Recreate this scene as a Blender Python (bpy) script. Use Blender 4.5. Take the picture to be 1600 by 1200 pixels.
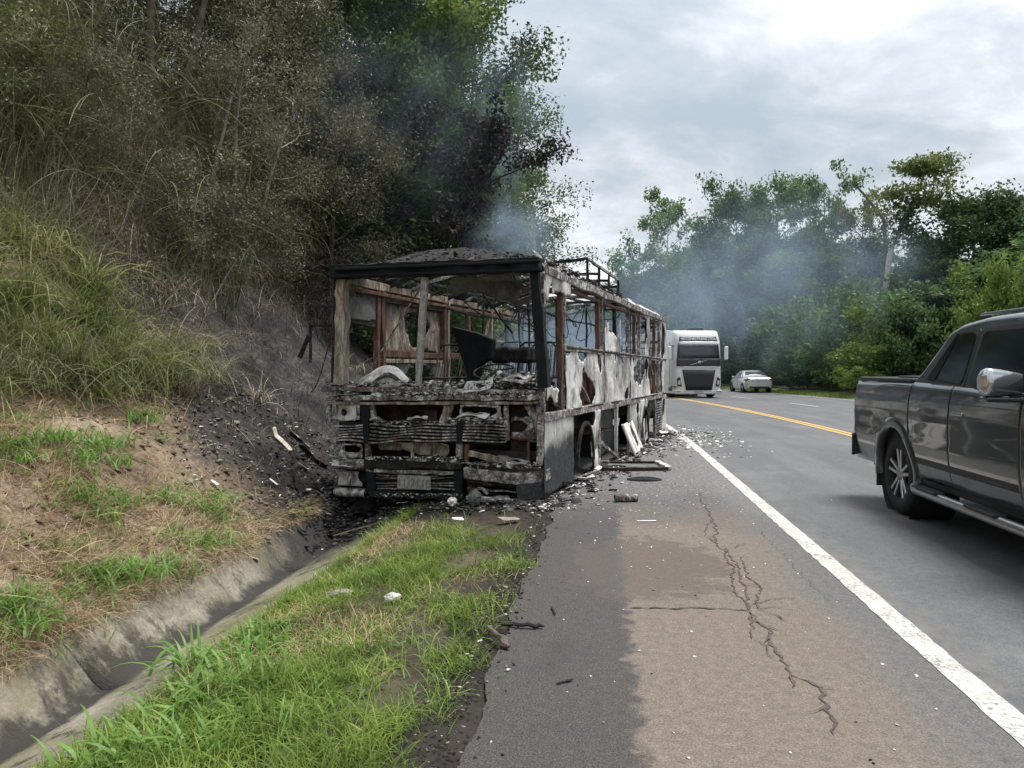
import bpy, bmesh, math, random
import numpy as np
from mathutils import Vector, Matrix, noise

for o in list(bpy.data.objects):
    bpy.data.objects.remove(o, do_unlink=True)
SC = bpy.context.scene
COL = SC.collection
R = math.radians

# ------------------------------------------------------------------ camera
CAM_H = 1.5
PITCH = R(1.1)
cam_data = bpy.data.cameras.new('camera')
cam = bpy.data.objects.new('camera', cam_data)
COL.objects.link(cam)
cam.location = (0, 0, CAM_H)
cam.rotation_euler = (R(90) - PITCH, 0, 0)
cam_data.sensor_width = 36.0
cam_data.lens = 27.0
cam_data.clip_start = 0.05
cam_data.clip_end = 4000
SC.camera = cam

# ------------------------------------------------------------------ exposure
SC.view_settings.view_transform = 'Standard'
SC.view_settings.look = 'None'
SC.view_settings.exposure = 0.68
SC.view_settings.gamma = 1.0
SC.view_settings.use_curve_mapping = False
SC.cycles.max_bounces = 6
SC.cycles.diffuse_bounces = 3
SC.cycles.glossy_bounces = 3
SC.cycles.transmission_bounces = 4
SC.cycles.transparent_max_bounces = 16
SC.cycles.volume_bounces = 0
SC.cycles.volume_max_steps = 256
SC.cycles.caustics_reflective = False
SC.cycles.caustics_refractive = False

# ------------------------------------------------------------------ world: overcast sky
SUN_EL, SUN_AZ = R(71), R(62)            # azimuth measured from +y towards +x
world = bpy.data.worlds.new('World')
SC.world = world
world.use_nodes = True
nt = world.node_tree
nt.nodes.clear()
def wn(t, **kw):
    n = nt.nodes.new(t)
    for k, v in kw.items():
        setattr(n, k, v)
    return n
W = nt.links.new
out = wn('ShaderNodeOutputWorld')
bg = wn('ShaderNodeBackground')
sky = wn('ShaderNodeTexSky', sky_type='NISHITA', sun_disc=False)
sky.sun_elevation = SUN_EL
sky.sun_rotation = SUN_AZ
skys = wn('ShaderNodeVectorMath', operation='SCALE')
skys.inputs['Scale'].default_value = 0.09
W(sky.outputs[0], skys.inputs[0])
tc = wn('ShaderNodeTexCoord')
sep = wn('ShaderNodeSeparateXYZ')
W(tc.outputs['Generated'], sep.inputs[0])
zc = wn('ShaderNodeMath', operation='MAXIMUM'); zc.inputs[1].default_value = 0.0
W(sep.outputs['Z'], zc.inputs[0])
den = wn('ShaderNodeMath', operation='ADD'); den.inputs[1].default_value = 0.42
W(zc.outputs[0], den.inputs[0])
dx = wn('ShaderNodeMath', operation='DIVIDE'); dy = wn('ShaderNodeMath', operation='DIVIDE')
W(sep.outputs['X'], dx.inputs[0]); W(den.outputs[0], dx.inputs[1])
W(sep.outputs['Y'], dy.inputs[0]); W(den.outputs[0], dy.inputs[1])
comb = wn('ShaderNodeCombineXYZ')
W(dx.outputs[0], comb.inputs['X']); W(dy.outputs[0], comb.inputs['Y'])
mp = wn('ShaderNodeMapping')
mp.inputs['Location'].default_value = (3.1, 7.7, 0)
mp.inputs['Rotation'].default_value = (0, 0, R(-24))
mp.inputs['Scale'].default_value = (1.0, 1.35, 1)
W(comb.outputs[0], mp.inputs[0])
n1 = wn('ShaderNodeTexNoise'); n1.inputs['Scale'].default_value = 1.25; n1.inputs['Detail'].default_value = 9
n1.inputs['Roughness'].default_value = 0.56; n1.inputs['Distortion'].default_value = 0.35
n2 = wn('ShaderNodeTexNoise'); n2.inputs['Scale'].default_value = 4.2; n2.inputs['Detail'].default_value = 10
n2.inputs['Roughness'].default_value = 0.64; n2.inputs['Distortion'].default_value = 0.3
W(mp.outputs[0], n1.inputs['Vector']); W(mp.outputs[0], n2.inputs['Vector'])
mixn = wn('ShaderNodeMath', operation='MULTIPLY_ADD'); mixn.inputs[1].default_value = 0.46
W(n2.outputs[0], mixn.inputs[0]); W(n1.outputs[0], mixn.inputs[2])
ramp = wn('ShaderNodeValToRGB')
cr = ramp.color_ramp
cr.elements[0].position = 0.57; cr.elements[0].color = (0.37, 0.43, 0.48, 1)
cr.elements[1].position = 0.93; cr.elements[1].color = (1.0, 1.01, 1.02, 1)
e = cr.elements.new(0.66); e.color = (0.455, 0.50, 0.54, 1)
e = cr.elements.new(0.73); e.color = (0.58, 0.605, 0.635, 1)
e = cr.elements.new(0.80); e.color = (0.72, 0.745, 0.78, 1)
W(mixn.outputs[0], ramp.inputs[0])
# the deck is a little brighter towards the zenith, as any overcast sky is
zen = wn('ShaderNodeMath', operation='MULTIPLY_ADD'); zen.inputs[1].default_value = 0.85; zen.inputs[2].default_value = 0.66
W(zc.outputs[0], zen.inputs[0])
cl = wn('ShaderNodeVectorMath', operation='SCALE')
W(ramp.outputs[0], cl.inputs[0]); W(zen.outputs[0], cl.inputs['Scale'])
mixc = wn('ShaderNodeMix', data_type='RGBA'); mixc.inputs['Factor'].default_value = 0.9
W(skys.outputs[0], mixc.inputs['A']); W(cl.outputs[0], mixc.inputs['B'])
W(mixc.outputs['Result'], bg.inputs['Color'])
bg.inputs['Strength'].default_value = 1.0
W(bg.outputs[0], out.inputs['Surface'])

sun_d = bpy.data.lights.new('sun', 'SUN')
sun_d.energy = 3.2
sun_d.angle = R(24)
sun_d.color = (1.0, 0.975, 0.94)
sun = bpy.data.objects.new('sun', sun_d)
COL.objects.link(sun)
sdir = Vector((math.sin(SUN_AZ) * math.cos(SUN_EL), math.cos(SUN_AZ) * math.cos(SUN_EL), math.sin(SUN_EL)))
sun.rotation_euler = sdir.to_track_quat('Z', 'Y').to_euler()
sun.location = (0, 0, 60)

# ------------------------------------------------------------------ helpers
def unproj(px, py):
    """direction of a pixel of the 1600x1200 picture"""
    x, y, z = (px - 800) / 1200.0, 1.0, -(py - 600) / 1200.0
    c, s = math.cos(PITCH), math.sin(PITCH)
    return Vector((x, y * c + z * s, -y * s + z * c))
def G(px, py, z=0.0):
    d = unproj(px, py)
    t = (z - CAM_H) / d.z
    return Vector((0, 0, CAM_H)) + d * t
def at(px, py, depth):
    d = unproj(px, py)
    return Vector((0, 0, CAM_H)) + d * (depth / d.y)

def tag(o, label=None, cat=None, group=None, kind=None):
    if label: o['label'] = label
    if cat: o['category'] = cat
    if group: o['group'] = group
    if kind: o['kind'] = kind
    return o
def empty(name, loc=(0, 0, 0), rz=0.0, rot=None):
    o = bpy.data.objects.new(name, None)
    o.empty_display_size = 0.2
    o.location = loc
    o.rotation_euler = rot if rot else (0, 0, rz)
    COL.objects.link(o)
    return o
def link(name, me, parent=None, loc=None, rot=None, scale=None):
    o = bpy.data.objects.new(name, me)
    COL.objects.link(o)
    if parent is not None: o.parent = parent
    if loc is not None: o.location = loc
    if rot is not None: o.rotation_euler = rot
    if scale is not None: o.scale = scale
    return o
def np_mesh(name, V, F, mat=None, uv=None, smooth=False):
    V = np.ascontiguousarray(V, dtype=np.float32)
    F = np.ascontiguousarray(F, dtype=np.int32)
    me = bpy.data.meshes.new(name)
    me.vertices.add(len(V)); me.vertices.foreach_set('co', V.ravel())
    n, k = F.shape
    me.loops.add(n * k); me.loops.foreach_set('vertex_index', F.ravel())
    me.polygons.add(n); me.polygons.foreach_set('loop_start', np.arange(0, n * k, k, dtype=np.int32))
    if smooth:
        me.polygons.foreach_set('use_smooth', np.ones(n, dtype=bool))
    if uv is not None:
        l = me.uv_layers.new(name='UVMap')
        l.data.foreach_set('uv', np.ascontiguousarray(np.asarray(uv, dtype=np.float32)[F.ravel()]).ravel())
    me.update(calc_edges=True)
    if mat: me.materials.append(mat)
    return me

class MB:
    """collects simple shapes; build() links them as one mesh object"""
    def __init__(self):
        self.V = []; self.F = []; self.smooth = []
    def add(self, vs, fs, smooth=False):
        b = len(self.V)
        self.V.extend([tuple(v) for v in vs])
        for f in fs:
            self.F.append([b + i for i in f]); self.smooth.append(smooth)
        return self
    def box(self, x0, x1, y0, y1, z0, z1):
        v = [(x, y, z) for z in (z0, z1) for y in (y0, y1) for x in (x0, x1)]
        return self.add(v, [(0, 2, 3, 1), (4, 5, 7, 6), (0, 1, 5, 4), (2, 6, 7, 3), (0, 4, 6, 2), (1, 3, 7, 5)])
    def bar(self, p0, p1, w, h, up=(0, 0, 1), n=1, jit=0.0, rng=None, bend=None):
        """rectangular bar from p0 to p1: w across, h along up; n pieces, wobbling by jit"""
        p0 = Vector(p0); p1 = Vector(p1)
        d = (p1 - p0).normalized()
        up = Vector(up)
        side = d.cross(up)
        if side.length < 1e-4:
            side = d.cross(Vector((1, 0, 0)))
        side.normalize()
        u = side.cross(d).normalized()
        vs, fs = [], []
        for i in range(n + 1):
            t = i / n
            c = p0.lerp(p1, t)
            if bend: c = c + Vector(bend) * math.sin(math.pi * t)
            if jit and rng:
                c = c + side * rng.uniform(-jit, jit) + u * rng.uniform(-jit, jit)
            ww = w * 0.5 * (1 + (rng.uniform(-.18, .18) if (jit and rng) else 0))
            hh = h * 0.5 * (1 + (rng.uniform(-.18, .18) if (jit and rng) else 0))
            for a, b in ((-1, -1), (1, -1), (1, 1), (-1, 1)):
                vs.append(c + side * a * ww + u * b * hh)
        for i in range(n):
            a = i * 4; b = a + 4
            for k in range(4):
                fs.append((a + k, a + (k + 1) % 4, b + (k + 1) % 4, b + k))
        fs.append((3, 2, 1, 0)); e = n * 4
        fs.append((e, e + 1, e + 2, e + 3))
        return self.add(vs, fs)
    def tube(self, pts, r, n=6, cap=True, smooth=True):
        pts = [Vector(p) for p in pts]
        rs = r if hasattr(r, '__len__') else [r] * len(pts)
        vs, fs = [], []
        ref = Vector((0, 0, 1))
        for i, p in enumerate(pts):
            d = (pts[min(i + 1, len(pts) - 1)] - pts[max(i - 1, 0)]).normalized()
            if abs(d.dot(ref)) > 0.95: rf = Vector((1, 0, 0))
            else: rf = ref
            a = d.cross(rf).normalized(); b = d.cross(a).normalized()
            for k in range(n):
                t = 2 * math.pi * k / n
                vs.append(p + (a * math.cos(t) + b * math.sin(t)) * rs[i])
        for i in range(len(pts) - 1):
            for k in range(n):
                fs.append((i * n + k, i * n + (k + 1) % n, (i + 1) * n + (k + 1) % n, (i + 1) * n + k))
        if cap:
            fs.append(tuple(range(n - 1, -1, -1)))
            m = (len(pts) - 1) * n
            fs.append(tuple(range(m, m + n)))
        return self.add(vs, fs, smooth)
    def prism(self, poly, o, e1, e2, depth):
        """polygon (a,b) in the plane o + a e1 + b e2, extruded by depth along e1 x e2"""
        o = Vector(o); e1 = Vector(e1); e2 = Vector(e2); nn = e1.cross(e2).normalized() * depth
        m = len(poly)
        vs = [o + e1 * a + e2 * b for a, b in poly] + [o + e1 * a + e2 * b + nn for a, b in poly]
        fs = [tuple(range(m - 1, -1, -1)), tuple(range(m, 2 * m))]
        for i in range(m):
            j = (i + 1) % m
            fs.append((i, j, m + j, m + i))
        return self.add(vs, fs)
    def lathe(self, prof, c, axis='x', n=24, smooth=True):
        """profile of (radius, offset along axis) spun about an axis through c"""
        c = Vector(c)
        vs, fs = [], []
        m = len(prof)
        for k in range(n):
            t = 2 * math.pi * k / n
            co, si = math.cos(t), math.sin(t)
            for r, h in prof:
                if axis == 'x': v = Vector((h, r * co, r * si))
                elif axis == 'y': v = Vector((r * si, h, r * co))
                else: v = Vector((r * co, r * si, h))
                vs.append(c + v)
        for k in range(n):
            for i in range(m - 1):
                a = k * m + i; b = ((k + 1) % n) * m + i
                fs.append((a, b, b + 1, a + 1))
        return self.add(vs, fs, smooth)
    def grid(self, P, smooth=True, flip=False, closed=False):
        """P[i][j] points"""
        n, m = len(P), len(P[0])
        vs = [p for row in P for p in row]
        fs = []
        for i in range(n - 1):
            for j in range(m if closed else m - 1):
                j2 = (j + 1) % m
                f = (i * m + j, i * m + j2, (i + 1) * m + j2, (i + 1) * m + j)
                fs.append(f[::-1] if flip else f)
        return self.add(vs, fs, smooth)
    def build(self, name, mat, parent=None, bevel=0, solid=0, loc=None, rot=None, sub=0, label=None):
        me = bpy.data.meshes.new(name)
        me.from_pydata([tuple(v) for v in self.V], [], self.F)
        me.polygons.foreach_set('use_smooth', np.array(self.smooth, dtype=bool))
        me.update()
        bm = bmesh.new(); bm.from_mesh(me)
        bmesh.ops.recalc_face_normals(bm, faces=bm.faces)
        bm.to_mesh(me); bm.free()
        if mat: me.materials.append(mat)
        o = link(name, me, parent, loc, rot)
        if solid:
            md = o.modifiers.new('thick', 'SOLIDIFY'); md.thickness = solid; md.offset = 0
        if sub:
            md = o.modifiers.new('sub', 'SUBSURF'); md.levels = sub; md.render_levels = sub
        if bevel:
            md = o.modifiers.new('bev', 'BEVEL'); md.width = bevel; md.segments = 2; md.limit_method = 'ANGLE'; md.angle_limit = R(40)
        if label: o['label'] = label
        return o

# ------------------------------------------------------------------ materials
class NT:
    def __init__(self, name):
        self.m = bpy.data.materials.new(name)
        self.m.use_nodes = True
        self.t = self.m.node_tree
        self.t.nodes.clear()
        self.out = self.n('ShaderNodeOutputMaterial')
    def n(self, typ, ins=None, **kw):
        x = self.t.nodes.new(typ)
        for k, v in kw.items(): setattr(x, k, v)
        if ins:
            for k, v in ins.items(): self.put(x.inputs[k], v)
        return x
    def put(self, sock, v):
        if hasattr(v, 'is_output') or isinstance(v, bpy.types.NodeSocket):
            self.t.links.new(v, sock)
        elif isinstance(v, bpy.types.Node):
            self.t.links.new(v.outputs[0], sock)
        else:
            if hasattr(v, '__len__') and sock.type == 'RGBA' and len(v) == 3: v = (*v, 1)
            sock.default_value = v
    def math(self, op, a, b=0.0, c=0.0, clamp=False):
        x = self.n('ShaderNodeMath', operation=op, use_clamp=clamp)
        self.put(x.inputs[0], a); self.put(x.inputs[1], b)
        if op in ('MULTIPLY_ADD', 'SMOOTH_MIN', 'COMPARE', 'WRAP'): self.put(x.inputs[2], c)
        return x.outputs[0]
    def mapr(self, v, a, b, c=0.0, d=1.0, smooth=True):
        x = self.n('ShaderNodeMapRange', interpolation_type='SMOOTHSTEP' if smooth else 'LINEAR')
        self.put(x.inputs[0], v); self.put(x.inputs[1], a); self.put(x.inputs[2], b); self.put(x.inputs[3], c); self.put(x.inputs[4], d)
        return x.outputs[0]
    def noise(self, vec, scale, detail=5, rough=0.55, dist=0.0, dim='3D'):
        x = self.n('ShaderNodeTexNoise', noise_dimensions=dim)
        if vec is not None: self.put(x.inputs['Vector'], vec)
        x.inputs['Scale'].default_value = scale; x.inputs['Detail'].default_value = detail
        x.inputs['Roughness'].default_value = rough; x.inputs['Distortion'].default_value = dist
        return x.outputs[0]
    def voro(self, vec, scale, feature='F1', rnd=1.0, out='Distance'):
        x = self.n('ShaderNodeTexVoronoi', feature=feature)
        if vec is not None: self.put(x.inputs['Vector'], vec)
        x.inputs['Scale'].default_value = scale
        x.inputs['Randomness'].default_value = rnd
        return x.outputs[out]
    def ramp(self, v, stops, interp='LINEAR'):
        x = self.n('ShaderNodeValToRGB')
        x.color_ramp.interpolation = interp
        el = x.color_ramp.elements
        while len(el) > 1: el.remove(el[-1])
        el[0].position = stops[0][0]; el[0].color = (*stops[0][1], 1)
        for p, c in stops[1:]:
            e = el.new(p); e.color = (*c, 1)
        self.put(x.inputs[0], v)
        return x.outputs[0]
    def mix(self, f, a, b, blend='MIX'):
        x = self.n('ShaderNodeMix', data_type='RGBA', blend_type=blend)
        self.put(x.inputs['Factor'], f)
        self.put(x.inputs['A'], a); self.put(x.inputs['B'], b)
        return x.outputs['Result']
    def coord(self, which='Object'):
        return self.n('ShaderNodeTexCoord').outputs[which]
    def mapping(self, vec, scale=(1, 1, 1), loc=(0, 0, 0), rot=(0, 0, 0)):
        x = self.n('ShaderNodeMapping')
        self.put(x.inputs['Vector'], vec)
        x.inputs['Scale'].default_value = scale; x.inputs['Location'].default_value = loc; x.inputs['Rotation'].default_value = rot
        return x.outputs[0]
    def bump(self, h, strength=0.5, dist=0.01, normal=None):
        x = self.n('ShaderNodeBump')
        x.inputs['Strength'].default_value = strength; x.inputs['Distance'].default_value = dist
        self.put(x.inputs['Height'], h)
        if normal is not None: self.put(x.inputs['Normal'], normal)
        return x.outputs[0]
    def principled(self, color, rough=0.8, metal=0.0, spec=0.5, normal=None, coat=0.0, coat_rough=0.03, **kw):
        x = self.n('ShaderNodeBsdfPrincipled')
        self.put(x.inputs['Base Color'], color); self.put(x.inputs['Roughness'], rough); self.put(x.inputs['Metallic'], metal)
        self.put(x.inputs['Specular IOR Level'], spec)
        if normal is not None: self.put(x.inputs['Normal'], normal)
        x.inputs['Coat Weight'].default_value = coat; x.inputs['Coat Roughness'].default_value = coat_rough
        for k, v in kw.items(): self.put(x.inputs[k], v)
        return x
    def done(self, shader):
        self.t.links.new(shader.outputs[0] if isinstance(shader, bpy.types.Node) else shader, self.out.inputs['Surface'])
        return self.m

def plain(name, color, rough=0.5, metal=0.0, var=0.12, scale=9.0, coat=0.0, spec=0.5, bump=0.0, bscale=60):
    t = NT(name)
    c = t.coord()
    n = t.noise(c, scale, 4)
    f = t.mapr(n, 0.3, 0.7, 1 - var, 1 + var, smooth=False)
    col = t.n('ShaderNodeVectorMath', operation='SCALE')
    col.inputs[0].default_value = color
    t.put(col.inputs['Scale'], f)
    nm = t.bump(t.noise(c, bscale, 3), bump, 0.004) if bump else None
    return t.done(t.principled(col.outputs[0], rough, metal, spec, nm, coat))

def leaf_mat(name, stops, trans=0.35, rough=0.65, hue_noise=0.35, spec=0.18, nscale=0.9):
    """leaves: colour differs from leaf to leaf and from clump to clump"""
    t = NT(name)
    g = t.n('ShaderNodeNewGeometry')
    nz = t.noise(g.outputs['Position'], nscale, 3)
    v = t.math('ADD', t.math('MULTIPLY', g.outputs['Random Per Island'], 1 - hue_noise), t.math('MULTIPLY', t.mapr(nz, .3, .7), hue_noise))
    col = t.ramp(v, stops)
    p = t.principled(col, rough, 0, spec)
    tr = t.n('ShaderNodeBsdfTranslucent'); t.put(tr.inputs['Color'], col)
    mx = t.n('ShaderNodeMixShader'); mx.inputs[0].default_value = trans
    t.t.links.new(p.outputs[0], mx.inputs[1]); t.t.links.new(tr.outputs[0], mx.inputs[2])
    return t.done(mx)

def burnt(name, dark, mid, light, lo=0.35, hi=0.68, scale=5.0, rust=None, rustamt=0.5, stretch=(1, 1, 1), rough=0.9, metal=0.0, bump=0.6):
    """scorched metal: soot, bare ash, rust, in patches"""
    t = NT(name)
    c = t.mapping(t.coord(), stretch)
    a = t.noise(c, scale, 9, 0.72, 0.9)
    b = t.noise(c, scale * 6.1, 6, 0.7, 0.4)
    v = t.math('ADD', t.math('MULTIPLY', a, 0.66), t.math('MULTIPLY', b, 0.34))
    col = t.ramp(v, [(lo, dark), ((lo + hi) / 2, mid), (hi, light)])
    if rust:
        rn = t.noise(t.mapping(c, (1, 1, 1), (7, 3, 1)), scale * 0.8, 6, 0.6)
        col = t.mix(t.mapr(rn, 0.62 - rustamt * 0.25, 0.72 - rustamt * 0.25), col, rust)
    h = t.math('ADD', t.math('MULTIPLY', a, 0.6), b)
    return t.done(t.principled(col, rough, metal, 0.25, t.bump(h, bump, 0.02)))
# ------------------------------------------------------------------ the road's course: u metres along, v metres right of the white edge line
TH0 = math.atan(0.1226)
_us = np.arange(-20, 300, 0.25)
_th = np.where(_us < 14, TH0, TH0 - (_us - 14) / 167.0)
_th = np.maximum(_th, R(-80))
_dx, _dy = np.sin(_th) * 0.25, np.cos(_th) * 0.25
_wx = np.concatenate([[0], np.cumsum(_dx)[:-1]]); _wy = np.concatenate([[0], np.cumsum(_dy)[:-1]])
_i0 = int(np.argmin(np.abs(_us)))
_wx = _wx - _wx[_i0] + 1.73; _wy = _wy - _wy[_i0]
def road(u, v):
    u = np.asarray(u, float); v = np.asarray(v, float)
    x = np.interp(u, _us, _wx); y = np.interp(u, _us, _wy); th = np.interp(u, _us, _th)
    return x + v * np.cos(th), y - v * np.sin(th)
def heading(u): return float(np.interp(u, _us, _th))
def RP(u, v, z=0.0):
    x, y = road(u, v)
    return Vector((float(x), float(y), z))
def to_uv(x, y):
    """nearest (u, v) of a ground point"""
    k = int(np.argmin((_wx - x) ** 2 + (_wy - y) ** 2))
    th = _th[k]; ex, ey = x - _wx[k], y - _wy[k]
    return _us[k] + ex * math.sin(th) + ey * math.cos(th), ex * math.cos(th) - ey * math.sin(th)

def _hash(ix, iy, s):
    h = (ix.astype(np.int64) * 374761393 + iy.astype(np.int64) * 668265263 + s * 974634777) & 0xffffffff
    h = ((h ^ (h >> 13)) * 1274126177) & 0xffffffff
    return ((h ^ (h >> 16)) & 0xffff) / 65535.0
def vnoise(x, y, s=0):
    ix, iy = np.floor(x), np.floor(y)
    fx, fy = x - ix, y - iy
    fx = fx * fx * (3 - 2 * fx); fy = fy * fy * (3 - 2 * fy)
    a = _hash(ix, iy, s); b = _hash(ix + 1, iy, s); c = _hash(ix, iy + 1, s); d = _hash(ix + 1, iy + 1, s)
    return (a * (1 - fx) + b * fx) * (1 - fy) + (c * (1 - fx) + d * fx) * fy
def fbm(x, y, oct=4, s=0):
    x = np.asarray(x, float); y = np.asarray(y, float)
    r = 0; a = 0.5
    for k in range(oct):
        r = r + a * (vnoise(x, y, s + k) - 0.5); a *= 0.5; x = x * 2.03 + 5.1; y = y * 2.03 + 1.7
    return r

# height of the cutting's slope, left of the gutter
_pa = [4.95, 5.11, 5.6, 6.5, 7.1, 8.0, 9.2, 12, 18, 26, 40, 70]
_pz = [-0.29, -0.10, 0.23, 1.0, 1.24, 2.15, 3.6, 7.4, 13.0, 17.0, 21.0, 24.0]
def hill_z(u, v):
    a = np.abs(v)
    z = np.interp(a, _pa, _pz)
    amp = np.clip((a - 5.2) / 2.0, 0, 1)
    z = z + amp * (1.1 * fbm(u * 0.35, v * 0.35, 4, 3) + 0.35 * fbm(u * 1.6, v * 1.6, 3, 9))
    z = z + 0.07 * fbm(u * 2.6, v * 2.6, 4, 17) * np.clip((a - 4.85) / .3, 0, 1)
    # the cutting gets lower towards the bend
    return z * np.interp(u, [20, 60, 120], [1, 0.9, 0.6])
def verge_z(u, v):
    a = np.abs(v)
    return np.interp(a, [2.2, 2.6, 3.7, 3.97, 4.15, 4.4], [-0.03, -0.015, -0.09, -0.15, -0.40, -0.5]) + 0.05 * fbm(u * 2, v * 2, 3, 5)
def hill_pt(u, v): 
    x, y = road(u, v)
    return np.stack([x, y, hill_z(np.asarray(u, float), np.asarray(v, float))], -1)

def sheet(name, us, vs, zf, mat, kind='structure', jag=None):
    U, Vv = np.meshgrid(us, vs, indexing='ij')
    if jag is not None: U, Vv = jag(U, Vv)
    X, Y = road(U, Vv)
    Z = zf(U, Vv) if callable(zf) else np.full_like(X, zf)
    P = np.stack([X, Y, Z], -1).reshape(-1, 3)
    n, m = U.shape
    idx = np.arange(n * m).reshape(n, m)
    F = np.stack([idx[:-1, :-1], idx[:-1, 1:], idx[1:, 1:], idx[1:, :-1]], -1).reshape(-1, 4)
    uv = np.stack([Vv, U], -1).reshape(-1, 2)
    o = link(name, np_mesh(name, P, F, mat, uv, smooth=True))
    if kind: o['kind'] = kind
    return o

# ------------------------------------------------------------------ ground materials (UV: x = v, y = u, in metres)
def uvsep(t):
    uv = t.coord('UV')
    s = t.n('ShaderNodeSeparateXYZ'); t.put(s.inputs[0], uv)
    return uv, s.outputs[0], s.outputs[1]

def mk_shoulder():
    t = NT('shoulder_asphalt')
    uv, v, u = uvsep(t)
    fine = t.noise(uv, 95, 4, 0.7)
    grit = t.voro(uv, 120)
    big = t.noise(uv, 1.3, 5, 0.6)
    med = t.noise(uv, 6, 5, 0.65)
    dark = t.ramp(fine, [(0.30, (0.026, 0.023, 0.022)), (0.5, (0.054, 0.048, 0.045)), (0.75, (0.125, 0.115, 0.108))])
    brown = t.ramp(fine, [(0.28, (0.092, 0.075, 0.060)), (0.5, (0.160, 0.131, 0.107)), (0.75, (0.26, 0.22, 0.186))])
    grey = t.ramp(fine, [(0.28, (0.068, 0.066, 0.065)), (0.5, (0.118, 0.115, 0.113)), (0.75, (0.20, 0.196, 0.19))])
    mot = t.mapr(t.noise(uv, 19, 6, .75), .3, .7, .72, 1.28, False)
    def mm(c_):
        q_ = t.n('ShaderNodeVectorMath', operation='SCALE'); t.put(q_.inputs[0], c_); t.put(q_.inputs['Scale'], mot); return q_.outputs[0]
    dark, brown, grey = mm(dark), mm(brown), mm(grey)
    wob = t.math('MULTIPLY', t.math('SUBTRACT', med, 0.5), 0.34)
    wob2 = t.math('MULTIPLY', t.math('SUBTRACT', big, 0.5), 1.0)
    vv = t.math('ADD', v, wob)
    dust = t.mapr(vv, -1.62, -1.545)
    far = t.math('ADD', u, t.math('MULTIPLY', t.math('SUBTRACT', big, 0.5), 2.5))
    dust = t.math('MULTIPLY', dust, t.mapr(far, 9.0, 6.8))
    col = t.mix(dust, dark, brown)
    col = t.mix(t.mapr(t.math('ADD', v, t.math('MULTIPLY', wob2, 0.5)), -0.62, -0.12), col, grey)
    # greyer ash-strewn stretch beside the bus
    ash = t.mapr(far, 7.0, 10.5)
    ashc = t.ramp(t.noise(uv, 22, 6, 0.75), [(0.36, (0.055, 0.052, 0.05)), (0.52, (0.15, 0.145, 0.14)), (0.62, (0.27, 0.265, 0.26)), (0.72, (0.5, 0.49, 0.48))])
    col = t.mix(t.math('MULTIPLY', ash, 0.8), col, ashc)
    # damp stain with ragged edge
    sx = t.math('DIVIDE', t.math('ADD', v, 1.42), 0.62); sy = t.math('DIVIDE', t.math('SUBTRACT', u, 5.75), 0.95)
    rr = t.math('ADD', t.math('MULTIPLY', sx, sx), t.math('MULTIPLY', sy, sy))
    rr = t.math('ADD', rr, t.math('MULTIPLY', t.math('SUBTRACT', t.noise(uv, 4.2, 7, 0.7), 0.5), 3.4))
    stain = t.mapr(rr, 1.15, 0.7)
    col = t.mix(t.math('MULTIPLY', stain, 0.62), col, (0.085, 0.07, 0.06))
    # soot blown along the dark strip
    soot = t.math('MULTIPLY', t.mapr(t.noise(uv, 2.2, 7, 0.7), 0.5, 0.7), t.mapr(v, -1.5, -2.1))
    col = t.mix(t.math('MULTIPLY', soot, 0.55), col, (0.035, 0.032, 0.031))
    spk = t.mapr(t.voro(uv, 26), 0.11, 0.07)
    spk = t.math('MULTIPLY', spk, t.mapr(t.noise(uv, 1.7, 3), 0.42, 0.6))
    col = t.mix(t.math('MULTIPLY', spk, 0.3), col, (0.36, 0.34, 0.31))
    h = t.math('ADD', t.math('MULTIPLY', grit, 0.9), fine)
    rough = t.mapr(dust, 0, 1, 0.62, 0.92)
    return t.done(t.principled(col, rough, 0, 0.35, t.bump(h, 0.75, 0.008)))
def mk_road():
    t = NT('road_asphalt')
    uv, v, u = uvsep(t)
    fine = t.noise(uv, 85, 4, 0.7)
    grit = t.voro(uv, 110)
    big = t.noise(t.mapping(uv, (1, 0.25, 1)), 1.1, 5, 0.6)
    col = t.ramp(fine, [(0.28, (0.055, 0.056, 0.058)), (0.5, (0.100, 0.102, 0.105)), (0.76, (0.175, 0.177, 0.18))])
    f = t.math('MULTIPLY', t.mapr(big, 0.3, 0.7, 0.82, 1.16), t.mapr(t.noise(uv, 17, 6, .78), .3, .7, .72, 1.28, False))
    sc = t.n('ShaderNodeVectorMath', operation='SCALE'); t.put(sc.inputs[0], col); t.put(sc.inputs['Scale'], f)
    trk = t.math('ABSOLUTE', t.math('SUBTRACT', t.math('PINGPONG', t.math('SUBTRACT', v, 1.0), 0.9), 0.45))
    c2 = t.mix(t.math('MULTIPLY', t.mapr(trk, 0.25, 0.45), 0.3), sc.outputs[0], (0.07, 0.07, 0.072))
    oil = t.math('MULTIPLY', t.mapr(t.noise(t.mapping(uv, (1, .18, 1), (3, 1, 0)), 2.4, 6, .7), .54, .70), t.mapr(t.math('ABSOLUTE', t.math('SUBTRACT', v, 2.0)), .6, .2))
    c2 = t.mix(t.math('MULTIPLY', oil, .45), c2, (0.05, 0.05, 0.052))
    c2 = t.mix(t.math('MULTIPLY', t.mapr(t.noise(uv, .7, 7, .7), .52, .66), .3), c2, (0.21, 0.205, 0.195))
    dusty = t.math('MULTIPLY', t.mapr(v, 0.45, 0.02), t.mapr(t.noise(uv, 3.5, 5, 0.7), 0.4, 0.65))
    c2 = t.mix(t.math('MULTIPLY', dusty, 0.5), c2, (0.2, 0.185, 0.165))
    h = t.math('ADD', t.math('MULTIPLY', grit, 0.9), fine)
    return t.done(t.principled(c2, 0.72, 0, 0.4, t.bump(h, 0.65, 0.008)))
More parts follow.
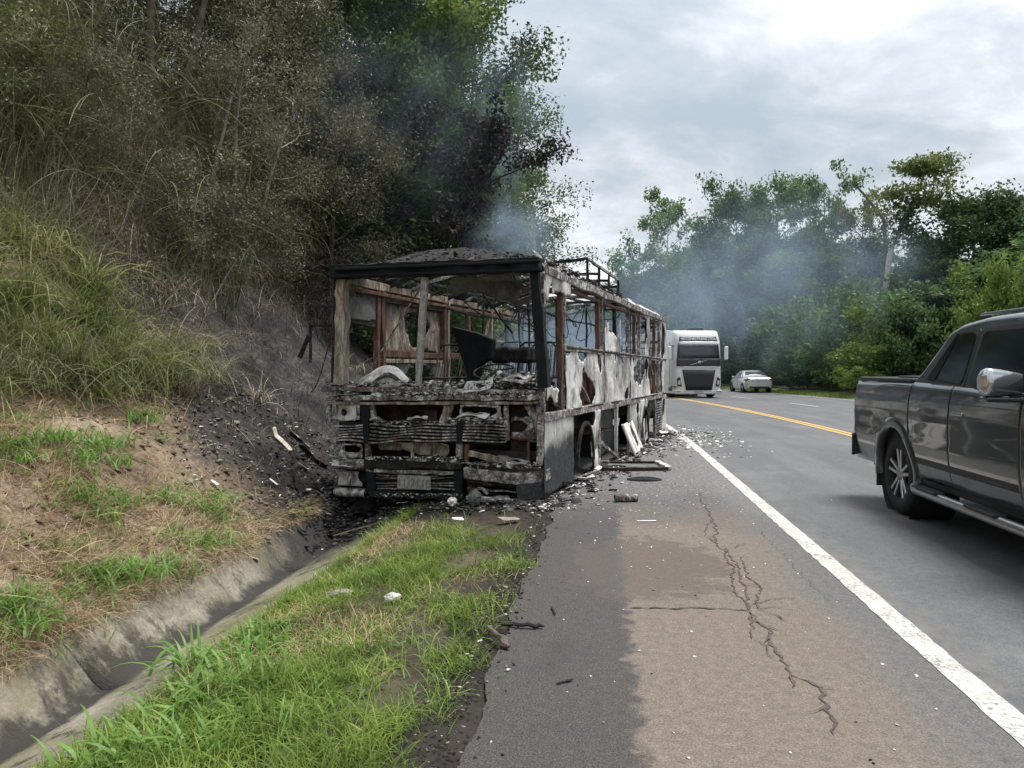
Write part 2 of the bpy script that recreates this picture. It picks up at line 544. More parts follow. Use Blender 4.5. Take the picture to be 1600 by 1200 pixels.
def mk_paint(name, a, worn, amt=0.5):
    t = NT(name)
    uv, v, u = uvsep(t)
    n = t.noise(uv, 38, 7, 0.75)
    n2 = t.noise(uv, 4, 4, 0.6)
    f = t.mapr(t.math('ADD', t.math('MULTIPLY', n, 0.7), t.math('MULTIPLY', n2, 0.3)), 0.62 - amt * 0.2, 0.70 - amt * 0.16)
    col = t.mix(f, a, worn)
    col = t.mix(t.math('MULTIPLY', t.mapr(t.noise(uv, 9, 5, .6), 0.35, 0.65), 0.25), col, (0.33, 0.31, 0.28))
    return t.done(t.principled(col, 0.75, 0, 0.35, t.bump(t.noise(uv, 90, 4, .7), 0.6, 0.006)))
def mk_concrete():
    t = NT('gutter_concrete')
    uv, v, u = uvsep(t)
    g = t.n('ShaderNodeNewGeometry').outputs['Position']
    a = t.noise(g, 1.6, 7, 0.62); b = t.noise(g, 34, 4, 0.7); st = t.noise(t.mapping(g, (1, 1, .3)), 3.3, 7, .7)
    col = t.ramp(t.math('ADD', t.math('MULTIPLY', a, .6), t.math('MULTIPLY', b, .4)), [(0.34, (0.065, 0.056, 0.041)), (0.46, (0.16, 0.142, 0.105)), (0.56, (0.24, 0.215, 0.17)), (0.68, (0.34, 0.31, 0.255))])
    moss = t.mapr(t.noise(t.mapping(g, (1, 1, 1), (4, 9, 2)), 1.2, 5, .6), 0.5, 0.63)
    col = t.mix(t.math('MULTIPLY', moss, 0.55), col, (0.15, 0.135, 0.065))
    # silt and damp along the channel
    d = t.math('ABSOLUTE', t.math('ADD', t.math('ADD', v, 4.74), t.math('MULTIPLY', t.math('SUBTRACT', st, 0.5), 0.5)))
    col = t.mix(t.math('MULTIPLY', t.mapr(d, 0.15, 0.04), 0.95), col, (0.028, 0.026, 0.024))
    drip = t.math('MULTIPLY', t.mapr(st, 0.50, 0.62), t.mapr(v, -5.1, -4.85))
    col = t.mix(t.math('MULTIPLY', drip, 0.92), col, (0.045, 0.039, 0.031))
    soot = t.mapr(t.math('ADD', u, t.math('MULTIPLY', t.math('SUBTRACT', a, .5), 3.0)), 6.2, 7.8)
    col = t.mix(t.math('MULTIPLY', soot, 0.9), col, (0.025, 0.024, 0.024))
    return t.done(t.principled(col, 0.85, 0, 0.3, t.bump(t.math('ADD', b, a), 0.7, 0.02)))
def mk_soil(name, burn):
    t = NT(name)
    uv, v, u = uvsep(t)
    g = t.n('ShaderNodeNewGeometry').outputs['Position']
    a = t.noise(g, 1.1, 8, 0.65); b = t.noise(g, 14, 6, 0.7)
    m = t.math('ADD', t.math('MULTIPLY', a, .55), t.math('MULTIPLY', b, .45))
    col = t.ramp(m, [(0.34, (0.07, 0.05, 0.036)), (0.46, (0.16, 0.115, 0.08)), (0.56, (0.27, 0.205, 0.145)), (0.7, (0.38, 0.305, 0.22))])
    if not burn:
        col = t.ramp(m, [(0.34, (0.025, 0.02, 0.016)), (0.48, (0.06, 0.047, 0.036)), (0.6, (0.11, 0.088, 0.066)), (0.72, (0.2, 0.165, 0.125))])
    if burn:
        ash = t.ramp(m, [(0.36, (0.010, 0.010, 0.010)), (0.50, (0.036, 0.033, 0.031)), (0.6, (0.09, 0.08, 0.07)), (0.72, (0.21, 0.19, 0.165))])
        ub = t.math('ADD', u, t.math('MULTIPLY', t.math('SUBTRACT', a, .5), 4.0))
        lo = t.math('ADD', t.math('MULTIPLY', t.math('ADD', v, 5.0), 0.55), ub)      # the edge of the fire runs up and back
        f = t.mapr(lo, 6.3, 7.7)
        col = t.mix(f, col, ash)
        sc = t.ramp(m, [(0.34, (0.03, 0.026, 0.022)), (0.5, (0.10, 0.083, 0.066)), (0.66, (0.24, 0.20, 0.155))])
        hi = t.mapr(t.math('ADD', v, t.math('MULTIPLY', t.math('SUBTRACT', a, .5), 4.0)), -8.4, -10.2)
        col = t.mix(t.math('MULTIPLY', hi, 0.85), col, sc)
    else:
        f = t.mapr(t.math('ADD', u, t.math('MULTIPLY', t.math('SUBTRACT', a, .5), 3.0)), 7.0, 8.4)
        col = t.mix(f, col, (0.018, 0.017, 0.017))
        f2 = t.mapr(t.math('ADD', v, t.math('MULTIPLY', t.math('SUBTRACT', b, .5), 0.6)), -2.75, -2.45)
        col = t.mix(t.math('MULTIPLY', f2, .8), col, (0.03, 0.027, 0.025))
    return t.done(t.principled(col, 0.95, 0, 0.15, t.bump(m, 1.0, 0.06)))

M = {}
M['shoulder'] = mk_shoulder(); M['road'] = mk_road(); M['concrete'] = mk_concrete()
M['white_line'] = mk_paint('white_road_paint', (0.50, 0.48, 0.445), (0.16, 0.155, 0.15), 0.66)
M['yellow_line'] = mk_paint('yellow_road_paint', (0.62, 0.36, 0.06), (0.2, 0.17, 0.13), 0.4)
M['hill'] = mk_soil('hillside_soil', True); M['verge'] = mk_soil('verge_soil', False)
M['tar'] = plain('crack_tar', (0.062, 0.052, 0.046), 0.9, var=0.4, scale=30, bump=0.5)
M['forest_floor'] = plain('forest_floor', (0.05, 0.055, 0.025), 0.95, var=0.4, scale=2)
M['strip'] = plain('roadside_turf', (0.13, 0.16, 0.05), 0.95, var=0.4, scale=1.5)
M['base'] = plain('far_ground', (0.06, 0.075, 0.035), 0.95, var=0.3, scale=0.02)

# ------------------------------------------------------------------ ground and road
me = np_mesh('far_ground', [(-2500, -2500, -2), (2500, -2500, -2), (2500, 2500, -2), (-2500, 2500, -2)], np.array([[0, 1, 2, 3]]), M['base'])
tag(link('far_ground', me), kind='structure')

u_near = np.concatenate([np.arange(-8, 22, 0.08), np.arange(22, 60, 0.5), np.arange(60, 200, 2.0)])
def shoulder_jag(U, V):
    e = np.clip((-1.9 - V) / 0.45, 0, 1)
    return U, V + e * (0.30 * fbm(U * 1.4, U * 0 + 2, 5, 21) + 0.05)
sheet('paved_shoulder', u_near, np.array([-2.36, -2.2, -2.05, -1.9, -1.2, -0.5, 0.06]), 0.0, M['shoulder'], jag=shoulder_jag)
u_rd = np.concatenate([np.arange(-8, 60, 0.5), np.arange(60, 200, 2.0)])
sheet('road', u_rd, np.array([0.06, 2, 4, 6, 8, 10, 12.4]), 0.0, M['road'])
def edge_wob(U, V): return U, V + 0.006 * (2 * vnoise(U * 9, V * 40, 4) - 1)
sheet('white_edge_line', np.arange(-6, 120, 0.06)[:1100], np.array([-0.075, 0.075]), 0.004, M['white_line'], jag=edge_wob)
for k, v in enumerate((3.80, 4.0)):
    sheet('yellow_centre_line', np.arange(-6, 120, 0.25), np.array([v - 0.055, v + 0.055]), 0.004, M['yellow_line'])
for k in range(18):
    u0 = -6.5 + 8 * k + 5.6
    sheet('white_lane_dash', np.arange(u0, u0 + 3.01, 0.5), np.array([7.55, 7.67]), 0.004, M['white_line'])
sheet('white_edge_line', np.arange(-6, 120, 0.5), np.array([11.75, 11.87]), 0.004, M['white_line'])
for k in range(8):
    p = RP(27.5 - k * 3.3, 3.9, 0.004)
sheet('verge_ground', np.arange(-8, 60, 0.12), np.linspace(-4.5, -1.85, 30), lambda U, V: np.where(V > -2.2, np.interp(V, [-2.2, -1.85], [-0.03, -0.05]) + 0.0 * V, verge_z(U, V)), M['verge'])
vs = -np.concatenate([np.arange(4.95, 5.5, 0.06), np.arange(5.5, 10, 0.14), np.arange(10, 20, 0.4), np.arange(20, 72, 2.0)])
sheet('hillside', np.concatenate([np.arange(-8, 26, 0.16), np.arange(26, 140, 0.8)]), vs[::-1], hill_z, M['hill'])
sheet('grass_strip', np.arange(-8, 200, 1.0), np.linspace(12.35, 14.6, 6), lambda U, V: -0.02 + 0.05 * fbm(U, V, 3, 2) + np.clip(V - 12.5, 0, 3) * .1, M['strip'])
sheet('forest_floor', np.arange(-8, 200, 2.0), np.array([14.5, 16, 18, 22, 30, 45, 70, 120]), lambda U, V: np.interp(V, [14.5, 18, 30, 120], [0.15, 0.35, 0.8, 3]) + .4 * fbm(U * .2, V * .2, 3, 7), M['forest_floor'])

# concrete gutter: a bed with cast slabs on it
def gutter_piece(u0, u1, prof, name, parent):
    us = np.arange(u0, u1 + 0.001, (u1 - u0) / max(2, int((u1 - u0) / 0.25)))
    rows = []
    for u in us:
        row = []
        for v, z in prof:
            j = 0.018 * float(fbm(np.array(u * 3.0), np.array(v * 5.0), 3, 31))
            row.append(RP(u, v, z + j))
        rows.append(row)
    n, m = len(rows), len(prof)
    Vs = np.array([list(p) for r in rows for p in r]); idx = np.arange(n * m).reshape(n, m)
    F = np.stack([idx[:-1, :-1], idx[:-1, 1:], idx[1:, 1:], idx[1:, :-1]], -1).reshape(-1, 4)
    uv = np.array([(v, u) for u in us for v, z in prof])
    o = link(name, np_mesh(name, Vs, F, M['concrete'], uv), parent)
    md = o.modifiers.new('thick', 'SOLIDIFY'); md.thickness = 0.07; md.offset = -1
    return o
_bed = [(-3.90, -0.34), (-4.7, -0.60), (-4.8, -0.60), (-5.3, -0.2)]
bed = gutter_piece(-7, 45, _bed, 'gutter', None); bed['kind'] = 'structure'
_prof = [(-5.30, -0.02), (-5.18, -0.045), (-4.98, -0.22), (-4.82, -0.41), (-4.76, -0.452), (-4.70, -0.45), (-4.60, -0.41), (-4.25, -0.275), (-3.96, -0.165)]
ug = -6.9
for k in range(18):
    L = 2.75 if k < 8 else 3.0
    gutter_piece(ug + 0.012, ug + L - 0.012, _prof, 'gutter_slab', bed)
    ug += L

# the branching crack in the shoulder: flat tar-dark ribbons 4 mm up
_cz = [0.0035]
def crack(mb, pts, w, rng, seg=0.035):
    _cz[0] += 0.0006
    zc_ = _cz[0]
    P = [G(*p) for p in pts]
    out = []
    for a, b in zip(P[:-1], P[1:]):
        n = max(2, int((b - a).length / seg))
        for i in range(n):
            out.append(a.lerp(b, i / n))
    out.append(P[-1])
    L, Rr = [], []
    off = 0
    for i, p in enumerate(out):
        d = (out[min(i + 1, len(out) - 1)] - out[max(i - 1, 0)]).normalized()
        s = Vector((d.y, -d.x, 0))
        off = off * 0.7 + rng.uniform(-1, 1) * 0.018
        ww = w * 0.5 * rng.uniform(0.25, 1.3) * (0.35 if i in (0, len(out) - 1) else 1)
        c = p + s * off
        L.append((c.x - s.x * ww, c.y - s.y * ww, zc_)); Rr.append((c.x + s.x * ww, c.y + s.y * ww, zc_))
    m = len(out)
    mb.add(L + Rr, [(i, i + 1, m + i + 1, m + i) for i in range(m - 1)])
rng = random.Random(4)
cm = MB()
main_c = [(1092, 770), (1112, 812), (1122, 850), (1150, 872), (1162, 915), (1170, 952), (1200, 985), (1215, 1020), (1240, 1055), (1282, 1075), (1290, 1110), (1306, 1150)]
crack(cm, main_c, 0.017, rng); 
crack(cm, [(1130, 856), (1142, 885), (1150, 920), (1172, 950)], 0.014, rng)
crack(cm, [(1160, 870), (1168, 900), (1185, 925), (1174, 950)], 0.012, rng)
crack(cm, [(985, 952), (1040, 949), (1100, 951), (1172, 955)], 0.020, rng)
for q in ([(1174, 948), (1205, 938), (1245, 936)], [(1176, 950), (1210, 949), (1236, 952)], [(1176, 953), (1205, 960), (1232, 972)], [(1172, 955), (1190, 975), (1222, 985)],
          [(1170, 955), (1172, 985), (1196, 1010), (1204, 1030)], [(1200, 985), (1188, 1005)], [(1282, 1075), (1306, 1076)], [(1290, 1105), (1272, 1118)], [(1112, 812), (1098, 830), (1118, 850)],
          [(1150, 872), (1130, 868)], [(1162, 915), (1196, 918)], [(1240, 1055), (1236, 1075)], [(1165, 850), (1140, 856)]):
    crack(cm, q, 0.009, rng)
crack(cm, [(1188, 828), (1225, 868), (1262, 905), (1298, 942)], 0.004, rng)
o = cm.build('pavement_crack', M['tar']); o['kind'] = 'structure'
# ================================================================== the burnt-out bus
M['soot'] = burnt('soot_metal', (0.008, 0.008, 0.009), (0.030, 0.028, 0.027), (0.24, 0.225, 0.21), 0.42, 0.70, 8.0, stretch=(1, 1, 1))
M['black'] = burnt('charred_black', (0.007, 0.008, 0.010), (0.014, 0.015, 0.017), (0.05, 0.05, 0.05), 0.4, 0.8, 6.0, bump=0.35)
M['ashmetal'] = burnt('ash_grey_metal', (0.018, 0.017, 0.017), (0.17, 0.16, 0.15), (0.66, 0.64, 0.61), 0.40, 0.60, 7.0, rust=(0.17, 0.08, 0.05), rustamt=0.15)
M['paleframe'] = burnt('pale_scorched_frame', (0.03, 0.024, 0.02), (0.27, 0.22, 0.175), (0.58, 0.52, 0.45), 0.38, 0.64, 7.0, rust=(0.16, 0.085, 0.055), rustamt=0.25, stretch=(1, 1, .3))
M['rust'] = burnt('rusted_frame', (0.035, 0.024, 0.02), (0.14, 0.078, 0.055), (0.36, 0.28, 0.23), 0.33, 0.72, 6.0, stretch=(1, 1, .35))
M['greymull'] = burnt('grey_ash_post', (0.10, 0.10, 0.085), (0.30, 0.29, 0.26), (0.52, 0.50, 0.47), 0.34, 0.64, 14.0)
M['inner'] = burnt('sooty_inside', (0.012, 0.011, 0.010), (0.05, 0.04, 0.032), (0.20, 0.16, 0.12), 0.36, 0.74, 3.0, rust=(0.13, 0.06, 0.025), rustamt=0.25)
M['greypanel'] = burnt('smoked_grey_panel', (0.05, 0.05, 0.048), (0.14, 0.14, 0.135), (0.27, 0.27, 0.265), 0.35, 0.7, 2.2, bump=0.2)
def mk_ash(name, stops):
    t = NT(name)
    g = t.n('ShaderNodeNewGeometry')
    nz = t.noise(t.coord(), 30, 4, .7)
    v = t.math('ADD', t.math('MULTIPLY', g.outputs['Random Per Island'], .72), t.math('MULTIPLY', nz, .28))
    return t.done(t.principled(t.ramp(v, stops), .95, 0, .15, t.bump(nz, .8, .01)))
M['ash'] = mk_ash('loose_ash', [(0, (.015, .015, .015)), (.38, (.06, .057, .054)), (.55, (.24, .23, .22)), (.75, (.55, .54, .52)), (1, (.80, .79, .77))])
M['ashdark'] = mk_ash('dark_ash', [(0, (.010, .010, .010)), (.55, (.035, .033, .031)), (.82, (.11, .105, .10)), (1, (.40, .385, .37))])

def mk_side():
    """once-white side sheet: pale where the paint burnt off clean, grey clouds, soot tongues, brown seams"""
    t = NT('scorched_white_sheet')
    c = t.coord()
    st = t.mapping(c, (1, 1, 0.38))
    a = t.noise(st, 2.4, 8, 0.62, 0.5)
    b = t.noise(c, 13, 6, 0.65)
    s2 = t.noise(t.mapping(c, (1, 1, 0.16), (3, 1, 2)), 8.0, 6, 0.6, 0.3)
    m = t.math('ADD', t.math('MULTIPLY', a, .62), t.math('MULTIPLY', b, .38))
    col = t.ramp(m, [(0.26, (0.025, 0.024, 0.023)), (0.36, (0.15, 0.145, 0.135)), (0.44, (0.42, 0.405, 0.38)), (0.53, (0.66, 0.645, 0.615)), (0.72, (0.80, 0.785, 0.755))])
    col = t.mix(t.math('MULTIPLY', t.mapr(s2, .50, .72), 0.75), col, (0.10, 0.09, 0.08))
    big = t.noise(t.mapping(c, (1, 1, 0.7), (5, 8, 1)), 1.1, 5, 0.6, 0.4)
    col = t.mix(t.math('MULTIPLY', t.mapr(big, .46, .70), 0.85), col, (0.075, 0.07, 0.066))
    col = t.mix(t.math('MULTIPLY', t.mapr(t.noise(t.mapping(c, (1, 1, 1), (9, 2, 5)), 2.0, 6, .6), .60, .72), 0.55), col, (0.22, 0.12, 0.07))
    return t.done(t.principled(col, 0.85, 0, 0.25, t.bump(t.math('ADD', a, t.math('MULTIPLY', b, .5)), 0.6, 0.03)))
M['side'] = mk_side()
def mk_skirt():
    """front skirt sheet: white streaks above, a soot-black tongue rising from the ground"""
    t = NT('sooted_skirt_sheet')
    c = t.coord()
    s = t.n('ShaderNodeSeparateXYZ'); t.put(s.inputs[0], c)
    a = t.noise(t.mapping(c, (1, 1, 0.35)), 4.0, 7, .65, .4); b = t.noise(c, 22, 5, .7)
    lim = t.math('ADD', t.math('MULTIPLY', s.outputs[1], 0.10), t.math('ADD', 0.56, t.math('MULTIPLY', t.math('SUBTRACT', a, .5), 0.42)))
    f = t.mapr(t.math('SUBTRACT', s.outputs[2], lim), -0.10, 0.10)
    lightc = t.ramp(t.math('ADD', t.math('MULTIPLY', a, .6), t.math('MULTIPLY', b, .4)), [(0.32, (0.10, 0.097, 0.09)), (0.46, (0.36, 0.35, 0.33)), (0.60, (0.62, 0.61, 0.58))])
    darkc = t.ramp(b, [(0.3, (0.018, 0.018, 0.02)), (0.55, (0.05, 0.05, 0.053)), (0.66, (0.09, 0.09, 0.09)), (0.72, (0.42, 0.41, 0.4))])
    col = t.mix(f, darkc, lightc)
    return t.done(t.principled(col, 0.75, 0, 0.3, t.bump(t.math('ADD', a, b), 0.35, 0.01)))
M['skirt'] = mk_skirt()

BW, BL = 2.66, 10.2
BUS_O = Vector((0.33, 8.7, 0.0)); BUS_A = R(19)
bus = empty('burned_bus', BUS_O, -BUS_A)
tag(bus, 'burnt-out shell of a bus standing half in the roadside gutter, no glass left', 'bus')
_ca, _sa = math.cos(BUS_A), math.sin(BUS_A)
def to_bus(p):
    d = p - BUS_O
    return Vector((d.x * _ca - d.y * _sa, d.x * _sa + d.y * _ca, d.z))
def bus_to_world(p):
    return Vector((p[0] * _ca + p[1] * _sa, -p[0] * _sa + p[1] * _ca, p[2])) + BUS_O
def _hit(px, py, axis, val):
    o = to_bus(Vector((0, 0, CAM_H))); d = to_bus(Vector((0, 0, CAM_H)) + unproj(px, py)) - o
    t = (val - o[axis]) / d[axis]
    return o + d * t
def FP(px, py, y=0.0): return _hit(px, py, 1, y)
def SP(px, py, x=0.0): return _hit(px, py, 0, x)
def LP(px, py): return _hit(px, py, 0, -BW)

brng = random.Random(11)
def part_bar(name, p0, p1, w, h, mat, n=6, jit=0.006, up=(0, 0, 1), bend=None, parent=None, bevel=0.006):
    return MB().bar(p0, p1, w, h, up, n, jit, brng, bend).build(name, M[mat], parent or bus, bevel=bevel)
def fbar(name, a, b, hgt, dep, mat, y=0.0, n=8, jit=0.006, bend=None):
    """bar across the front between two pixels of the picture, at depth y behind the front plane"""
    return part_bar(name, FP(*a, y), FP(*b, y), dep, hgt, mat, n, jit, (0, 0, 1), bend)
def fpost(name, a, b, wid, dep, mat, y=0.0, n=6, jit=0.006, bend=None):
    return part_bar(name, FP(*a, y), FP(*b, y), wid, dep, mat, n, jit, (0, 1, 0), bend)

def torn(name, o, e1, e2, L1, L2, holes, mat, res=0.025, thick=0.006, wav=0.02, edge=0.05, ragged=(0, 0, 0, 0), seed=0, curve=None, parent=None):
    """sheet metal burnt through: grid of small faces, left out inside the noisy holes and past the ragged edges.
    holes: (a, b, ra, rb) ellipses in metres on the sheet; ragged: how deep each edge (a0, a1, b0, b1) is eaten"""
    o = Vector(o); e1 = Vector(e1).normalized(); e2 = Vector(e2).normalized(); nn = e1.cross(e2).normalized()
    na, nb = max(2, int(L1 / res)), max(2, int(L2 / res))
    A, B = np.meshgrid(np.linspace(0, L1, na + 1), np.linspace(0, L2, nb + 1), indexing='ij')
    w = wav * 2 * fbm(A * 2.2 + seed * 3.1, B * 2.2 + seed, 4, seed)
    if curve: w = w + curve(A, B)
    P = np.array(o)[None, None] + A[..., None] * np.array(e1) + B[..., None] * np.array(e2) + w[..., None] * np.array(nn)
    Ac = (A[:-1, :-1] + A[1:, 1:]) / 2; Bc = (B[:-1, :-1] + B[1:, 1:]) / 2
    keep = np.ones_like(Ac, bool)
    nz = fbm(Ac * 4 + seed * 7, Bc * 4 + 3, 5, seed + 40)
    for (a, b, ra, rb) in holes:
        d = np.hypot((Ac - a) / ra, (Bc - b) / rb)
        keep &= d + nz * 1.1 > 1.0
    fr = fbm(Ac * 3 + 11 + seed, Bc * 3, 5, seed + 80) + 0.5
    for k, dist in enumerate((Ac, L1 - Ac, Bc, L2 - Bc)):
        if ragged[k]: keep &= dist > ragged[k] * np.clip((fr - 0.32) * 3.0, 0, 1.6)
    idx = np.arange(A.size).reshape(A.shape)
    F = np.stack([idx[:-1, :-1], idx[1:, :-1], idx[1:, 1:], idx[:-1, 1:]], -1)[keep]
    if len(F) == 0: return None
    lab = np.arange(A.size)                      # keep the largest connected piece only
    while True:
        mn = lab[F].min(1); new = lab.copy(); np.minimum.at(new, F.ravel(), np.repeat(mn, 4)); new = new[new]
        if (new == lab).all(): break
        lab = new
    fl = lab[F[:, 0]]; vals, cc = np.unique(fl, return_counts=True)
    F = F[fl == vals[np.argmax(cc)]]
    # pull the rim towards a smoother outline
    used = np.unique(F); mp_ = -np.ones(A.size, int); mp_[used] = np.arange(len(used))
    Vv = P.reshape(-1, 3)[used]; F = mp_[F]
    cnt = np.zeros(len(used)); np.add.at(cnt, F.ravel(), 1)
    E = np.concatenate([F[:, [0, 1]], F[:, [1, 2]], F[:, [2, 3]], F[:, [3, 0]]])
    key = np.sort(E, 1); _, inv, c = np.unique(key[:, 0] * 10 ** 7 + key[:, 1], return_inverse=True, return_counts=True)
    be = key[c[inv] == 1]
    for _ in range(2):
        s = np.zeros_like(Vv); k = np.zeros(len(Vv))
        for q in (0, 1):
            np.add.at(s, be[:, q], Vv[be[:, 1 - q]]); np.add.at(k, be[:, q], 1)
        m = k == 2
        Vv[m] = Vv[m] * 0.5 + s[m] / 2 * 0.5
    ob = link(name, np_mesh(name, Vv, F, M[mat], smooth=True), parent or bus)
    if thick:
        md = ob.modifiers.new('thick', 'SOLIDIFY'); md.thickness = thick; md.offset = 0
    return ob

def lumps(name, pts, mat, rng, r0=0.015, r1=0.05, flat=0.6, parent=None, kind='stuff', label=None):
    """heap of small crumpled flakes and clods"""
    V, F = [], []
    ico = [(-.53, .85, 0), (.53, .85, 0), (-.53, -.85, 0), (.53, -.85, 0), (0, -.53, .85), (0, .53, .85), (0, -.53, -.85), (0, .53, -.85), (.85, 0, -.53), (.85, 0, .53), (-.85, 0, -.53), (-.85, 0, .53)]
    icf = [(0, 11, 5), (0, 5, 1), (0, 1, 7), (0, 7, 10), (0, 10, 11), (1, 5, 9), (5, 11, 4), (11, 10, 2), (10, 7, 6), (7, 1, 8), (3, 9, 4), (3, 4, 2), (3, 2, 6), (3, 6, 8), (3, 8, 9), (4, 9, 5), (2, 4, 11), (6, 2, 10), (8, 6, 7), (9, 8, 1)]
    for p in pts:
        b = len(V)
        r = rng.uniform(r0, r1) * (1 if rng.random() < .8 else 1.5)
        sx, sy, sz = r * rng.uniform(.6, 1.7), r * rng.uniform(.6, 1.7), r * flat * rng.uniform(.4, 1.3)
        rot = Matrix.Rotation(rng.uniform(0, 6.28), 3, 'Z') @ Matrix.Rotation(rng.uniform(-.6, .6), 3, 'X')
        for v in ico:
            j = rng.uniform(.6, 1.35)
            q = rot @ Vector((v[0] * sx * j, v[1] * sy * j, v[2] * sz * j))
            V.append((p[0] + q.x, p[1] + q.y, p[2] + q.z))
        F.extend([tuple(b + i for i in f) for f in icf])
    o = link(name, np_mesh(name, V, np.array(F), M[mat] if isinstance(mat, str) else mat), parent)
    if kind: o['kind'] = kind
    return o

# ---- front: roof beam, pillars, windscreen frame
ZR = 2.70
part_bar('roof_beam', FP(524, 426), FP(846, 414), 0.22, 0.16, 'black', 14, 0.006)
fbar('beam_strip', (524, 421), (846, 408), 0.03, 0.06, 'black', -0.125, 12, 0.003)
fbar('beam_strip', (524, 432), (846, 421), 0.025, 0.05, 'black', -0.122, 12, 0.003)
torn('roof_cover', (0.02, -0.10, 2.70), (-1, 0, 0), (0, 1, 0), 2.70, 1.25, [(0.6, .95, .4, .25), (1.5, 1.1, .5, .25), (2.3, .9, .3, .3)], 'soot', 0.035, 0.02, 0.05, ragged=(0.06, 0.05, 0, 0.5), seed=3,
     curve=lambda A, B: -(0.05 + 0.22 * (1 - ((A - 1.35) / 1.35) ** 2) * np.clip(B / 0.5, 0, 1)))
fpost('windscreen_pillar', (531, 600), (534, 437), 0.15, 0.14, 'paleframe', 0.03, 8)
fpost('pillar_edge', (522, 604), (526, 437), 0.035, 0.10, 'soot', 0.0, 8)
fpost('windscreen_post', (654, 603), (664, 433), 0.075, 0.06, 'greymull', -0.02, 10, 0.004)
fpost('windscreen_pillar', (851, 606), (836, 416), 0.11, 0.12, 'black', 0.0, 8, 0.004)
fpost('pillar_edge', (846, 610), (829, 418), 0.03, 0.05, 'ashmetal', 0.06, 8, 0.004)
part_bar('loose_rod', FP(658, 448, 0.1), FP(580, 575, 0.25), 0.016, 0.016, 'ashmetal', 6, 0.008)
part_bar('loose_rod', FP(742, 442, 0.5), FP(800, 520, 2.0), 0.022, 0.022, 'soot', 6, 0.01)
# sagging lining under the front roof
torn('roof_lining', (-0.25, 0.15, 2.58), (-1, 0, 0), (0, .94, -.35), 1.15, 0.75, [(0.35, 0.5, .2, .14), (.9, .6, .2, .2)], 'greypanel', 0.03, 0.01, 0.10, ragged=(.2, .2, 0, .4), seed=5)
# air duct drum hanging right of the middle post
MB().lathe([(0.0, -.16), (.13, -.16), (.15, -.1), (.15, .12), (.13, .16), (0, .16)], FP(793, 452, 0.5), 'y', 16).build('fan_drum', M['greypanel'], bus)

# ---- front: sills and rails under the windscreen
fbar('dash_rail', (512, 607), (842, 613), 0.06, 0.30, 'ashmetal', 0.10, 14, 0.012)
fbar('front_rail', (512, 622), (843, 621), 0.055, 0.10, 'ashmetal', -0.03, 14, 0.007)
fbar('front_rail', (516, 630), (842, 629), 0.035, 0.08, 'paleframe', -0.02, 14, 0.006)
lumps('dash_ash', [FP(brng.uniform(512, 842), brng.uniform(596, 614), brng.uniform(-.06, .4)) for _ in range(1300)], 'ash', brng, .005, .022, .6, bus)
lumps('dash_ash', [FP(brng.uniform(755, 842), brng.uniform(583, 612), brng.uniform(.1, .5)) for _ in range(800)], 'ash', brng, .006, .026, .7, bus)
lumps('rail_ash', [FP(brng.uniform(580, 842), 617 + brng.uniform(-4, 3), brng.uniform(-.09, -.02)) for _ in range(420)], 'ash', brng, .004, .018, .7, bus)
# curled sheet left on the dash
P = []
for i in range(15):
    a = i / 14
    row = []
    for j in range(7):
        b = j / 6
        p = FP(556 + 92 * a, 604 - 34 * abs(math.sin(math.pi * min(1, a * 1.0))) ** 0.8 * min(1, .02 + 3.5 * b) + 8 * b, 0.05 + 0.55 * b)
        row.append(p + Vector((0, 0, 0.03 * math.sin(9 * a + 5 * b))))
    P.append(row)
MB().grid(P).build('curled_sheet', M['side'], bus, solid=0.008)
P = []
for i in range(9):
    a = i / 8
    P.append([FP(582 + 70 * a, 598 - 10 * math.sin(a * 5), .02) + Vector((0, b * .25, .05 * math.sin(b * 6 + a * 4))) for b in (0, .33, .66, 1)])
MB().grid(P).build('curled_sheet', M['ashmetal'], bus, solid=0.008)

# ---- front: lower face
MB().box(-BW + .08, -.06, 0.42, 0.46, 0.10, 1.22).build('cavity_backing', M['inner'], bus)  # dark sheet added behind the openings, standing in for the cavity's shade
torn('front_panel', FP(516, 657, -.02), (1, 0, 0), (0, 0, 1), 0.37, 0.24, [(.06, .14, .06, .07), (.2, .1, .05, .05)], 'side', 0.014, .006, .03, ragged=(.05, .05, .03, .03), seed=8)
fpost('front_post', (572, 660), (572, 632), 0.12, 0.06, 'black', -.02, 4)
fpost('front_post', (515, 660), (514, 628), 0.05, 0.08, 'ashmetal', -.02, 4)
fpost('front_post', (694, 662), (703, 628), 0.10, 0.05, 'paleframe', -.01, 4)
fpost('front_post', (584, 658), (582, 630), 0.05, 0.05, 'ashmetal', 0, 4)
torn('front_panel', FP(714, 663, -.02), (1, 0, 0), (0, 0, 1), 0.60, 0.27, [(.26, .16, .19, .07), (.4, .04, .1, .04)], 'side', 0.014, .008, .06, ragged=(.05, .06, .05, .04), seed=10)
torn('front_panel', FP(584, 661, .10), (1, 0, 0), (0, .25, .96), 0.86, 0.24, [(.45, .12, .2, .07)], 'inner', 0.02, .008, .05, ragged=(.04, .04, .04, .08), seed=12)
fbar('rail_hanger', (720, 634), (780, 636), .02, .03, 'ashmetal', -.05, 8, .006, bend=(0, -.01, .01))
lumps('rail_ash', [FP(brng.uniform(700, 790), 660 + brng.uniform(-7, 3), brng.uniform(-.08, .05)) for _ in range(420)], 'ash', brng, .005, .020, .7, bus)
lumps('rail_ash', [FP(brng.uniform(582, 700), 661 + brng.uniform(-3, 2), brng.uniform(-.06, .05)) for _ in range(220)], 'ash', brng, .004, .016, .7, bus)
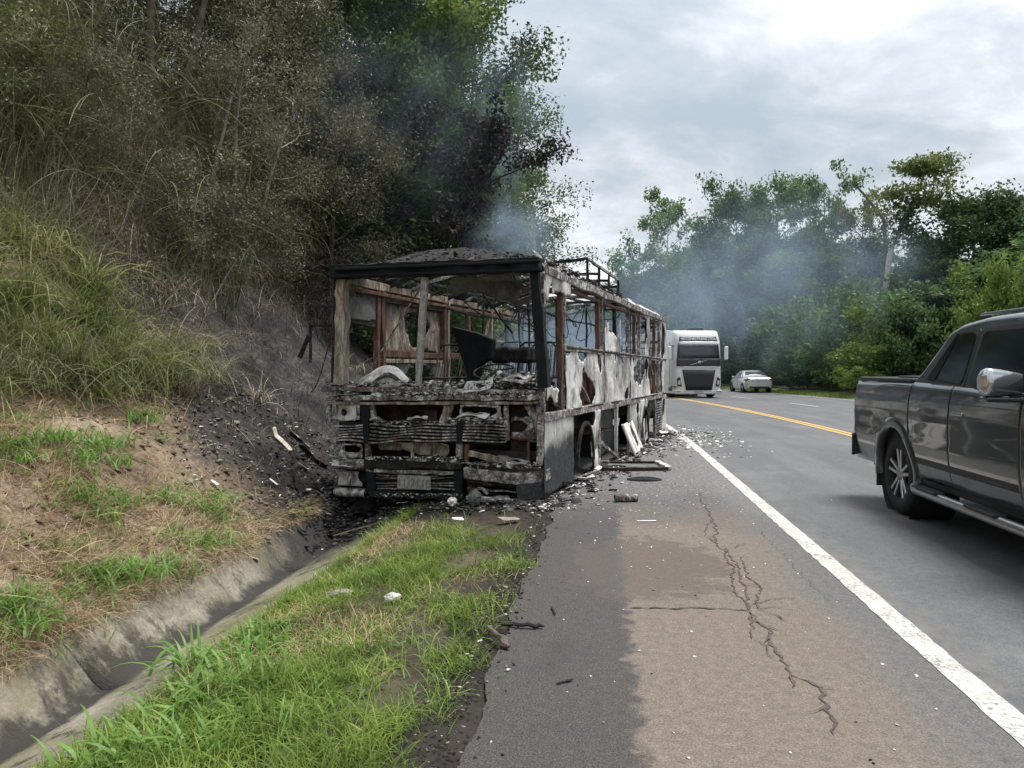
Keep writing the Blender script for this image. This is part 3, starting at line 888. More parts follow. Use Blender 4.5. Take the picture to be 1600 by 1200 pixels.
# wavy grille slats, six of them
for k in range(6):
    y0 = 663.5 + k * 4.9
    mb = MB()
    pts = []
    for i in range(34):
        a = i / 33
        px = 517 + (790 - 517) * a
        wob = 2.4 * math.sin(a * 19 + .6 * k) * max(0.25, 1 - abs(a - .25) * 1.6) + 1.0 * math.sin(a * 7)
        if a < .05: wob += 3 * (1 - a / .05)
        pts.append(FP(px, y0 + wob + a * 1.5, -0.06 - .01 * math.sin(a * 13 + k)))
    for p, q in zip(pts[:-1], pts[1:]):
        mb.bar(p, q, 0.05, 0.017)
    mb.build('grille_slat', M['ashmetal'], bus)
MB().box(-BW + .05, FP(789, 675).x, -0.035, 0.0, FP(650, 691).z, FP(650, 662).z).build('grille_back', M['black'], bus, bevel=.01)
for px in (572, 718): fpost('grille_clip', (px, 693), (px, 660), .07, .03, 'black', -.095, 4, .003)
# right opening: inner box, strut
torn('inner_panel', FP(798, 718, .2), (1, 0, 0), (0, 0, 1), .40, .62, [(.3, .15, .08, .08)], 'inner', .03, .01, .05, seed=15)
fpost('front_post', (792, 688), (791, 633), .05, .05, 'ashmetal', -.01, 5)
part_bar('corner_strut', FP(824, 632, .05), FP(843, 668, .05), .03, .09, 'ashmetal', 4)
fpost('corner_post', (843, 727), (847, 612), .06, .08, 'ashmetal', -.01, 8, .005)
fpost('corner_post', (826, 722), (826, 690), .03, .03, 'rust', .08, 4)
fbar('inner_rail', (790, 684), (842, 684), .025, .05, 'rust', .1, 5)
fbar('inner_rail', (728, 707), (842, 712), .09, .06, 'inner', .16, 6)
# row of openings under the slats
torn('front_panel', FP(513, 716, -.02), (1, 0, 0), (0, 0, 1), .50, .22, [(.34, .13, .13, .045)], 'ashmetal', .014, .01, .05, ragged=(.04, .03, .03, .05), seed=18)
torn('front_panel', FP(584, 707, .12), (1, 0, 0), (0, .5, .85), 1.0, .17, [(.1, .02, .09, .04)], 'paleframe', .02, .008, .04, ragged=(.03, .03, .05, .03), seed=20)
fpost('front_post', (576, 718), (574, 690), .07, .05, 'ashmetal', -.02, 4)
fpost('front_post', (645, 716), (644, 690), .035, .04, 'paleframe', -.01, 4)
fpost('front_post', (718, 728), (719, 690), .07, .06, 'ashmetal', -.03, 5)
fpost('front_post', (730, 724), (730, 692), .05, .05, 'paleframe', .0, 5)
part_bar('loose_bar', FP(733, 708, -.05), FP(793, 722, -.10), .05, .07, 'paleframe', 6, .006)
part_bar('loose_bar', FP(787, 722, -.10), FP(800, 730, -.12), .05, .06, 'ashmetal', 3, .006)
# bumper beam with ash on it
fbar('bumper_beam', (572, 722), (724, 724), .14, .12, 'soot', -.06, 10, .01)
fbar('bumper_beam', (574, 716), (722, 720), .035, .10, 'ashmetal', -.07, 10, .008)
fbar('bumper_beam', (574, 735), (722, 739), .04, .08, 'ashmetal', -.08, 10, .008)
lumps('rail_ash', [FP(brng.uniform(576, 722), 717 + brng.uniform(-3, 2), brng.uniform(-.14, -.02)) for _ in range(380)], 'ash', brng, .004, .017, .7, bus)
P = [[FP(656 + 28 * a, 719 - 9 * a + b * 4, -.12 + .12 * b) for b in (0, .5, 1)] for a in (0, .3, .6, 1)]
MB().grid(P).build('curled_sheet', M['ash'], bus, solid=.006)
# left bumper corner, ash-white, hanging open
def band(name, xs, zlo, zhi, y, mat, nn=12, bulge=0.05, wrap=0.25):
    rows = []
    for i in range(nn + 1):
        a = i / nn
        px = xs[0] + (xs[1] - xs[0]) * a
        back = wrap * max(0, 1 - a / .28) ** 2
        row = []
        for j in range(6):
            b = j / 5
            p = FP(px, zlo[0] + (zlo[1] - zlo[0]) * a + ((zhi[0] + (zhi[1] - zhi[0]) * a) - (zlo[0] + (zlo[1] - zlo[0]) * a)) * b, y)
            p = p + Vector((0, back - bulge * math.sin(math.pi * b) + .008 * math.sin(17 * a + 3 * b), 0))
            row.append(p)
        rows.append(row)
    return MB().grid(rows).build(name, M[mat], bus, solid=.012)
band('bumper_corner', (509, 572), (731, 735), (717, 718), -.06, 'ashmetal')
band('bumper_corner', (513, 572), (776, 778), (762, 763), -.06, 'ashmetal', bulge=.06)
band('lamp_panel', (517, 566), (757, 760), (736, 737), .02, 'side', bulge=-.03)
fpost('lamp_divider', (545, 757), (548, 736), .035, .03, 'ashmetal', -.03, 4)
MB().lathe([(.0, .03), (.07, .03), (.085, 0), (.07, -.02)], FP(569, 744, -.03), 'y', 18).build('lamp_ring', M['black'], bus)
fpost('bumper_bracket', (581, 768), (580, 732), .11, .06, 'black', -.09, 5, .004)
fpost('bumper_bracket', (717, 770), (717, 736), .10, .06, 'black', -.09, 5, .004)
MB().box(FP(586, 750).x, FP(714, 750).x, -.03, .0, FP(650, 768).z, FP(650, 736).z).build('lower_grille_back', M['black'], bus, bevel=.01)
for k in range(6):
    a0 = 741 + k * 4.6; 
    mb = MB(); pts = []
    for i in range(16):
        a = i / 15
        sag = math.sin(math.pi * a) * (3.0 if k < 2 else -1.0) + .7 * math.sin(a * 11 + k * 2)
        pts.append(FP(587 + 126 * a, a0 + sag, -.055))
    for p, q in zip(pts[:-1], pts[1:]): mb.bar(p, q, .03, .012)
    mb.build('grille_slat', M['ashmetal' if k != 2 else 'soot'], bus)
# burnt registration plate
def mk_plate():
    t = NT('burnt_plate')
    c = t.coord()
    n = t.noise(t.mapping(c, (1, 1, .25)), 40, 4, .7); m = t.noise(c, 12, 5, .6)
    col = t.ramp(t.math('ADD', t.math('MULTIPLY', n, .6), t.math('MULTIPLY', m, .4)), [(.33, (.10, .095, .085)), (.5, (.30, .295, .28)), (.66, (.48, .47, .45))])
    return t.done(t.principled(col, .6, .3, .4))
M['plate'] = mk_plate()
p0, p1 = FP(621, 763, -.10), FP(673, 744, -.10)
pl = MB().box(p0.x, p1.x, -.105, -.098, p0.z, p1.z).build('number_plate', M['plate'], bus, bevel=.004)
pc = bpy.data.curves.new('plate_text', 'FONT'); pc.body = '11 7110'; pc.size = .135; pc.extrude = .001; pc.align_x = 'CENTER'; pc.align_y = 'CENTER'
M['platetext'] = plain('burnt_plate_lettering', (.13, .125, .11), .8, var=.6, scale=40)
dg0 = bpy.data.objects.new('plate_characters', pc); COL.objects.link(dg0)
pm = bpy.data.meshes.new_from_object(dg0.evaluated_get(bpy.context.evaluated_depsgraph_get())); bpy.data.objects.remove(dg0)
pm.materials.clear(); pm.materials.append(M['platetext'])
link('plate_characters', pm, pl, ((p0.x + p1.x) / 2, -.107, (p0.z + p1.z) / 2 - .015), (R(90), 0, 0))['kind'] = 'stuff'
fbar('bumper_lip', (580, 771), (722, 777), .06, .10, 'soot', -.07, 12, .01)
lumps('rail_ash', [FP(brng.uniform(585, 722), 774 + brng.uniform(-3, 3), brng.uniform(-.14, -.05)) for _ in range(300)], 'ash', brng, .004, .015, .7, bus)
# right bumper box
def rbox(name, poly_top, poly_bot, mat, **k):
    vs = [tuple(p) for p in poly_bot] + [tuple(p) for p in poly_top]; m = len(poly_bot)
    mb = MB(); fs = [tuple(range(m - 1, -1, -1)), tuple(range(m, 2 * m))] + [(i, (i + 1) % m, m + (i + 1) % m, m + i) for i in range(m)]
    mb.add(vs, fs); return mb.build(name, M[mat], bus, **k)
xL, xR = FP(728, 740).x, .03
zt, zb = FP(800, 734).z, FP(800, 783).z
rbox('bumper_box', [(xL, -.10, zt + .02), (FP(812, 740).x, -.13, zt - .03), (xR, .12, zt), (xR, .30, zt), (xL, .30, zt)],
     [(xL, -.08, zt - .12), (FP(812, 740).x, -.11, zt - .16), (xR, .12, zt - .14), (xR, .30, zt - .14), (xL, .30, zt - .12)], 'ashmetal', bevel=.015)
rbox('bumper_box', [(FP(810, 760).x, -.10, zt - .15), (xR - .01, .11, zt - .13), (xR - .01, .34, zt - .13), (FP(810, 760).x, .34, zt - .15)],
     [(FP(812, 760).x, -.08, zb + .0), (xR - .02, .12, zb + .03), (xR - .02, .34, zb + .03), (FP(812, 760).x, .34, zb)], 'skirt', bevel=.012)
for k in range(4):
    fbar('grille_slat', (731, 750 + k * 6.5), (811, 756 + k * 6.5), .018, .04, 'ashmetal' if k % 2 == 0 else 'soot', -.02 + .03 * k, 9, .008)
torn('front_panel', FP(730, 782, .08), (1, 0, 0), (0, .1, 1), .62, .26, [(.2, .12, .12, .09), (.45, .1, .1, .07)], 'ashmetal', .016, .006, .06, ragged=(.04, .05, .04, .06), seed=93)
torn('inner_panel', FP(796, 690, .12), (1, 0, 0), (0, 0, 1), .34, .30, [(.12, .18, .1, .07)], 'ashmetal', .016, .006, .06, ragged=(.05, .05, .05, .05), seed=94)
fbar('bumper_lip', (730, 776), (812, 784), .05, .08, 'ashmetal', -.06, 8, .01)
fbar('bumper_lip', (732, 752), (810, 760), .03, .06, 'soot', -.03, 8, .01)
MB().tube([FP(738 + 3 * i, 772 - 9 * math.sin(i / 8 * math.pi), -.07) for i in range(9)], .02, 6).build('lamp_ring', M['ashmetal'], bus)
lumps('bumper_ash', [FP(brng.uniform(728, 845), 727 + brng.uniform(-4, 4), brng.uniform(-.12, .15)) for _ in range(360)], 'ash', brng, .004, .017, .6, bus)

for px, py, L, W_, m, sd_ in ((540, 612, .35, .12, 'ashmetal', 1), (612, 613, .5, .14, 'side', 2), (690, 611, .45, .12, 'ashmetal', 3), (742, 608, .4, .16, 'side', 4), (800, 604, .45, .2, 'ashmetal', 5), (530, 602, .3, .1, 'side', 6),
                         (600, 661, .35, .08, 'ashmetal', 7), (655, 662, .3, .07, 'side', 8), (740, 656, .4, .1, 'side', 9), (775, 654, .25, .1, 'ashmetal', 10), (610, 718, .4, .09, 'ashmetal', 12), (690, 720, .3, .08, 'side', 13), (745, 728, .4, .12, 'ashmetal', 14),
                         (800, 724, .45, .12, 'side', 15), (545, 714, .4, .1, 'ashmetal', 16), (760, 783, .35, .1, 'ashmetal', 17), (640, 779, .45, .07, 'side', 18), (540, 734, .3, .08, 'side', 19)):
    q = FP(px, py, -.05)
    torn('crumpled_scrap', (q.x - L / 2, q.y - .06, q.z - .01), (1, brng.uniform(-.15, .15), brng.uniform(-.12, .12)), (brng.uniform(-.2, .2), .85, brng.uniform(-.1, .5)), L, W_ * 1.6, [(L * .6, W_ * .8, L * .16, W_ * .3)], m, .012, .005, .14, ragged=(.05, .05, .02, .05), seed=200 + sd_)
# ---- body sides: cant rails, belt rails, floor rails, pillars
def z_at(f, px, py): return f(px, py).z
for side, x in (('r', 0.0), ('l', -BW)):
    part_bar('cant_rail', (x, 0.05, 2.63), (x, BL, 2.66), .09, .10, 'paleframe' if side == 'l' else 'ashmetal', 22, .008)
    part_bar('cant_rail', (x * .995 - (.03 if side == 'r' else -.03), 0.1, 2.52), (x - (.03 if side == 'r' else -.03), BL, 2.54), .05, .05, 'rust', 18, .006)
    part_bar('floor_rail', (x, 0.05, .95), (x, BL, .90), .07, .11, 'ashmetal', 20, .006)
    part_bar('floor_rail', (x + (.02 if side == 'r' else -.02), 0.1, .985), (x + (.02 if side == 'r' else -.02), BL, .93), .03, .03, 'soot', 20, .003)
part_bar('belt_rail', (.005, .95, 1.77), (.005, BL, 1.72), .05, .075, 'ashmetal', 24, .007)
part_bar('belt_rail', (.03, 1.0, 1.775), (.03, BL, 1.725), .015, .03, 'soot', 24, .003)
part_bar('belt_rail', (-BW, 1.1, 1.72), (-BW, BL, 1.72), .05, .09, 'rust', 16, .005)
part_bar('belt_rail', (-BW + .01, 1.1, 1.62), (-BW + .01, 3.3, 1.62), .05, .05, 'paleframe', 6, .005)

right_posts = [(.93, 'rust'), (1.05, 'ashmetal'), (3.05, 'rust'), (3.22, 'ashmetal'), (4.3, 'soot'), (5.5, 'ashmetal'), (6.15, 'rust'), (6.75, 'ashmetal'), (7.7, 'soot'), (8.6, 'rust'), (9.4, 'ashmetal'), (BL - .05, 'paleframe')]
for y, m in right_posts:
    part_bar('side_pillar', (-.03, y, .95), (-.03, y + brng.uniform(-.04, .04), 2.6), .065, .065, m, 10, .008, (1, 0, 0))
left_posts = [(.06, 'paleframe'), (1.0, 'rust'), (1.14, 'rust'), (3.22, 'rust'), (3.36, 'paleframe'), (4.25, 'rust'), (5.4, 'paleframe'), (6.35, 'soot'), (7.4, 'paleframe'), (8.5, 'soot'), (9.4, 'ashmetal'), (BL - .05, 'ashmetal')]
for y, m in left_posts:
    part_bar('side_pillar', (-BW + .01, y, .3), (-BW + .01, y + brng.uniform(-.03, .03), 2.6), .085, .075, m, 10, .006, (1, 0, 0))
for y0, y1, z0, z1, m in ((1.2, 1.55, 1.68, 1.0, 'rust'), (2.8, 3.2, 1.0, 1.66, 'rust'), (4.3, 4.9, 2.5, 1.75, 'soot'), (5.0, 5.4, 1.75, 2.5, 'paleframe'), (6.4, 7.3, 2.5, 1.75, 'soot'), (7.5, 8.4, 1.75, 2.5, 'ashmetal')):
    part_bar('side_brace', (-BW, y0, z0), (-BW, y1, z1), .045, .04, m, 6, .006, (1, 0, 0))
part_bar('window_bar', (-BW, .1, 2.12), (-BW, 1.0, 2.10), .05, .06, 'soot', 5, .006)
part_bar('window_bar', (-BW, 1.15, 2.46), (-BW, 3.25, 2.46), .06, .05, 'rust', 8, .006)
for y0 in (4.3, 5.5, 6.5, 7.5): part_bar('window_bar', (-BW, y0, 2.05), (-BW, y0 + .85, 2.05), .03, .035, 'ashmetal', 5, .005)
# remains of the linings and panes in the left wall
torn('door_panel', (-BW + .03, .12, 2.14), (0, 1, 0), (0, 0, 1), .86, .40, [(.3, .38, .3, .06)], 'greypanel', .02, .005, .03, ragged=(.02, .03, .02, .12), seed=22)
torn('window_remains', (-BW - .02, 1.22, 1.76), (0, 1, 0), (0, 0, 1), 1.98, .72, [(1.1, .40, .52, .30)], 'paleframe', .022, .006, .05, ragged=(.03, .03, .03, .03), seed=25)
torn('wall_panel', (-BW + .02, 1.2, .55), (0, 1, 0), (0, 0, 1), 2.0, 1.06, [(1.2, .8, .5, .2)], 'greypanel', .03, .006, .05, ragged=(.1, .1, .1, .1), seed=26)
torn('wall_panel', (-BW + .02, 3.4, 1.0), (0, 1, 0), (0, 0, 1), 6.7, .70, [(1.1, .5, .8, .3), (3.3, .3, .6, .3), (5.2, .4, .5, .25)], 'ashmetal', .035, .006, .05, ragged=(.1, .1, .05, .2), seed=27)
torn('wall_panel', (-BW - .02, 0.1, -.1), (0, 1, 0), (0, 0, 1), 10.0, 1.0, [(2, .3, .5, .5), (8, .3, .5, .5)], 'soot', .06, .006, .05, ragged=(.1, .1, .1, .05), seed=28)

# ---- roof: bows, stringers, tatters of skin
def roof_z(x): return 2.66 + .27 * (1 - ((x + BW / 2) / (BW / 2)) ** 2)
for k in range(14):
    y = 1.35 + k * .67
    mb = MB(); pts = []
    sag = brng.uniform(-.05, .03)
    for i in range(13):
        x = -BW * i / 12
        pts.append(Vector((x, y + .02 * math.sin(i), roof_z(x) + sag * math.sin(math.pi * i / 12) - .01)))
    for p, q in zip(pts[:-1], pts[1:]): mb.bar(p, q + (q - p) * .02, .045, .05, (0, 0, 1), 1)
    mb.build('roof_bow', M[['soot', 'ashmetal', 'inner'][k % 3]], bus)
for x in (-.35, -.85, -BW / 2, -1.8, -2.3):
    part_bar('roof_stringer', (x, 1.2, roof_z(x) - .03), (x, BL - .05, roof_z(x) - .03), .04, .04, 'soot' if x != -.85 else 'ashmetal', 22, .014)
part_bar('grab_rail', (-.75, .9, 2.36), (-.75, 8.5, 2.30), .03, .03, 'soot', 16, .02)
part_bar('grab_rail', (-1.9, 1.6, 2.36), (-1.9, 9.0, 2.32), .03, .03, 'soot', 16, .02)
for y, x in ((1.9, -.75), (3.4, -.75), (5.2, -.75), (3.0, -1.9), (5.0, -1.9), (6.8, -1.9)):
    part_bar('hand_pole', (x, y, .95), (x + brng.uniform(-.05, .05), y, 2.6), .03, .03, 'soot', 8, .01, (1, 0, 0))
# luggage shelf remains along both sides
torn('parcel_shelf', (-.08, 1.3, 2.45), (0, 1, 0), (-1, 0, -.12), 8.3, .42, [(1.2, .2, .5, .2), (2.8, .25, .5, .3), (4.6, .2, .6, .2), (6.4, .2, .5, .25)], 'soot', .035, .01, .06, ragged=(.1, .1, .05, .25), seed=31)
torn('parcel_shelf', (-BW + .08, 2.2, 2.42), (0, 1, 0), (1, 0, -.12), 7.5, .36, [(1.0, .2, .5, .3), (3.1, .2, .8, .2), (5.5, .2, .6, .2)], 'greypanel', .035, .01, .06, ragged=(.1, .1, .05, .25), seed=32)
# roof edge on the right: torn coving, dark at the front, pale further back
def cov(A, B): return -.10 * (B / .34) ** 2
torn('roof_edge', (.03, .02, 2.60), (0, 1, 0), (-.35, 0, .94), 3.3, .36, [(1.9, .2, .35, .1), (2.7, .26, .4, .1)], 'ashmetal', .022, .02, .06, ragged=(0, .05, .03, .16), seed=33, curve=cov)
torn('roof_edge', (.03, 3.4, 2.60), (0, 1, 0), (-.45, 0, .9), 6.75, .34, [(.2, .2, .3, .14), (2.1, .24, .3, .1), (3.6, .28, .3, .08)], 'side', .022, .01, .05, ragged=(.1, .03, .03, .1), seed=34, curve=cov)
torn('roof_skin', (-.22, 1.6, 2.80), (0, 1, 0), (-1, 0, .14), 3.4, .5, [(.7, .3, .4, .22), (1.8, .3, .5, .2), (2.8, .25, .4, .2)], 'inner', .035, .01, .08, ragged=(.1, .2, .05, .3), seed=36)
torn('roof_edge', (-BW - .02, .05, 2.62), (0, 1, 0), (.5, 0, .86), 10.0, .30, [(3, .2, .6, .1), (6, .2, .7, .1)], 'soot', .03, .01, .06, ragged=(0, .05, .03, .14), seed=38)
lumps('roof_ash', [(-brng.uniform(.1, 2.3), brng.uniform(-.05, 1.3), 0) for _ in range(0)] + [Vector((-x_, y_, 2.72 + .05 + .22 * (1 - ((x_ - 1.33) / 1.33) ** 2) * min(1, (y_ + .1) / .5))) for x_, y_ in ((brng.uniform(.05, 2.55), brng.uniform(-.08, .85)) for _ in range(520))], 'ashdark', brng, .004, .018, .35, bus)
lumps('roof_ash', [Vector((-brng.uniform(0, .16), brng.uniform(.1, 5), 2.74 + brng.uniform(-.04, .07))) for _ in range(700)], 'ashdark', brng, .006, .024, .6, bus)
# open frame standing on the roof
fr = empty('roof_rack', (0, 0, 0)); fr.parent = bus
A_ = _hit(918, 404, 0, -.30); B_ = _hit(966, 438, 0, -.30)
zr = A_.z
ys_ = [A_.y, A_.y + (B_.y - A_.y) * .33, A_.y + (B_.y - A_.y) * .66, B_.y]
zs_ = [A_.z, A_.z + (B_.z - A_.z) * .33, A_.z + (B_.z - A_.z) * .66, B_.z]
MB().bar((-.30, ys_[0], zs_[0]), (-.30, ys_[3], zs_[3]), .035, .04, n=10, jit=.008, rng=brng).build('rack_rail', M['ashmetal'], fr)
MB().bar((-1.0, ys_[0] - .05, zs_[0] - .07), (-1.0, ys_[3], zs_[3] - .1), .035, .04, n=10, jit=.012, rng=brng).build('rack_rail', M['soot'], fr)
for k in range(4):
    MB().bar((-1.0, ys_[k] - .03, zs_[k] - (.06 if k in (0,) else .12)), (-.30, ys_[k], zs_[k] - (0 if k == 0 else .12)), .04, .04, n=5, jit=.006, rng=brng).build('rack_rail', M['soot'], fr)
    for x in (-1.0, -.30):
        MB().bar((x, ys_[k], roof_z(x) - .06), (x, ys_[k], zs_[k] - (0 if x > -.5 else .08)), .038, .038, (1, 0, 0), 4, .006, brng).build('rack_post', M['soot'], fr)

# ---- right side sheets (a: metres rearward, b: metres up)
S = (0, 1, 0); U = (0, 0, 1)
def side(name, y0, y1, z0, z1, holes, mat='side', ragged=(0, 0, 0, 0), seed=0, x=.018, wav=.045, res=.022, thick=.006):
    return torn(name, (x, y0, z0), S, U, y1 - y0, z1 - z0, [(a - y0, b - z0, ra, rb) for a, b, ra, rb in holes], mat, res, thick, wav, ragged=ragged, seed=seed)
part_bar('driver_window_pillar', (-.02, .06, .98), (-.02, .05, 2.60), .10, .09, 'ashmetal', 10, .005, (1, 0, 0))
side('side_panel', .10, .90, .98, 1.36, [(.30, 1.10, .22, .085), (.75, 1.12, .13, .13), (.5, 1.06, .2, .05)], ragged=(0, 0, 0, .12), seed=41)
side('side_panel', .02, .40, 2.05, 2.62, [(.42, 2.2, .2, .3)], ragged=(.02, .1, .3, 0), seed=42)
side('side_panel', .35, 1.25, 2.34, 2.63, [(.6, 2.34, .2, .06)], ragged=(.05, .1, .12, 0), seed=43)
side('side_panel', 1.0, 3.22, .98, 1.78, [(2.15, 1.16, .40, .24), (2.95, 1.58, .11, .18), (1.85, 1.70, .30, .10), (2.0, 1.42, .18, .14), (1.05, 1.74, .2, .08)], ragged=(.02, 0, 0, .02), seed=44)
MB().box(-.10, -.08, 1.5, 3.0, .98, 1.45).build('inner_panel', M['rust'], bus)
part_bar('side_brace', (-.05, 1.75, 1.42), (-.05, 2.55, 1.0), .03, .06, 'paleframe', 5, .005, (1, 0, 0))
side('side_panel', 3.26, 5.46, .96, 1.76, [(5.2, 1.08, .16, .12), (4.1, 1.74, .10, .12), (4.75, 1.74, .09, .14)], seed=45)
side('side_panel', 3.26, 5.46, 1.77, 2.62, [(4.0, 2.42, .75, .36), (4.75, 2.25, .22, .45), (3.5, 2.5, .4, .35)], ragged=(0, 0, 0, .05), seed=46)
side('side_panel', 5.50, 7.72, .95, 1.75, [(6.45, 1.42, .45, .27), (6.9, 1.6, .4, .2), (5.9, 1.7, .1, .1), (7.4, 1.5, .2, .2)], seed=47)
side('side_panel', 5.50, 7.72, 1.76, 2.62, [(6.05, 2.25, .28, .45), (6.9, 2.2, .38, .48), (6.4, 2.0, .4, .2)], seed=48)
side('side_panel', 7.76, 10.15, .94, 1.75, [(8.3, 1.35, .42, .42), (9.3, 1.3, .4, .42), (8.9, 1.7, .3, .12)], ragged=(0, 0, 0, 0), seed=49)
side('side_panel', 7.76, 10.15, 1.76, 2.62, [(8.25, 2.25, .3, .45), (9.1, 2.2, .35, .5), (9.75, 2.15, .25, .45)], seed=50)
for y in (3.24, 5.48, 7.74): part_bar('panel_seam', (.026, y, .96), (.026, y, 2.55), .03, .014, 'soot', 8, .002, (1, 0, 0), bevel=0)
MB().box(-.14, -.12, 8.0, 9.9, .96, 1.4).build('inner_panel', M['paleframe'], bus)
part_bar('side_brace', (-.05, 8.2, 1.6), (-.05, 9.2, 1.0), .04, .05, 'paleframe', 5, .006, (1, 0, 0))
# skirts and compartments below the floor rail
side('skirt_panel', .06, 1.42, .02, .92, [(1.52, .52, .14, .28), (1.45, .1, .06, .2)], 'skirt', ragged=(0, .05, .03, 0), seed=51, wav=.012)
side('skirt_panel', 1.40, 3.0, .0, .90, [(2.05, .25, .47, .52), (1.72, .80, .22, .10), (2.5, .80, .16, .10), (1.5, .3, .10, .3)], 'side', ragged=(.02, .02, .05, 0), seed=52)
mb = MB()
for k in range(19):
    a = math.pi * k / 18; b = math.pi * (k + 1) / 18
    if k < 18: mb.bar((.03, 2.05 - .47 * math.cos(a), .2 + .56 * math.sin(a)), (.03, 2.05 - .47 * math.cos(b), .2 + .56 * math.sin(b)), .05, .035, (1, 0, 0))
mb.build('wheel_arch', M['soot'], bus)
torn('arch_liner', (-.35, 1.6, -.05), S, U, 1.2, .95, [], 'greypanel', .05, .006, .03, seed=53)
part_bar('skirt_post', (.0, 2.72, .0), (.0, 2.72, .92), .10, .05, 'rust', 6, .006, (1, 0, 0))
part_bar('skirt_post', (.0, 2.98, .02), (.0, 2.98, .92), .12, .05, 'ashmetal', 6, .006, (1, 0, 0))
part_bar('skirt_post', (.0, 4.30, .02), (.0, 4.30, .92), .07, .06, 'side', 6, .004, (1, 0, 0))
MB().box(-.75, -.72, 3.0, 6.0, .02, .92).build('locker_wall', M['greypanel'], bus)
MB().box(-.78, -.74, 2.9, 4.4, .10, .90).build('locker_wall', M['inner'], bus)
part_bar('locker_shelf', (-.35, 3.0, .50), (-.35, 4.3, .50), .6, .03, 'inner', 5, .005)
part_bar('locker_brace', (-.05, 3.1, .42), (.02, 4.25, .06), .05, .05, 'ashmetal', 6, .008)
side('skirt_panel', 4.42, 5.5, .04, .90, [], 'greypanel', ragged=(0, 0, .02, 0), seed=54, x=-.30)
side('skirt_panel', 5.5, 6.6, .04, .91, [(6.25, .3, .18, .3), (6.3, .75, .12, .12)], 'side', ragged=(0, .05, .04, 0), seed=55)
for y, m in ((5.5, 'side'), (6.6, 'ashmetal'), (7.55, 'soot'), (8.55, 'ashmetal'), (BL - .06, 'side')):
    part_bar('skirt_post', (.0, y, .0), (.0, y, .90), .09, .06, m, 6, .006, (1, 0, 0))
part_bar('skirt_brace', (.0, 6.65, .85), (.0, 7.3, .05), .07, .04, 'side', 5, .008, (1, 0, 0))
side('skirt_panel', 6.62, 7.6, .05, .90, [(7.1, .28, .36, .48)], 'side', ragged=(.02, .05, .05, 0), seed=56)
mb = MB()
for k in range(18):
    a = math.pi * k / 18; b = math.pi * (k + 1) / 18
    mb.bar((.03, 7.12 - .42 * math.cos(a), .15 + .58 * math.sin(a)), (.03, 7.12 - .42 * math.cos(b), .15 + .58 * math.sin(b)), .05, .035, (1, 0, 0))
mb.build('wheel_arch', M['soot'], bus)
mb = MB()
for k in range(13): mb.bar((.03, 8.62, .10 + k * .055), (.03, 9.5, .10 + k * .055), .012, .016)
for k in range(9): mb.bar((.026, 8.66 + k * .10, .08), (.026, 8.66 + k * .10, .80), .012, .014, (1, 0, 0))
o = mb.build('vent_mesh', M['ashmetal'], bus); o['kind'] = 'stuff'
side('skirt_panel', 9.5, 10.15, .05, .90, [(9.8, .6, .16, .25)], 'side', ragged=(.05, .02, .08, 0), seed=57)
side('skirt_panel', 7.6, 8.6, .35, .90, [(8.1, .45, .3, .2)], 'soot', ragged=(.02, .05, .1, 0), seed=58)

# ---- chassis, floor, rims
for x in (-.85, -1.85): part_bar('chassis_rail', (x, .3, .48), (x, BL - .1, .52), .09, .20, 'black', 8, .004)
for y in (2.05, 7.1): part_bar('axle', (-.3, y, .30), (-BW + .3, y, .28), .12, .12, 'black', 4, .004)
torn('floor', (-.04, .5, .94), S, (-1, 0, 0), 9.6, BW - .1, [(3, 1, .4, .3), (6, 1.6, .5, .4)], 'soot', .08, .02, .05, seed=60)
for x, y, z in ((-.28, 2.05, .27), (-BW + .28, 2.05, .05), (-.32, 7.1, .27), (-BW + .32, 7.1, .22)):
    rim = MB().lathe([(.06, -.05), (.16, -.03), (.20, .05), (.27, .06), (.28, .11), (.30, .11), (.29, -.13), (.06, -.13)], (x, y, z), 'x', 24).build('burnt_rim', M['soot'], bus)
# ---- rear frame
for x in (-.06, -.9, -1.75, -BW + .06): part_bar('rear_pillar', (x, BL, .3), (x, BL, 2.62), .08, .07, 'ashmetal', 8, .006, (0, 1, 0))
for z, m in ((2.62, 'ashmetal'), (1.65, 'side'), (2.15, 'ashmetal'), (.95, 'rust'), (.35, 'soot')): part_bar('rear_rail', (-.02, BL, z), (-BW + .02, BL, z), .06, .07, m, 10, .008)
torn('rear_panel', (-.05, BL + .02, .35), (-1, 0, 0), U, BW - .1, 1.3, [(.8, .8, .4, .35), (1.8, .5, .4, .3)], 'ashmetal', .04, .006, .05, seed=61)
# ---- inside: dashboard housing, wheel, seats, engine cover
P = [FP(704, 510, 1.0), FP(744, 520, 1.0), FP(768, 530, 1.0), FP(766, 560, 1.0), FP(745, 572, 1.0), FP(744, 612, .9), FP(728, 612, .9), FP(729, 585, 1.0)]
m8 = len(P)
mb = MB(); mb.add(P + [p + Vector((0.03, .10, 0)) for p in P], [tuple(range(m8)), tuple(range(2 * m8 - 1, m8 - 1, -1))] + [(i, (i + 1) % m8, m8 + (i + 1) % m8, m8 + i) for i in range(m8)])
mb.build('driver_partition', M['black'], bus, bevel=.01)
MB().bar(FP(776, 556, 1.5), FP(832, 553, 1.5), .5, .20, n=3, jit=.02, rng=brng).build('engine_cover', M['soot'], bus, bevel=.04)
c = FP(772, 580, .75)
th = [2 * math.pi * k / 28 for k in range(29)]
MB().tube([c + Vector((.26 * math.cos(t), .22 * math.sin(t), .09 * math.sin(t))) for t in th], .012, 6, cap=False).build('steering_wheel', M['soot'], bus)
MB().bar(c, c + Vector((0, -.18, -.45)), .05, .05, (1, 0, 0)).build('steering_column', M['soot'], bus)
sw = MB()
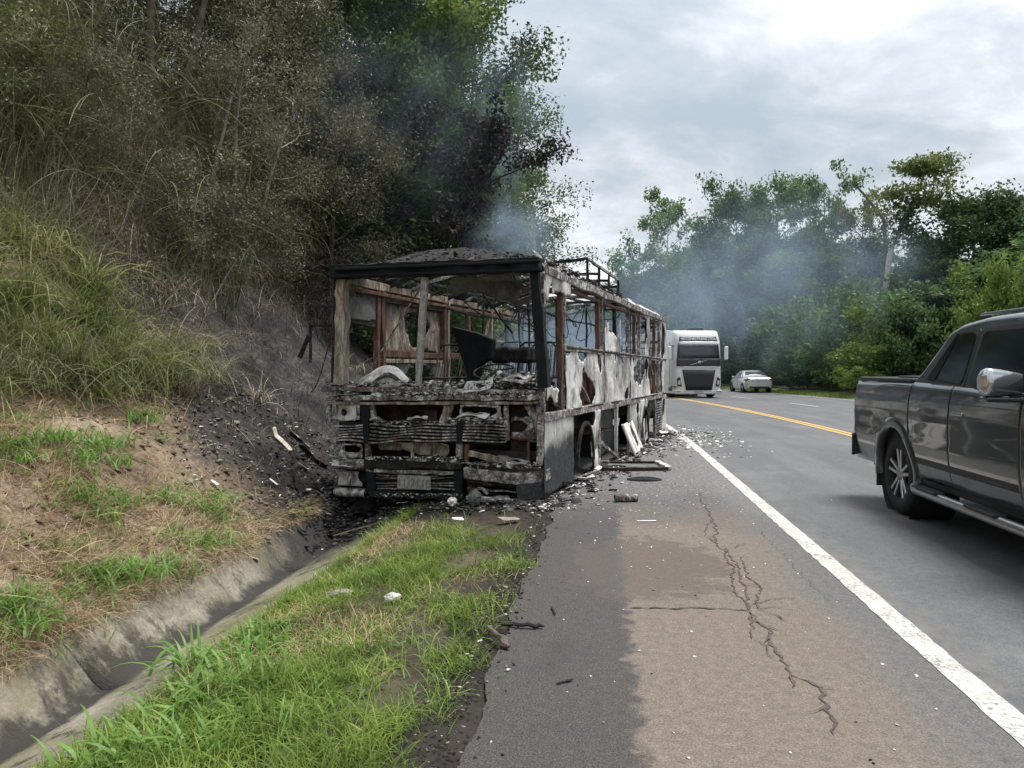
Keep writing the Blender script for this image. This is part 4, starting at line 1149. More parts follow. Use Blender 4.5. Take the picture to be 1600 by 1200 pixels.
for k in range(3):
    t = k * 2.1 + .5
    sw.bar(c, c + Vector((.25 * math.cos(t), .21 * math.sin(t), .08 * math.sin(t))), .02, .02)
sw.build('wheel_spoke', M['soot'], bus)
def seat_frame(x, y, w=.46, h=.95, nm='seat_frame', lean=.12):
    e = MB()
    z0 = .98
    for a in (0, w):
        e.tube([(x - a, y, z0), (x - a, y, z0 + .38), (x - a, y + .42, z0 + .40), (x - a, y + .42 + lean, z0 + h)], .015, 5)
    e.tube([(x, y + .42 + lean, z0 + h), (x - .06, y + .44 + lean, z0 + h + .06), (x - w + .06, y + .44 + lean, z0 + h + .06), (x - w, y + .42 + lean, z0 + h)], .015, 5)
    e.tube([(x, y, z0 + .38), (x - w, y, z0 + .38)], .015, 5)
    for k in range(1, 8): e.tube([(x - w * k / 8, y + .42, z0 + .42), (x - w * k / 8, y + .42 + lean, z0 + h + .03)], .006, 4)
    for k in range(1, 5): e.tube([(x, y + .42 * k / 5, z0 + .39), (x - w, y + .42 * k / 5, z0 + .39)], .006, 4)
    return e.build(nm, M['soot'], bus)
seat_frame(-.25, .95, .50, .82, 'driver_seat_frame')
for r_ in range(9):
    y = 2.2 + r_ * .82
    for x in (-.12, -.58, -BW + 1.0, -BW + .56):
        if brng.random() < .72: seat_frame(x, y + brng.uniform(-.08, .08), .42, brng.uniform(.7, .95), lean=brng.uniform(.05, .35))
lumps('floor_ash', [Vector((-brng.uniform(.1, 2.5), brng.uniform(.5, 9.8), .97 + abs(brng.gauss(0, .08)))) for _ in range(1300)], 'ashdark', brng, .015, .06, .6, bus)
lumps('floor_ash', [Vector((-brng.uniform(.05, .8), brng.uniform(.4, 1.4), 1.0 + abs(brng.gauss(0, .12)))) for _ in range(260)], 'soot', brng, .02, .07, .7, bus)
# wires drooping through the frame
for k in range(16):
    x, y = -brng.uniform(.1, 2.5), brng.uniform(.6, 8.5)
    l = brng.uniform(.5, 1.8); s = brng.uniform(.1, .6)
    MB().tube([(x + .1 * math.sin(i + k), y + l * i / 8, 2.55 - s * math.sin(math.pi * i / 8)) for i in range(9)], .008, 4).build('loose_cable', M['black'], bus)
# door mirror bracket out over the bank
mbk = MB()
p0 = Vector((-BW - .02, .05, 2.0))
mbk.bar(p0 + Vector((0, 0, .05)), p0 + Vector((-.36, -.05, .05)), .025, .025, n=4, jit=.003, rng=brng)
mbk.bar(p0 + Vector((-.35, -.05, .08)), p0 + Vector((-.36, -.05, -.42)), .03, .03, (0, 1, 0), 4, .003, brng)
mbk.bar(p0 + Vector((-.36, -.05, -.05)), p0 + Vector((-.52, -.05, -.35)), .05, .03, (0, 1, 0), 3, .003, brng)
mbk.build('mirror_bracket', M['soot'], bus)
MB().tube([p0 + Vector((-.05 - .3 * i / 6, -.05, -.05 - .75 * math.sin(i / 6 * 1.4))) for i in range(7)], .007, 4).build('loose_cable', M['soot'], bus)
# ================================================================== plants
NR = np.random.default_rng
def unit(a): return a / np.maximum(np.linalg.norm(a, axis=-1, keepdims=True), 1e-9)
def blades(rng, base, L, Wd, lean0=(0.05, 0.5), bend=(0.6, 1.8), segs=3, az=None, azs=6.3):
    """grass blades as tapering ribbons"""
    n = len(base)
    L = np.broadcast_to(L, n).astype(float); Wd = np.broadcast_to(Wd, n).astype(float)
    a = rng.uniform(0, 2 * np.pi, n) if az is None else az + rng.normal(0, azs, n)
    h = np.stack([np.cos(a), np.sin(a), np.zeros(n)], -1)
    s = np.stack([-np.sin(a), np.cos(a), np.zeros(n)], -1)
    s = unit(s + rng.normal(0, .25, (n, 3)))
    th = rng.uniform(*lean0, n); b = rng.uniform(*bend, n)
    p = base.copy(); rows = []
    for i in range(segs + 1):
        t = i / segs
        w = Wd * (0.75 if i == 0 else max(0.06, (1 - t ** 1.6)))
        rows.append(np.stack([p - s * w[:, None] / 2, p + s * w[:, None] / 2], 1))
        thi = th + b * (t + .5 / segs)
        p = p + (L / segs)[:, None] * (np.cos(thi)[:, None] * np.array([0, 0, 1.]) + np.sin(thi)[:, None] * h)
    V = np.stack(rows, 1).reshape(n, -1, 3)
    k = (segs + 1) * 2
    f = np.array([[2 * i, 2 * i + 1, 2 * i + 3, 2 * i + 2] for i in range(segs)])
    F = (np.arange(n) * k)[:, None, None] + f[None]
    return V.reshape(-1, 3), F.reshape(-1, 4)
def join(parts):
    Vs, Fs, b = [], [], 0
    for V, F in parts:
        Vs.append(V); Fs.append(F + b); b += len(V)
    return np.concatenate(Vs), np.concatenate(Fs)
def leaf_quads(rng, P, size, up=0.5, long=1.9, droop=0.0):
    """one diamond leaf at each point"""
    n = len(P)
    size = size * rng.uniform(.6, 1.35, n)
    nrm = unit(rng.normal(0, 1, (n, 3)) + np.array([0, 0, up]))
    t = rng.normal(0, 1, (n, 3)) + np.array([0, 0, -droop]); t = unit(t - nrm * (t * nrm).sum(-1, keepdims=True))
    s = np.cross(nrm, t)
    l = size[:, None]; w = l / long
    V = np.stack([P - t * l * .5, P + s * w * .5 + nrm * l * .06, P + t * l * .5 - nrm * l * .05, P - s * w * .5 + nrm * l * .06], 1)
    F = np.arange(n * 4).reshape(n, 4)
    return V.reshape(-1, 3), F

GRN = [(0.0, (0.036, 0.062, 0.022)), (.45, (0.072, 0.116, 0.038)), (.8, (0.115, 0.17, 0.056)), (1, (0.175, 0.23, 0.085))]
M['leaf_green'] = leaf_mat('green_foliage', GRN)
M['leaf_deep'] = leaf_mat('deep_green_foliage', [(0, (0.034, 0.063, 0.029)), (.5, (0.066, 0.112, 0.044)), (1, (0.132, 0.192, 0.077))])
M['leaf_forest'] = leaf_mat('forest_foliage', [(0, (0.060, 0.105, 0.045)), (.5, (0.115, 0.189, 0.071)), (.85, (0.180, 0.270, 0.106)), (1, (0.275, 0.350, 0.151))])
M['leaf_olive'] = leaf_mat('olive_foliage', [(0, (0.060, 0.066, 0.024)), (.5, (0.114, 0.120, 0.042)), (1, (0.204, 0.186, 0.084))])
M['leaf_bright'] = leaf_mat('bright_shrub_foliage', [(0, (0.076, 0.127, 0.028)), (.5, (0.145, 0.222, 0.050)), (1, (0.276, 0.343, 0.095))])
M['leaf_scorched'] = leaf_mat('scorched_foliage', [(0, (0.070, 0.066, 0.043)), (.4, (0.154, 0.145, 0.094)), (.8, (0.245, 0.228, 0.147)), (1, (0.393, 0.374, 0.242))], trans=.15, hue_noise=.6, nscale=1.3)
M['leaf_singed'] = leaf_mat('singed_foliage', [(0, (0.072, 0.089, 0.040)), (.4, (0.145, 0.172, 0.077)), (.75, (0.236, 0.259, 0.131)), (1, (0.434, 0.446, 0.263))], trans=.2, hue_noise=.6, nscale=1.3)
M['leaf_pale'] = leaf_mat('pale_crown_foliage', [(0, (0.074, 0.102, 0.033)), (.5, (0.147, 0.186, 0.061)), (1, (0.284, 0.318, 0.132))])
M['leaf_burnt'] = leaf_mat('burnt_foliage', [(0, (0.022, 0.022, 0.022)), (.6, (0.05, 0.046, 0.043)), (1, (0.11, 0.092, 0.078))], trans=.1)
M['grass'] = leaf_mat('verge_grass', [(0, (0.073, 0.087, 0.025)), (.25, (0.087, 0.139, 0.025)), (.5, (0.155, 0.230, 0.041)), (.8, (0.242, 0.328, 0.069)), (1, (0.412, 0.430, 0.167))], trans=.4, hue_noise=.6, nscale=2.6)
M['grass_broad'] = leaf_mat('broad_grass', [(0, (0.081, 0.164, 0.034)), (.5, (0.144, 0.266, 0.054)), (1, (0.237, 0.380, 0.103))], trans=.4, rough=.4)
M['grass_tall'] = leaf_mat('tall_grass', [(0, (0.062, 0.083, 0.025)), (.45, (0.162, 0.196, 0.062)), (.75, (0.302, 0.309, 0.125)), (1, (0.616, 0.519, 0.362))], trans=.35, hue_noise=.5, nscale=1.6)
M['straw'] = leaf_mat('dry_straw', [(0, (0.17, 0.11, 0.055)), (.4, (0.34, 0.24, 0.135)), (.8, (0.52, 0.41, 0.25)), (1, (0.68, 0.58, 0.40))], trans=.15)
M['deadgrass'] = leaf_mat('dead_grass', [(0, (0.075, 0.060, 0.045)), (.4, (0.18, 0.148, 0.108)), (.8, (0.33, 0.28, 0.205)), (1, (0.55, 0.49, 0.385))], trans=.1)
M['deadolive'] = leaf_mat('dull_olive_grass', [(0, (0.07, 0.075, 0.04)), (.5, (0.165, 0.17, 0.09)), (.85, (0.28, 0.275, 0.16)), (1, (0.50, 0.47, 0.33))], trans=.2)
M['bark'] = plain('bark', (0.10, 0.08, 0.062), .9, var=.4, scale=12, bump=.8, bscale=25)
M['twig'] = leaf_mat('grey_twigs', [(0, (0.05, 0.042, 0.034)), (.5, (0.12, 0.105, 0.085)), (1, (0.27, 0.245, 0.20))], trans=0)
M['bark_dark'] = plain('dark_bark', (0.045, 0.037, 0.031), .9, var=.4, scale=12, bump=.8, bscale=25)
M['bark_pale'] = plain('pale_bark', (0.34, 0.31, 0.26), .85, var=.35, scale=6, bump=.5, bscale=25)
M['bark_red'] = plain('reddish_bark', (0.115, 0.083, 0.066), .9, var=.6, scale=7, bump=.8, bscale=25)
M['char'] = plain('charred_wood', (0.022, 0.020, 0.019), .85, var=.5, scale=20, bump=.8, bscale=60)

def tube_np(pts, rad, n=5):
    pts = np.asarray(pts, float); m = len(pts)
    d = unit(np.gradient(pts, axis=0))
    ref = np.where(np.abs(d[:, 2:3]) > .95, np.array([[1., 0, 0]]), np.array([[0, 0, 1.]]))
    a = unit(np.cross(d, ref)); b = np.cross(d, a)
    t = np.arange(n) * 2 * np.pi / n
    V = pts[:, None] + (a[:, None] * np.cos(t)[None, :, None] + b[:, None] * np.sin(t)[None, :, None]) * np.asarray(rad, float)[:, None, None]
    idx = np.arange(m * n).reshape(m, n); nx = np.roll(idx, -1, 1)
    F = np.stack([idx[:-1], nx[:-1], nx[1:], idx[1:]], -1).reshape(-1, 4)
    return V.reshape(-1, 3), F

def tree_meshes(seed, H, Rc, cb=0.4, r0=0.18, nleaf=4000, size=.3, bark='bark', leaf='leaf_green', lean=(0, 0), nl=11, prof='round', up=.6, sig=.13, wob=.05, droop=0.0, subs=4, flat=1.0, twist=1.0, long=1.9):
    """trunk and crown meshes of one tree, base at the origin"""
    rng = NR(seed)
    m = 9
    t = np.linspace(0, 1, m)
    w = np.cumsum(rng.normal(0, wob * H / m, (m, 2)), 0) * twist
    tr = np.stack([lean[0] * t ** 1.4 + w[:, 0], lean[1] * t ** 1.4 + w[:, 1], t * H * .93], -1)
    tr[0, :2] = 0
    wood = [tube_np(np.vstack([tr[0] - [0, 0, .4], tr]), np.concatenate([[r0 * 1.5], r0 * (1 - .86 * t)]), 7)]
    pts = []
    for i in range(nl):
        s = (i + rng.uniform(.1, .9)) / nl
        tt = cb + (1 - cb) * s * .97
        o = np.array([np.interp(tt, t, tr[:, k]) for k in range(3)])
        if prof == 'round': lf = math.sin(math.pi * (.16 + .74 * s)) ** .7
        elif prof == 'flat': lf = (.35 + .65 * s) * (1 if s < .92 else .6)
        elif prof == 'cone': lf = 1.05 - .75 * s
        else: lf = .6 + .4 * math.sin(math.pi * s)
        ll = Rc * lf * rng.uniform(.75, 1.12)
        az = i * 2.4 + rng.uniform(-.5, .5)
        el = rng.uniform(.05, .55) * flat + (.35 * s if prof != 'flat' else .0)
        d = np.array([math.cos(az) * math.cos(el), math.sin(az) * math.cos(el), math.sin(el)])
        q = np.linspace(0, 1, 6)[:, None]
        bend = np.array([0, 0, ll * rng.uniform(.05, .22) * flat - droop * ll])
        lp = o + d * ll * q + bend * q ** 2 + np.cumsum(rng.normal(0, .03 * ll, (6, 3)), 0) * (q > 0)
        rl = r0 * .42 * (1 - .6 * tt)
        wood.append(tube_np(lp, rl * (1 - .82 * q[:, 0]), 5))
        for k in range(subs):
            u = rng.uniform(.3, 1.0)
            so = np.array([np.interp(u, q[:, 0], lp[:, c]) for c in range(3)])
            sd = unit(d * .8 + rng.normal(0, .65, 3) + [0, 0, .18])
            sl = ll * rng.uniform(.22, .5)
            sp = so + sd * sl * np.linspace(0, 1, 4)[:, None] + np.array([0, 0, sl * .1]) * (np.linspace(0, 1, 4) ** 2)[:, None]
            wood.append(tube_np(sp, rl * .4 * (1 - .8 * np.linspace(0, 1, 4)), 4))
            for e in np.linspace(.25, 1, 4): pts.append(so + sd * sl * e)
        pts.append(lp[-1]); pts.append(lp[-2])
    pts.append(tr[-1]); pts = np.array(pts)
    k = max(1, nleaf // len(pts))
    wt = rng.uniform(.3, 1.7, len(pts))
    cnt = np.maximum(1, (k * wt).astype(int))
    P = np.repeat(pts, cnt, 0)
    sg = Rc * sig * np.repeat(rng.uniform(.6, 1.3, len(pts)), cnt)
    P = P + np.clip(rng.normal(0, 1, P.shape), -1.35, 1.35) * sg[:, None] * np.array([1, 1, .62])
    Vl, Fl = leaf_quads(rng, P, size, up, long=long, droop=droop)
    Vw, Fw = join(wood)
    return np_mesh('trunk', Vw, Fw, M[bark], smooth=True), np_mesh('crown', Vl, Fl, M[leaf])
def plant_tree(name, label, cat, base, meshes, rz=0.0, sc=1.0, group=None):
    r = empty(name, base, rz); r.scale = (sc, sc, sc) if not hasattr(sc, '__len__') else sc
    tag(r, label, cat, group)
    link('trunk', meshes[0], r); link('crown', meshes[1], r)
    return r
def hill_base(u, v):
    x, y = road(u, v); return Vector((float(x), float(y), float(hill_z(np.array(float(u)), np.array(float(v))))))

# ------------------------------------------------------------------ the grass verge between shoulder and gutter
rng = NR(5)
def scatter(n, u0, u1, v0, v1, dens=None, nearpow=None):
    u = rng.uniform(u0, u1, n); v = rng.uniform(v0, v1, n)
    if nearpow: u = u0 + (u1 - u0) * rng.uniform(0, 1, n) ** nearpow
    if dens is not None:
        k = rng.uniform(0, 1, n) < dens(u, v); u, v = u[k], v[k]
    return u, v
def verge_pts(u, v):
    x, y = road(u, v); return np.stack([x, y, verge_z(u, v)], -1)
def vd(u, v):
    d = np.clip(.55 + 3.0 * fbm(u * 2.2, v * 2.2, 3, 60), .03, 1)
    edge = np.clip((-2.38 - v + .5 * fbm(u * 1.6, u * 0, 3, 61)) / .25, 0, 1)
    burn = np.clip((7.7 - u + 2.2 * fbm(u * 1.2, v * 1.2, 3, 62)) / 1.6, 0.03, 1)
    return d * edge * burn
def lush(u, v): return np.clip(.5 + 2.6 * fbm(u * .8 + 3, v * .9, 3, 64), 0, 1)
u, v = scatter(80000, 1.2, 9.4, -4.0, -2.15, vd, 1.35)
g = lush(u, v)
k = rng.uniform(0, 1, len(u)) < np.clip(g * 1.2 + .5 - np.clip(u - 5.6, 0, 2) * .5, .15, .98)
b = verge_pts(u, v)
parts = [blades(rng, b[k], rng.uniform(.06, .19, k.sum()) * (.6 + .8 * g[k]), rng.uniform(.0035, .009, k.sum()), (.1, .8), (.5, 2.2), 4)]
V, F = join(parts)
tag(link('verge_grass', np_mesh('verge_grass', V, F, M['grass'])), kind='stuff')
kk = ~k
V, F = blades(rng, b[kk][:9000], rng.uniform(.05, .16, min(9000, kk.sum())), rng.uniform(.003, .006, min(9000, kk.sum())), (.5, 1.3), (.2, 1.2), 3)
tag(link('verge_dry_grass', np_mesh('verge_dry_grass', V, F, M['straw'])), kind='stuff')
# ragged edge tufts over the shoulder and over the gutter lip
u, v = scatter(3600, 1.2, 8.6, -4.03, -3.85)
V, F = blades(rng, verge_pts(u, v), rng.uniform(.06, .2, len(u)), rng.uniform(.004, .008, len(u)), (.3, 1.0), (.6, 1.6), 3)
tag(link('gutter_edge_grass', np_mesh('gutter_edge_grass', V, F, M['grass'])), kind='stuff')
# broad-bladed grass clumps near the camera
parts = []
def clump(cx, n, L, Wd, spread=.1, M_=None, bend=(.8, 2.2)):
    c = np.array(cx)[None] + rng.normal(0, spread, (n, 3)) * np.array([1, 1, 0])
    return blades(rng, c, rng.uniform(L * .5, L, n), rng.uniform(Wd * .6, Wd, n), (.1, .7), bend, 5)
for px, py in ((230, 1175), (280, 1120), (330, 1090), (290, 1190), (350, 1140), (400, 1110), (190, 1198), (420, 1150), (340, 1195), (290, 1045), (440, 1085), (210, 1205), (500, 1150), (370, 1060), (470, 1190)):
    p = G(px, py, -.1); parts.append(clump(p, 40, .30, .025, .08))
for px, py in ((390, 1005), (420, 995), (440, 1015), (400, 1030), (365, 1035), (465, 990)):
    p = G(px, py, -.12); parts.append(clump(p, 30, .24, .024, .07))
for px, py in ((560, 905), (620, 900), (720, 870), (700, 960), (640, 1010), (560, 1060), (660, 1120), (600, 1170), (690, 1080), (760, 905), (780, 880), (530, 1000)):
    p = G(px, py, -.06); parts.append(clump(p, 40, .20, .010, .09))
V, F = join(parts)
tag(link('broad_grass', np_mesh('broad_grass', V, F, M['grass_broad'])), kind='stuff')

# ------------------------------------------------------------------ the bank: straw, weeds, tall grass
def bd(u, v):
    d = np.clip(.6 + 2.4 * fbm(u * 1.3, v * 1.3, 3, 70), .05, 1)
    fire = np.clip((7.2 - (u + (v + 5.0) * .55) + 1.4 * fbm(u, v, 3, 71)) / .8, .02, 1)
    return d * fire
u, v = scatter(85000, 2.2, 10.5, -7.2, -5.0, bd)
V, F = blades(rng, hill_pt(u, v), rng.uniform(.06, .24, len(u)), rng.uniform(.003, .007, len(u)), (.8, 1.5), (-.2, .9), 3)
tag(link('dry_straw', np_mesh('dry_straw', V, F, M['straw'])), kind='stuff')
u, v = scatter(2200, 2.2, 9.0, -7.0, -5.3, bd)
V, F = blades(rng, hill_pt(u, v), rng.uniform(.25, .6, len(u)), rng.uniform(.005, .009, len(u)), (.4, 1.3), (.2, 1.6), 5)
tag(link('dry_stalks', np_mesh('dry_stalks', V, F, M['straw'])), kind='stuff')
def on_hill(px, py):
    """where the sight line of a pixel meets the slope"""
    d = unproj(px, py); o = Vector((0, 0, CAM_H))
    for t in np.arange(2.0, 60, .05):
        q = o + d * float(t)
        uu, vv = to_uv(q.x, q.y)
        if vv < -5.15 and q.z < float(hill_z(np.array(uu), np.array(vv))): return q, uu, vv
    return None, 0, 0
u = rng.uniform(2.0, 8.6, 3200); v = -5.05 - np.abs(rng.normal(0, .11, 3200))
x, y = road(u, v)
V, F = blades(rng, np.stack([x, y, hill_z(u, v) + .01], -1), rng.uniform(.08, .26, len(u)), rng.uniform(.003, .007, len(u)), (.7, 1.6), (.3, 1.6), 4, az=0.1, azs=.9)
tag(link('gutter_edge_straw', np_mesh('gutter_edge_straw', V, F, M['straw'])), kind='stuff')
parts = []
wr = random.Random(8)
for px, py, n, L in ((150, 900, 70, .30), (200, 905, 80, .32), (240, 895, 60, .28), (120, 930, 40, .25), (270, 905, 40, .25), (20, 950, 60, .28), (40, 975, 40, .25), (5, 990, 40, .3), (130, 780, 50, .28), (180, 790, 50, .25), (160, 810, 40, .28),
                     (250, 780, 50, .26), (280, 790, 40, .24), (320, 800, 50, .26), (340, 780, 40, .24), (350, 815, 40, .2), (300, 850, 40, .22), (160, 700, 60, .3), (130, 720, 60, .28), (60, 690, 60, .26), (20, 700, 50, .26), (100, 690, 50, .28), (180, 730, 40, .24),
                     (240, 690, 20, .2), (460, 800, 25, .2), (320, 850, 50, .24), (260, 840, 30, .22), (95, 1010, 16, .42), (30, 720, 40, .25), (210, 660, 40, .3)):
    q, uu, vv = on_hill(px, py)
    if q is None: continue
    parts.append(clump(q, int(n * 1.5), L * 1.15, .018, .12))
for uu in np.arange(2.6, 7.6, .27):
    if rng.uniform() < .6: parts.append(clump(np.array(hill_base(uu + rng.uniform(-.1, .1), -5.12 - abs(rng.normal(0, .06)))), int(rng.integers(8, 26)), rng.uniform(.18, .36), rng.uniform(.010, .018), .07, bend=(1.2, 2.8)))
u, v = scatter(420, 2.2, 9.4, -7.1, -5.1, bd)
for q in hill_pt(u, v)[:200]:
    parts.append(clump(q, int(rng.integers(6, 22)), rng.uniform(.12, .3), rng.uniform(.009, .016), .10))
V, F = join(parts)
tag(link('bank_weeds', np_mesh('bank_weeds', V, F, M['grass_broad'])), kind='stuff')
# tall grass on the bank, green at the left, thinning to the burnt ground
def td(u, v):
    a = np.abs(v)
    left = np.clip((9.9 - u - (a - 6.6) * .9 + 2.0 * fbm(u * .9, v * .9, 3, 81)) / 1.0, .0, 1)
    belt = np.clip((a - 6.75) / .3, 0, 1) * np.clip((9.6 - a) / 1.2, 0, 1)
    return left * belt * np.clip(.65 + 2 * fbm(u * 1.3, v * 1.3, 3, 82), .1, 1)
u, v = scatter(17000, 2.0, 11.0, -9.8, -6.7, td)
b = hill_pt(u, v)
V, F = blades(rng, b, rng.uniform(.25, 1.0, len(u)), rng.uniform(.008, .018, len(u)), (.05, .6), (.5, 2.5), 5)
tag(link('tall_grass', np_mesh('tall_grass', V, F, M['grass_tall'])), kind='stuff')
u, v = scatter(210, 2.0, 11.0, -9.6, -6.7, td)
parts = []
for q in hill_pt(u, v):
    parts.append(clump(q, 58, rng.uniform(.7, 1.35), rng.uniform(.014, .024), .10, bend=(.9, 2.7)))
V, F = join(parts)
tag(link('tall_grass_clumps', np_mesh('tall_grass_clumps', V, F, M['grass_tall'])), kind='stuff')
parts = []
for px, py, n in ((300, 560, 260), (270, 590, 200), (330, 600, 170), (210, 600, 150), (120, 600, 150), (60, 610, 150), (20, 600, 120), (180, 570, 160), (240, 560, 160)):
    q, uu, vv = on_hill(px, py)
    if q is None: continue
    parts.append(clump(q, n, 1.05, .011, .14, bend=(1.0, 2.5)))
V, F = join(parts)
tag(link('tussock_grass', np_mesh('tussock_grass', V, F, M['deadolive'])), kind='stuff')

# dead grass and stems over the rest of the slope
def sd(u, v):
    a = np.abs(v)
    bare = np.clip((a - 6.4 - np.clip(u - 9.0, 0, 3) * .52 + 1.6 * fbm(u * .7, v * .7, 3, 91)) / 1.2, .03, 1)
    return bare * np.clip(.55 + 2 * fbm(u * .9, v * .9, 3, 92), .06, 1)
u, v = scatter(95000, 5.0, 24.0, -19.0, -5.6, sd)
b = hill_pt(u, v)
V, F = blades(rng, b, rng.uniform(.2, 1.0, len(u)), rng.uniform(.005, .012, len(u)), (.2, 1.2), (.3, 2.2), 4)
tag(link('dead_grass', np_mesh('dead_grass', V, F, M['deadgrass'])), kind='stuff')
u, v = scatter(560, 8.0, 21.0, -14.0, -6.6, lambda u, v: np.clip((np.abs(v) - 6.6 - np.clip(u - 9, 0, 4) * .42) / 1.3, .02, 1))
parts = []
for q in hill_pt(u, v):
    parts.append(clump(q, 46, rng.uniform(.5, 1.15), rng.uniform(.010, .018), .09, bend=(1.0, 2.8)))
V, F = join(parts)
tag(link('dead_tussocks', np_mesh('dead_tussocks', V, F, M['deadgrass'])), kind='stuff')
u, v = scatter(52000, 3.0, 17.0, -17.0, -8.3, lambda u, v: np.clip((16.0 - u + 4 * fbm(u * .5, v * .5, 3, 95)) / 4, .05, 1) * np.clip(.5 + 2.4 * fbm(u * .7, v * .7, 3, 96), 0.02, 1))
b = hill_pt(u, v)
V, F = blades(rng, b, rng.uniform(.5, 1.7, len(u)), rng.uniform(.007, .016, len(u)), (.05, .7), (.4, 2.0), 5)
tag(link('thicket_grass', np_mesh('thicket_grass', V, F, M['deadolive'])), kind='stuff')
u, v = scatter(5200, 7.5, 19.0, -9.5, -5.5)
V, F = blades(rng, hill_pt(u, v), rng.uniform(.05, .4, len(u)), rng.uniform(.004, .011, len(u)), (.1, 1.2), (.1, 1.2), 3)
tag(link('burnt_stubble', np_mesh('burnt_stubble', V, F, M['char'])), kind='stuff')
# bare stems and twigs standing in the thicket
parts = []
for i in range(5200):
    uu, vv = rng.uniform(8, 23), -rng.uniform(7.6, 19)
    if rng.uniform() > float(np.clip((abs(vv) - 7.2 - max(0, uu - 9) * .35), .06, 1)): continue
    p = np.array(hill_base(uu, vv)); l = rng.uniform(.5, 1.9)
    d = unit(np.array([rng.normal(0, .34) + .15, rng.normal(0, .34) - .1, 1.0])); c = rng.normal(0, .45, 3) * np.array([1, 1, .3]) - [0, 0, .25]
    q = np.linspace(0, 1, 6)[:, None]
    r_ = rng.uniform(.004, .012)
    parts.append(tube_np(p + d * l * q + c * l * .5 * q ** 2, r_ * (1 - .75 * q[:, 0]), 3))
V, F = join(parts)
tag(link('dry_twigs', np_mesh('dry_twigs', V, F, M['twig'])), kind='stuff')
# dry vines and long stems hanging through the scrub
u, v = scatter(9000, 7.5, 20.0, -16.0, -8.2)
b = hill_pt(u, v); b[:, 2] += rng.uniform(.6, 3.6, len(b))
V, F = blades(rng, b, rng.uniform(.6, 2.0, len(u)), rng.uniform(.006, .013, len(u)), (.5, 1.8), (.5, 1.5), 6)
tag(link('hanging_vines', np_mesh('hanging_vines', V, F, M['deadolive'])), kind='stuff')
# small dead leaves hanging through the scrub
u, v = scatter(190000, 5.0, 23.0, -18, -7.6, lambda u, v: np.clip(.45 + 3.4 * fbm(u * .6, v * .6, 4, 99), .0, 1) * np.clip((np.abs(v) - 7.4 - np.clip(u - 10, 0, 5) * .12) / 1.2, 0, 1))
b = hill_pt(u, v); b[:, 2] += rng.uniform(0, 1, len(b)) ** 1.3 * np.clip(1.3 + 3 * fbm(u * .5, v * .5, 3, 98) + np.clip(u - 15, 0, 4) * .3, .25, 3.5) * np.clip((np.abs(v) - 7.4) / 2.5, .25, 1)
V, F = leaf_quads(rng, b, .065, .2, 3.0, .4)
tag(link('dead_leaves', np_mesh('dead_leaves', V, F, M['leaf_scorched'])), kind='stuff')

u, v = scatter(90000, 19.0, 52.0, -17, -5.9, lambda u, v: np.clip(.5 + 3.0 * fbm(u * .5, v * .5, 4, 97), .0, 1))
b = hill_pt(u, v); b[:, 2] += rng.uniform(0, 1, len(b)) ** 1.2 * np.clip(3.4 + 6 * fbm(u * .35, v * .35, 3, 96), .6, 6)
V, F = leaf_quads(rng, b, .15, .4, 2.1, .2)
tag(link('slope_undergrowth', np_mesh('slope_undergrowth', V, F, M['leaf_deep'])), kind='stuff')

